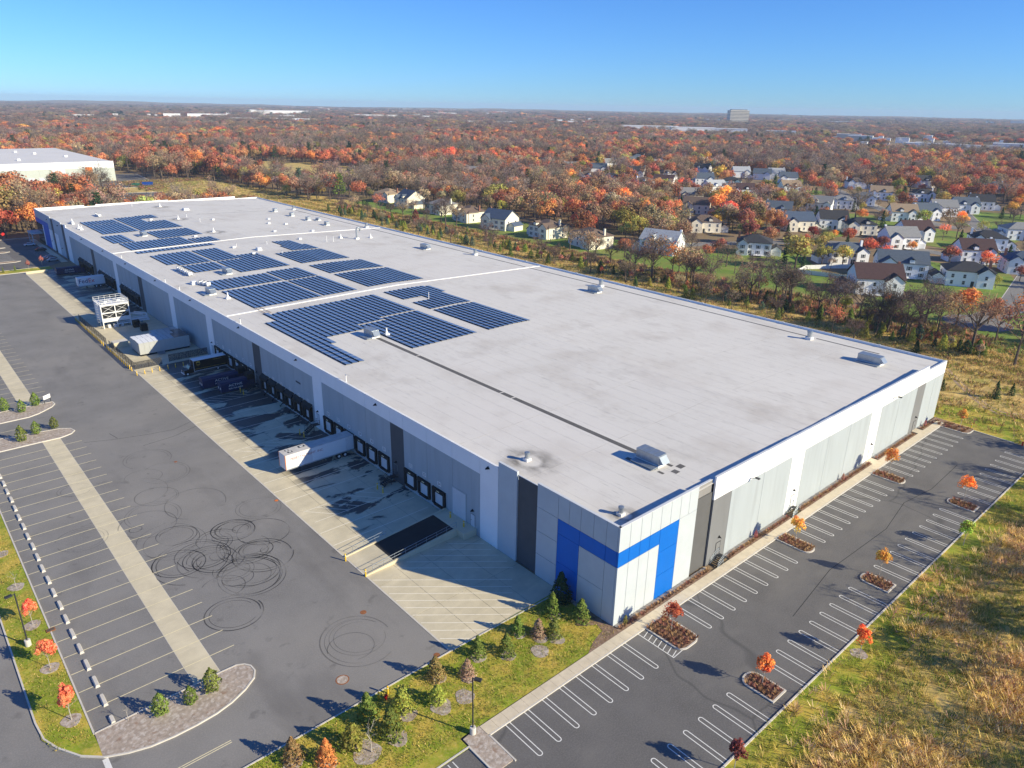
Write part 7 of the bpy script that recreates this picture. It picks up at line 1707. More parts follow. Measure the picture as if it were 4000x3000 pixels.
def roof_mesh(w, d, z, rise, kind, ov=.45, ox=0, oy=0, along='x'):
    hx, hy = w / 2 + ov, d / 2 + ov; mb = MB()
    if along == 'y':
        pass
    if kind == 'hip':
        k = min(hx, hy) if abs(hx - hy) > .5 else min(hx, hy) * .75
        if w >= d: A, B = (-hx + k, 0), (hx - k, 0)
        else: A, B = (0, -hy + k), (0, hy - k)
        c = [(-hx, -hy), (hx, -hy), (hx, hy), (-hx, hy)]
        vs = [(x + ox, y + oy, z) for x, y in c] + [(A[0] + ox, A[1] + oy, z + rise), (B[0] + ox, B[1] + oy, z + rise)]
        fs = [(0, 1, 5, 4), (1, 2, 5), (2, 3, 4, 5), (3, 0, 4)] if w >= d else [(0, 1, 4), (1, 2, 5, 4), (2, 3, 5), (3, 0, 4, 5)]
        mb.add(vs, fs); mb.add([(x + ox, y + oy, z - .22) for x, y in c] + [(x + ox, y + oy, z - .002) for x, y in c], [(0, 1, 5, 4), (1, 2, 6, 5), (2, 3, 7, 6), (3, 0, 4, 7), (3, 2, 1, 0)])
    else:
        if along == 'x': vs = [(-hx, -hy, z), (hx, -hy, z), (hx, hy, z), (-hx, hy, z), (-hx, 0, z + rise), (hx, 0, z + rise)]; fs = [(0, 1, 5, 4), (2, 3, 4, 5)]
        else: vs = [(-hx, -hy, z), (hx, -hy, z), (hx, hy, z), (-hx, hy, z), (0, -hy, z + rise), (0, hy, z + rise)]; fs = [(1, 2, 5, 4), (3, 0, 4, 5)]
        vs = [(v[0] + ox, v[1] + oy, v[2]) for v in vs]; n = len(vs); th = .2
        mb.add(vs + [(v[0], v[1], v[2] - th) for v in vs], fs + [tuple(i + n for i in f[::-1]) for f in fs])
        ed = [(0, 1), (2, 3), (0, 4), (3, 4), (1, 5), (2, 5)] if along == 'x' else [(1, 2), (3, 0), (0, 4), (1, 4), (2, 5), (3, 5)]
        mb.add(vs + [(v[0], v[1], v[2] - th) for v in vs], [(a, b, b + n, a + n) for a, b in ed])
    return mb
def house(x, y, rot, w, d, kind, rc, wc, label, seed, near, group):
    g = random.Random(seed); w *= 1.1; d *= 1.1; h = 6.1; t = thing('house', label, 'house', (x, y, 0), R(rot), group)
    wm, rm = M['wall_' + wc], M['roof_' + rc]; rise = (2.9 if kind == 'hip' else min(d, w) * .36)
    al = 'x' if w >= d else 'y'
    mb = MB().box(-w / 2, -d / 2, 0, w / 2, d / 2, h)
    if kind != 'hip':
        if al == 'x':
            for sx in (-1, 1): mb.add([(sx * w / 2, -d / 2, h), (sx * w / 2, d / 2, h), (sx * w / 2, 0, h + rise * d / (d + .9))], [(0, 1, 2) if sx > 0 else (0, 2, 1)])
        else:
            for sy in (-1, 1): mb.add([(-w / 2, sy * d / 2, h), (w / 2, sy * d / 2, h), (0, sy * d / 2, h + rise * w / (w + .9))], [(0, 2, 1) if sy > 0 else (0, 1, 2)])
    mb.build('wall', wm, t); r = roof_mesh(w, d, h + .02, rise, kind, along=al).build('roof', rm, t)
    # cross gable and garage wing
    cw = w * g.uniform(.3, .4); sx = g.choice((-1, 1)); cx = sx * (w / 2 - cw / 2 - .3); side = -1
    gz = 5.5; b2 = MB().box(cx - cw / 2, -d / 2 - 1.3, 0, cx + cw / 2, -d / 2 - .002, gz); b2.add([(cx - cw / 2, -d / 2 - 1.3, gz), (cx + cw / 2, -d / 2 - 1.3, gz), (cx, -d / 2 - 1.3, gz + cw * .36)], [(0, 1, 2)]); b2.build('wall', wm, t)
    roof_mesh(cw, 1.3 + d * .5, gz + .03, cw * .42, 'gable', .35, cx, -d / 2 - 1.3 + (1.3 + d * .5) / 2, 'y').build('roof', rm, t)
    gx = -sx * (w / 2 + 2.3); gd = d * .62; gw = 4.6
    mb = MB().box(gx - gw / 2, -gd / 2, 0, gx + gw / 2, gd / 2, 2.9); mb.add([(gx - gw / 2, -gd / 2, 2.9), (gx + gw / 2, -gd / 2, 2.9), (gx, -gd / 2, 4.4)], [(0, 1, 2)]); mb.add([(gx - gw / 2, gd / 2, 2.9), (gx, gd / 2, 4.4), (gx + gw / 2, gd / 2, 2.9)], [(0, 1, 2)])
    mb.build('garage_wall', wm, t); roof_mesh(gw, gd, 2.92, 1.75, 'gable', .3, gx, 0, 'y').build('garage_roof', rm, t)
    ch = MB().box(sx * (w / 2) - .5 * sx - .45, d * .1 - .4, h - 2, sx * (w / 2) - .5 * sx + .45, d * .1 + .4, h + rise + .5).build('chimney', wm if g.random() < .6 else M['brick'], t)
    if seed % 2: MB().box(cx - sx * w * .45 - .9, -d / 2 - .5, h + .2, cx - sx * w * .45 + .9, -d / 2 + 1.6, h + 1.5).build('dormer', wm, t); roof_mesh(1.8, 3.2, h + 1.52, .9, 'gable', .25, cx - sx * w * .45, -d / 2 + 1.2, 'y').build('dormer_roof', rm, t)
    if near > 1:
        MB().box(gx - 1.9, -gd / 2 - .06, .1, gx + 1.9, -gd / 2 - .01, 2.3).build('garage_door', M['door_white'], t)
    def win(px, py, pz, rz, shut=False):
        f = link('window', win_f, t, (px, py, pz), rz); link('pane', win_p, f)
        if shut: link('shutter', win_s, f)
    if near:
        sh = near > 1 and g.random() < .4; nx = 4 if w > 12 else 3
        for zz in (1.6, 4.1):
            for k in range(nx):
                px = -w / 2 + w * (k + .5) / nx
                if abs(px - cx) > cw / 2 + .4: win(px, -d / 2 - .005, zz, 0, sh)
                win(px, d / 2 + .005, zz, PI, sh)
            win(cx, -d / 2 - 1.305, zz, 0, sh)
            for s_ in (-1, 1):
                for py in ((-.25, .25) if near > 1 else (.0,)):
                    if near > 1 or zz > 2: win(s_ * (w / 2 + .005), py * d, zz, s_ * PI / 2)
        if near > 1 and seed % 3 != 1:
            dx0 = -cx * .5 - 2.3; dk = MB().box(dx0, -d / 2 - 3.2, .55, dx0 + 4.6, -d / 2 - .02, .7).build('deck', wm, t); rl = MB()
            for kk in range(9): rl.box(dx0 + kk * .56, -d / 2 - 3.2, .7, dx0 + kk * .56 + .08, -d / 2 - 3.12, 1.6)
            rl.box(dx0, -d / 2 - 3.22, 1.6, dx0 + 4.6, -d / 2 - 3.1, 1.7).build('railing', wm, dk)
        d_ = MB().box(cx - sx * (cw / 2 + 1.2) - .55, -d / 2 - .05, .1, cx - sx * (cw / 2 + 1.2) + .55, -d / 2 - .01, 2.3).build('front_door', M['dark_metal'], t)
    return t
GRP = {'berm': 'in the berm garden row', 'front': 'in the front group at the right', 'middle': 'in the right-hand estate', 'estate': 'in the far crowded estate', 'lone': 'alone in the far woods'}
for i, (x, y, rot, w, d, kind, rc, wc, near, grp, k) in enumerate(HOUSES): house(x, y, rot, w, d, kind, rc, wc, '%s house with %s %s roof, %s from left %s' % (wc, rc, kind, nth(k), GRP[grp]), 100 + i, near, 'houses ' + GRP[grp])
# gardens, streets
for k, pts in enumerate(([(177, 70), (183, 120), (186, 165), (184, 260), (188, 345), (194, 405), (228, 405), (226, 160), (262, 140), (268, 118), (236, 90), (228, 60)], [(232, 20), (226, 66), (300, 78), (300, 40), (262, 22)], [(172, 4), (174, 50), (210, 60), (240, 12), (330, 10), (330, -20), (180, -14)], [(330, 130), (345, 175), (400, 190), (440, 165), (425, 120)], [(340, 60), (345, 95), (410, 110), (405, 64)], [(430, 60), (440, 110), (520, 120), (540, 70)], [(450, 240), (450, 330), (540, 330), (560, 240)])):
    struct(MB().poly(pts, .02 + .004 * k).build('garden_lawn', M['green_lawn']))
def street(pts, w=8.5):
    s = struct(MB().strip(pts, w, .06).build('street', M['asphalt'])); MB().strip(pts, w + .6, .05).build('kerb_edge', M['kerb'], s)
def disc(x, y, r): struct(MB().poly([(x + r * math.cos(t), y + r * math.sin(t)) for t in [2 * PI * k / 24 for k in range(24)]], .064).build('street_circle', M['asphalt']))
street([(204, 22), (232, 20), (300, 32), (370, 60), (470, 110), (560, 150)]); disc(202, 21, 10); street([(228, 172), (262, 156), (310, 128), (330, 96), (322, 60), (318, 36)]); street([(420, 100), (455, 150), (520, 205), (590, 260)]); street([(480, 215), (470, 270), (478, 330)]); street([(300, 60), (420, 30), (560, 60)])
def garden_fence(label, pts, h=1.8):
    t = thing('garden_fence', label, 'fence', (pts[0][0], pts[0][1], 0)); ox, oy = pts[0]
    for k in range(len(pts) - 1):
        a, b = Vector(pts[k]), Vector(pts[k + 1]); n = max(1, round((b - a).length / 2.4)); an = math.atan2(b.y - a.y, b.x - a.x)
        me = MB().box(.03, -.025, .05, (b - a).length / n - .03, .025, h).mesh('fence_panel', M['white_metal']); pm = MB().box(-.06, -.06, 0, .06, .06, h + .1).mesh('post', M['white_metal'])
        for j in range(n):
            p = a.lerp(b, j / n); link('fence_panel', me, t, (p.x - ox, p.y - oy, 0), an); link('post', pm, t, (p.x - ox, p.y - oy, 0))
garden_fence('white vinyl fence around the garden of the large slate-roofed house', [(226, 96), (232, 74), (243, 62)]); garden_fence('white vinyl fence across the lawn behind the bare trees', [(226, 96), (236, 98), (247, 92), (258, 84)]); garden_fence('white vinyl fence between the slate-roofed and the hip-roofed white houses', [(262, 58), (268, 50), (264, 40)])
for i, (x, y, r_, m, l) in enumerate(((300, 33, 15, 'car_white', 'white car on the street left of the two lowest red maples'), (352, 55, 20, 'car_silver', 'silver car on the street under the orange maples'), (395, 75, 28, 'car_dark', 'dark car parked on the far part of the same street'), (262, 156, -30, 'car_blue', 'blue car on the street behind the white garden house'), (456, 150, 45, 'car_white', 'white car in the middle of the housing estate'), (318, 70, 80, 'car_dark', 'dark car on the short cross street'), (540, 142, 28, 'car_white', 'white car farthest up the street'))): car(x, y, R(r_), M[m], l, .07, 'cars on the estate streets')
# ---------------------------------------------------------------- the other warehouse and far commercial buildings
t = thing('far_warehouse', 'pale far warehouse with flat grey roof and orange panel at the left edge', 'warehouse', (0, 636, 0))
FX0, FX1, FD, FH = -120, 105, 215, 15.6
M['sage'] = mat('sage', (.5, .54, .48), .75, .04, .2); M['far_roof'] = mat('far_roof', (.7, .68, .65), .85, .05, .05)
MB().box(FX0, .3, 0, FX1, FD, FH - .5).build('wall', M['white_wall'], t); MB().box(FX0 + .4, .4, FH - .48, FX1 - .4, FD - .4, FH - .35).build('roof', M['far_roof'], t)
for k in range(25): MB().box(FX0 + k * 9 + .03, 0, 0, FX0 + (k + 1) * 9 - .03, .3, 10.6).build('wall_panel', M['sage'] if k % 5 else M['white_wall'], t); MB().box(FX0 + k * 9 + .03, -.03, 10.603, FX0 + (k + 1) * 9 - .03, .3, FH).build('band_panel', M['white_wall'], t)
MB().box(83.5, -.08, 2.5, 88.6, -.035, 11.4).build('orange_panel', M['orange'], t); MB().box(-2, -.08, 6, 1, -.035, 11.4).build('orange_panel', M['orange'], t)
for x in (45, 52, 58.5, 65): MB().box(x - 2.2, -.07, .4, x + 2.2, -.032, 4.6).build('dock_door', M['rust_iron'] if x > 60 else M['door_white'], t)
for x, y in ((30, 60), (45, 40), (70, 120), (85, 70), (60, 150)): MB().box(x - 1.2, y - 1.2, FH - .35, x + 1.2, y + 1.2, FH + 1.2).build('roof_box', M['roof_white'], t)
struct(MB().poly([(40, 575), (122, 575), (135, 690), (106, 700), (106, 634), (20, 634)], .01).build('far_yard', M['asphalt_lot'])); struct(MB().poly([(58, 484), (110, 484), (113, 532), (70, 541)], .01).build('far_car_park', M['asphalt_lot']))
fy = bpy.data.objects['far_car_park']
for k in range(8): MB().strip([(64 + k * 5, 500), (66 + k * 5, 508)], .3, .02).build('parking_line', M['white_paint'], fy)
MB().strip([(58, 484), (110, 484), (113, 532), (70, 541)], .5, .0, h=.16).build('kerb', M['kerb'], fy); MB().strip([(40, 575), (122, 575), (135, 690)], .6, .0, h=.16).build('kerb', M['kerb'], fy)
M['skip_blue'] = mat('skip_blue', (.01, .06, .3), .5, .15, 1); M['skip_green'] = mat('skip_green', (.02, .13, .09), .5, .15, 1)
def skip(x, y, m, l, s=1.0):
    t = thing('waste_skip', l, 'dumpster', (x, y, .01), R(-20)); t.scale = (s, s, s)
    MB().box(-3, -1.2, .15, 3, 1.2, .3).add([(-3, -1.2, .3), (3, -1.2, .3), (3.3, -1.3, 2), (-3.3, -1.3, 2), (-3, 1.2, .3), (3, 1.2, .3), (3.3, 1.3, 2), (-3.3, 1.3, 2)], [(0, 1, 2, 3), (5, 4, 7, 6), (4, 0, 3, 7), (1, 5, 6, 2)]).build('body', m, t); MB().add([(-3.2, -1.25, 1.95), (3.2, -1.25, 1.95), (3.2, 0, 2.3), (-3.2, 0, 2.3), (-3.2, 1.25, 1.95), (3.2, 1.25, 1.95)], [(0, 1, 2, 3), (3, 2, 5, 4)]).build('tarpaulin', m, t)
skip(114, 583, M['skip_blue'], 'blue waste skips beyond the far car park', 1.2); skip(105.5, 584, M['skip_green'], 'green waste skip left of the blue one', .9)
for i, (x, y) in enumerate(((87.1, 491.7), (97.4, 488.8))): lamp('lamp_post', x, y, 'thin lamp post in the far car park, %s from the left' % nth(i + 1), 9, 1, 0)
t = thing('office_tower', 'dark banded office tower with pale side wall on the horizon', 'office building', (TOWER[0], TOWER[1], 0), R(-38))
M['tower_pale'] = mat('tower_pale', (.62, .56, .46), .7, .03, .02); M['tower_dark'] = mat('tower_dark', (.16, .17, .19), .6, .05, .02)
tw, td, th_ = TOWER[2], TOWER[3], TOWER[4]
MB().box(-tw / 2, -td / 2, 0, tw / 2, td / 2, th_).build('wall', M['tower_pale'], t); MB().box(-tw / 2 + 8, -td / 2 + 8, th_, tw / 2 - 8, td / 2 - 8, th_ + 4).build('plant_room', M['tower_dark'], t)
for k in range(9):
    z = 4 + k * (th_ - 5) / 9; MB().box(-tw / 2 - .3, -td / 2 - .3, z, tw / 2 + .3, td / 2 + .3, z + 2.6).build('window_band', M['glass'], t)
for i, (x, y, w, d, h, rot, c) in enumerate(FARB):
    t = thing('distant_building', 'low white commercial building on the hazy plain, %s from the left of its group' % nth(i + 1), 'building', (x, y, 0), R(rot), 'low commercial buildings on the plain')
    MB().box(-w / 2, -d / 2, 0, w / 2, d / 2, h).build('wall', M[c], t); MB().box(-w / 2 - .3, -d / 2 - .3, h, w / 2 + .3, d / 2 + .3, h + 1.2).build('roof', M['roof_white'] if i % 3 else M['far_roof'], t)
struct(MB().poly([(300, 790), (345, 730), (338, 640), (296, 560), (236, 600), (252, 700)], .0).build('tan_field', M['meadow']))
mv = []; mf = []; NX = 20
def mound(x, y): return 5.2 * math.exp(-(((x - 142) / 26) ** 2 + ((y - 535) / 48) ** 2) * 1.6) - .35
for i in range(NX + 1):
    for j in range(NX + 1): mx_, my_ = 100 + 84 * i / NX, 440 + 190 * j / NX; mv.append((mx_, my_, mound(mx_, my_)))
for i in range(NX):
    for j in range(NX): a = i * (NX + 1) + j; mf.append((a, a + NX + 1, a + NX + 2, a + 1))
struct(MB().add(mv, mf).build('grass_mound', M['meadow']))
mp_ = np.stack([np.random.default_rng(5).uniform(106, 178, 4200), np.random.default_rng(6).uniform(445, 625, 4200)], 1); mp_ = np.array([(x, y, max(0, mound(x, y))) for x, y in mp_])
tufts('mound_grass', mp_, .9, .75, [(.6, .5, .2), (.42, .4, .12), (.3, .33, .08), (.7, .52, .26), (.4, .26, .14)], 6, 44, lean=.9)
hl = MB(); nseg = 70; vs = []; fs = []
for i in range(nseg + 1):
    a = YAW - .75 + 1.5 * i / nseg
    for j, (rr, hh) in enumerate(((9500, 0), (10500, 1), (12000, 0))):
        z = hh * (22 + 22 * math.exp(-((a - YAW + .47) / .13) ** 2) + 4 * math.sin(i * .7) + 3 * math.sin(i * 1.9 + 1) + 14 * math.exp(-((a - YAW + .02) / .05) ** 2)); vs.append((CAMP[0] + rr * math.sin(a), CAMP[1] + rr * math.cos(a), z - (0 if hh else 3)))
for i in range(nseg):
    for j in range(2): fs.append((i * 3 + j, (i + 1) * 3 + j, (i + 1) * 3 + j + 1, i * 3 + j + 1))
hl.add(vs, fs); struct(hl.build('hills', M['ground']))
# ================================================================= TREES: the named ones, then the woods
KW = {'oak': 'leafy tree', 'sparse': 'thinly leaved tree', 'bare': 'bare tree', 'pine': 'pine', 'spruce': 'conifer', 'shrub': 'round bush'}
def zone(x, y):
    if x < 60 and 365 < y < 600: return 'in the wood edge behind the far lot'
    if x < 180 and y > 400: return 'along the wood edge by the far warehouse'
    if x < 190: return 'in the strip between berm and gardens'
    if x < 300 and y < 420: return 'around the front gardens'
    if x < 430 and y > 150: return 'in the wood between the estates'
    return 'among the right-hand houses' if y < 200 else 'beside the far crowded estate'
seen = {}
for k, x, y, h, hue in TREES:      # listed from left to right as seen
    z = zone(x, y); q = (k, hue, z); seen[q] = seen.get(q, 0) + 1
    plant(k, x, y, h, hue, '%s %s %s, %s from the left' % (hue, KW[k], z, nth(seen[q])), 'trees ' + z)
# saplings on the berm
g = random.Random(21); nb = 0; nr = 0
y = 8.0
while y < 372:
    for x in (154 + g.uniform(-3, 3), 161 + g.uniform(-2, 2)) if g.random() < .5 else (g.choice((153, 158, 163)) + g.uniform(-3, 3),):
        yy = y + g.uniform(-2, 2); near_gap = any(abs(x - hx) < 9 and abs(yy - hy) < 9 for hx, hy in HXY)
        if near_gap: continue
        if g.random() < .74:
            nb += 1; plant('cone' if g.random() < .8 else 'shrub', x + g.uniform(0, 12), yy, g.uniform(2.6, 5.0), g.choice(('green', 'dark green', 'blue-green', 'yellow-green', 'green')), 'young evergreen on the grassy berm behind the warehouse, %s from the right' % nth(nb), 'young evergreens on the berm', 0, 1.0, 'conifer', 'berm_evergreen')
        else:
            nr += 1; plant('young', x + g.uniform(0, 14), yy, g.uniform(2.6, 4.6), g.choice(('pink', 'red', 'rust', 'tan', 'brown')), 'small reddish sapling on the grassy berm behind the warehouse, %s from the right' % nth(nr), 'reddish saplings on the berm', 0, 1.2, 'sapling', 'berm_sapling')
    y += 3.1 if y > 60 else 2.4
fl_ = 0
while fl_ < 22:
    x, y = g.uniform(163, 190), g.uniform(14, 135)
    if any(math.hypot(x - hx, y - hy) < 16 for hx, hy in HXY): continue
    fl_ += 1; plant('bare' if fl_ % 4 else 'sparse', x, y, g.uniform(11, 18), 'grey' if fl_ % 4 else 'brown', 'tall dark tree in the brushy strip past the right half of the roof, %s planted' % nth(fl_) if False else 'tall %s tree in the brush behind the long roof edge, %s of its kind' % ('bare dark' if fl_ % 4 else 'brown-leaved', nth(fl_)), 'tall trees in the brush strip')
# bare trees beyond the right edge whose shadows fall on the meadow and the car park
for i, (x, y, h) in enumerate(((36, -46, 14), (46, -48, 16), (60, -46, 15), (53, -56, 16), (80, -41, 15), (96, -38, 14), (114, -38, 15), (70, -52, 16), (26, -58, 15), (33, -70, 17))): plant('bare' if i % 3 else 'sparse', x, y, h, 'grey' if i % 3 else 'brown', 'bare tree in the meadow beyond the outer kerb, %s from the car park corner' % nth(i + 1), 'bare trees in the meadow')
for x, y, h in ((131.3, -5, 4.5), (136.5, -7, 3.2), (127, 5.2, 3)): plant('spruce', x, y, h, 'dark green', {131.3: 'tallest dark spruce in the rough grass past the right corner', 136.5: 'dark spruce right of the tallest one in the rough grass', 127: 'smallest dark spruce close to the right corner of the warehouse'}[x], None, 0, 1.2)
# brush under the bare trees
bp = np.concatenate([np.stack([ng.uniform(166, 190, 420), ng.uniform(10, 125, 420), np.zeros(420)], 1), np.stack([ng.uniform(170, 186, 420), ng.uniform(120, 400, 420), np.zeros(420)], 1), np.stack([ng.uniform(40, 150, 500), ng.uniform(440, 480, 500), np.zeros(500)], 1), np.stack([ng.uniform(100, 176, 500), ng.uniform(545, 620, 500), np.zeros(500)], 1)])
tufts('undergrowth', bp, 1.2, 1.15, [(.4, .25, .14), (.44, .3, .2), (.3, .2, .12), (.48, .2, .14), (.3, .24, .09), (.16, .16, .05)], 26, 18, lean=.7, width=.13)
# the woods as one mass: thousands of crowns, each a small real crown set on its own point
rg = np.random.default_rng(31)
def ring(r0, r1, d_of):
    out = []; r = r0
    while r < r1:
        d = d_of(r); a0, a1 = YAW - .69, YAW + .69; n = max(1, int((a1 - a0) * r / d)); a = a0 + (np.arange(n) + rg.random(n)) * (a1 - a0) / n; rr = r + rg.random(n) * d
        out.append(np.stack([CAMP[0] + rr * np.sin(a), CAMP[1] + rr * np.cos(a), np.full(n, d)], 1)); r += d
    return np.concatenate(out)
Pn = np.concatenate([ring(150, 1000, lambda r: 8.4 + r * .0014), ring(1000, 9300, lambda r: 9.8 + (r - 1000) * .0085)])
X, Y, D_ = Pn[:, 0], Pn[:, 1], Pn[:, 2]
def inrect(x0, x1, y0, y1): return (X > x0) & (X < x1) & (Y > y0) & (Y < y1)
bad = inrect(-130, 112, -60, 372) | inrect(100, 188, -70, 425) | inrect(50, 122, 470, 548) | inrect(-125, 112, 560, 856) | inrect(60, 172, 425, 610) | inrect(112, 140, 560, 720) | inrect(55, 112, 545, 640) | inrect(-130, 400, -500, -20)
bad |= (np.hypot((X - 276) / 1.0, (Y - 660) / 2.3) < 56) | inrect(196, 262, 470, 600) & (rg.random(len(X)) < .75)
for hx, hy in HXY:
    v = np.array([CAMP[0] - hx, CAMP[1] - hy]); v = v / np.hypot(*v); al = (X - hx) * v[0] + (Y - hy) * v[1]; ac = np.abs((X - hx) * v[1] - (Y - hy) * v[0]); bad |= (np.hypot(X - hx, Y - hy) < 15) | ((al > 0) & (al < 70) & (ac < 9))
est = inrect(185, 640, 0, 440); keepp = rg.random(len(X))
belt = ((X > 228) & (X < 425) & (Y > 165) & (Y < 440)) | ((X > 420) & (Y > 395)) | ((X > 600))
bad |= est & ~belt & (keepp > .16); bad |= inrect(184, 232, 40, 410) & (keepp > .03)
for fx_, fy_ in FXY:
    v = np.array([CAMP[0] - fx_, CAMP[1] - fy_]); L_ = np.hypot(*v); v = v / L_; px, py = X - fx_, Y - fy_; al = px * v[0] + py * v[1]; ac = np.abs(px * v[1] - py * v[0]); bad |= (al > -60) & (al < .06 * L_) & (ac < 20 + .02 * L_)
for tx, ty, *_ in [(t[1], t[2]) for t in TREES]: bad |= (np.hypot(X - tx, Y - ty) < 5)
Pn = Pn[~bad]; X, Y, D_ = Pn[:, 0], Pn[:, 1], Pn[:, 2]; n = len(X)
def smooth(s, ph): return np.sin(X * s + ph + 2 * np.sin(Y * s * .7 + ph)) * .5 + np.sin(Y * s * 1.3 + ph * 2 + np.cos(X * s * .9)) * .5
RR = np.hypot(X - CAMP[0], Y - CAMP[1])
pal = np.array([HUE['rust'], (.5, .23, .11), (.38, .15, .1), HUE['brown'], (.27, .2, .165), (.36, .27, .2), HUE['orange'], HUE['olive'], HUE['dark green'], HUE['tan'], HUE['red'], HUE['gold']])
w = np.array([19, 18, 13, 14, 10, 8, 3.2, 4.5, 3.2, 4.5, 2.0, 1.4])[None, :] * np.ones((n, 1))
sm = smooth(.011, 1.0); s2 = smooth(.006, 4.0)
w[:, [4, 5]] *= np.clip(1 + 1.6 * sm, .1, 4)[:, None]; w[:, [0, 1, 2, 10]] *= np.clip(1 - .8 * sm, .3, 2)[:, None]
left = np.clip((240 - X) / 120, 0, 1) * (RR < 900); w[:, [3, 9, 6, 7]] *= (1 + 1.5 * left)[:, None]
beltm = ((X > 180) & (X < 430) & (Y > 150) & (Y < 440)); w[:, [3, 7, 9, 5]] *= (1 + 2.5 * beltm)[:, None]
fs_ = np.clip((RR - 1400) / 1800, 0, 1); w[:, [4, 5]] *= (1 + 5.0 * fs_)[:, None]; w[:, 3] *= 1 + 1.5 * fs_; w[:, [6, 10, 11]] *= (1 - .8 * fs_)[:, None]; w[:, 8] *= (1 + 7 * fs_ * (s2 > .1)); w[:, 8] *= 1 + 1.5 * (s2 > .45); right = (X > Y * 1.1); w[:, [3, 7, 9, 11]] *= (1 + 1.0 * right)[:, None]
cw = np.cumsum(w, 1); pick = (rg.random(n)[:, None] * cw[:, -1:] < cw).argmax(1)
colr = pal[pick] * rg.uniform(.62, 1.38, (n, 1)) * np.array([1, 1, 1]) * rg.normal(1, .07, (n, 3))
kindp = np.where(np.isin(pick, [4, 5]), rg.integers(5, 8, n), np.where(pick == 8, 8, np.where(np.isin(pick, [3, 9]) & (rg.random(n) < .5), rg.integers(3, 5, n), rg.integers(0, 3, n))))
sc = rg.uniform(.75, 1.5, n) * np.maximum(1, D_ / 9.2) ** .92; hz = np.where(D_ > 12, rg.uniform(.75, 1.05, n) / np.maximum(1, D_ / 9.2) ** .75, 1.0)
me = bpy.data.meshes.new('woods'); me.vertices.add(n); me.vertices.foreach_set('co', np.stack([X, Y, np.full(n, -.4)], 1).astype(np.float32).ravel())
def attr(nm, ty_, a, key):
    at = me.attributes.new(nm, ty_, 'POINT'); at.data.foreach_set(key, a.astype(np.float32 if ty_ != 'INT' else np.int32).ravel())
attr('tcol', 'FLOAT_COLOR', np.concatenate([np.clip(colr, 0, 1), np.ones((n, 1))], 1), 'color'); attr('tk', 'INT', kindp, 'value'); attr('ts', 'FLOAT_VECTOR', np.stack([sc, sc, sc * hz], 1), 'vector'); attr('tr', 'FLOAT_VECTOR', np.stack([np.zeros(n), np.zeros(n), rg.uniform(0, 6.28, n)], 1), 'vector')
wood = link('woods', me); wood['kind'] = 'stuff'
def thin(cm, tm, keep, seed):
    """a lighter crown with its own trunk below, for the mass of the woods"""
    return cm
nt = bpy.data.node_groups.new('woods', 'GeometryNodeTree'); nt.interface.new_socket('Geometry', in_out='INPUT', socket_type='NodeSocketGeometry'); nt.interface.new_socket('Geometry', in_out='OUTPUT', socket_type='NodeSocketGeometry')
N = nt.nodes; L = nt.links; gi = N.new('NodeGroupInput'); go = N.new('NodeGroupOutput'); jn = N.new('GeometryNodeJoinGeometry')
def named(nm, ty_):
    a = N.new('GeometryNodeInputNamedAttribute'); a.data_type = ty_; a.inputs['Name'].default_value = nm; return a.outputs['Attribute']
a_k, a_s, a_r = named('tk', 'INT'), named('ts', 'FLOAT_VECTOR'), named('tr', 'FLOAT_VECTOR')
byk = {}
for o in bpy.data.objects:
    if o.name.split('.')[0] == 'crown' and o.data and o.parent: byk.setdefault(o.data.name, o)
srcs = [byk[p[0].name] for p in (PROTO['oak'][:3] + PROTO['sparse'][:2] + PROTO['bare'][:3] + PROTO['pine'][:1])]
trunks = [p[1] for p in (PROTO['oak'][:3] + PROTO['sparse'][:2] + PROTO['bare'][:3] + PROTO['pine'][:1])]
byt = {}
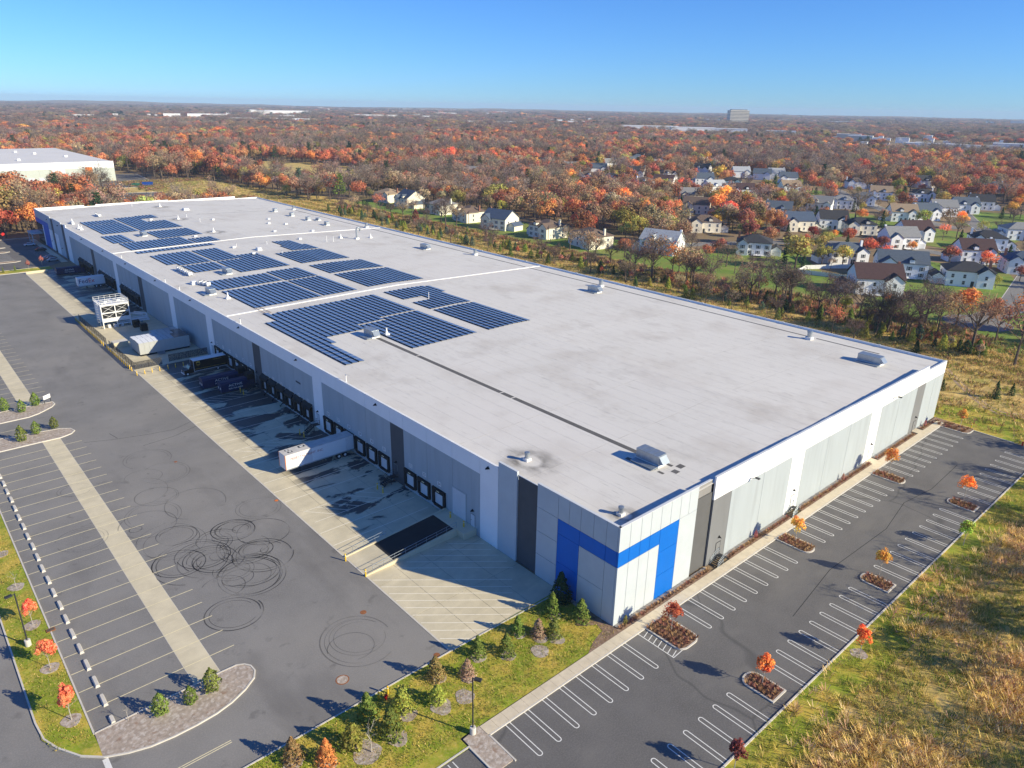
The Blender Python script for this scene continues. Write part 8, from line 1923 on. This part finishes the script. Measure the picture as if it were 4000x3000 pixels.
for o in bpy.data.objects:
    if o.name.split('.')[0] == 'trunk' and o.data and o.parent: byt.setdefault(o.data.name, o)
mtp = N.new('GeometryNodeMeshToPoints'); L.new(gi.outputs[0], mtp.inputs['Mesh'])
for k, o in enumerate(srcs):
    oi = N.new('GeometryNodeObjectInfo'); oi.transform_space = 'ORIGINAL'; oi.inputs['Object'].default_value = o
    sm_ = N.new('GeometryNodeSetMaterial'); sm_.inputs['Material'].default_value = M['leaf_far']; L.new(oi.outputs['Geometry'], sm_.inputs['Geometry'])
    geo = sm_.outputs[0]
    ot = N.new('GeometryNodeObjectInfo'); ot.transform_space = 'ORIGINAL'; ot.inputs['Object'].default_value = byt[trunks[k].name]; j2 = N.new('GeometryNodeJoinGeometry'); L.new(geo, j2.inputs[0]); L.new(ot.outputs['Geometry'], j2.inputs[0]); geo = j2.outputs[0]
    cmp_ = N.new('FunctionNodeCompare'); cmp_.data_type = 'INT'; cmp_.operation = 'EQUAL'; L.new(a_k, cmp_.inputs[2]); cmp_.inputs[3].default_value = k
    ip = N.new('GeometryNodeInstanceOnPoints'); L.new(mtp.outputs[0], ip.inputs['Points']); L.new(geo, ip.inputs['Instance']); L.new(cmp_.outputs[0], ip.inputs['Selection']); L.new(a_s, ip.inputs['Scale']); L.new(a_r, ip.inputs['Rotation'])
    L.new(ip.outputs[0], jn.inputs[0])
L.new(jn.outputs[0], go.inputs[0])
md = wood.modifiers.new('woods', 'NODES'); md.node_group = nt
print('woods', n, 'objects', len(bpy.data.objects))
# ================================================================= AIR
hz_m = bpy.data.materials.new('haze'); hz_m.use_nodes = True; _N = hz_m.node_tree.nodes; _L = hz_m.node_tree.links; _N.clear()
_v = _N.new('ShaderNodeVolumePrincipled'); _v.inputs['Color'].default_value = (.56, .76, 1.0, 1); _v.inputs['Density'].default_value = 8e-5; _v.inputs['Anisotropy'].default_value = 0.0
_o = _N.new('ShaderNodeOutputMaterial'); _L.new(_v.outputs[0], _o.inputs['Volume'])
hz_ = MB().box(-14000, -14000, -1.2, 14000, 14000, 105).build('haze', hz_m); hz_['kind'] = 'stuff'
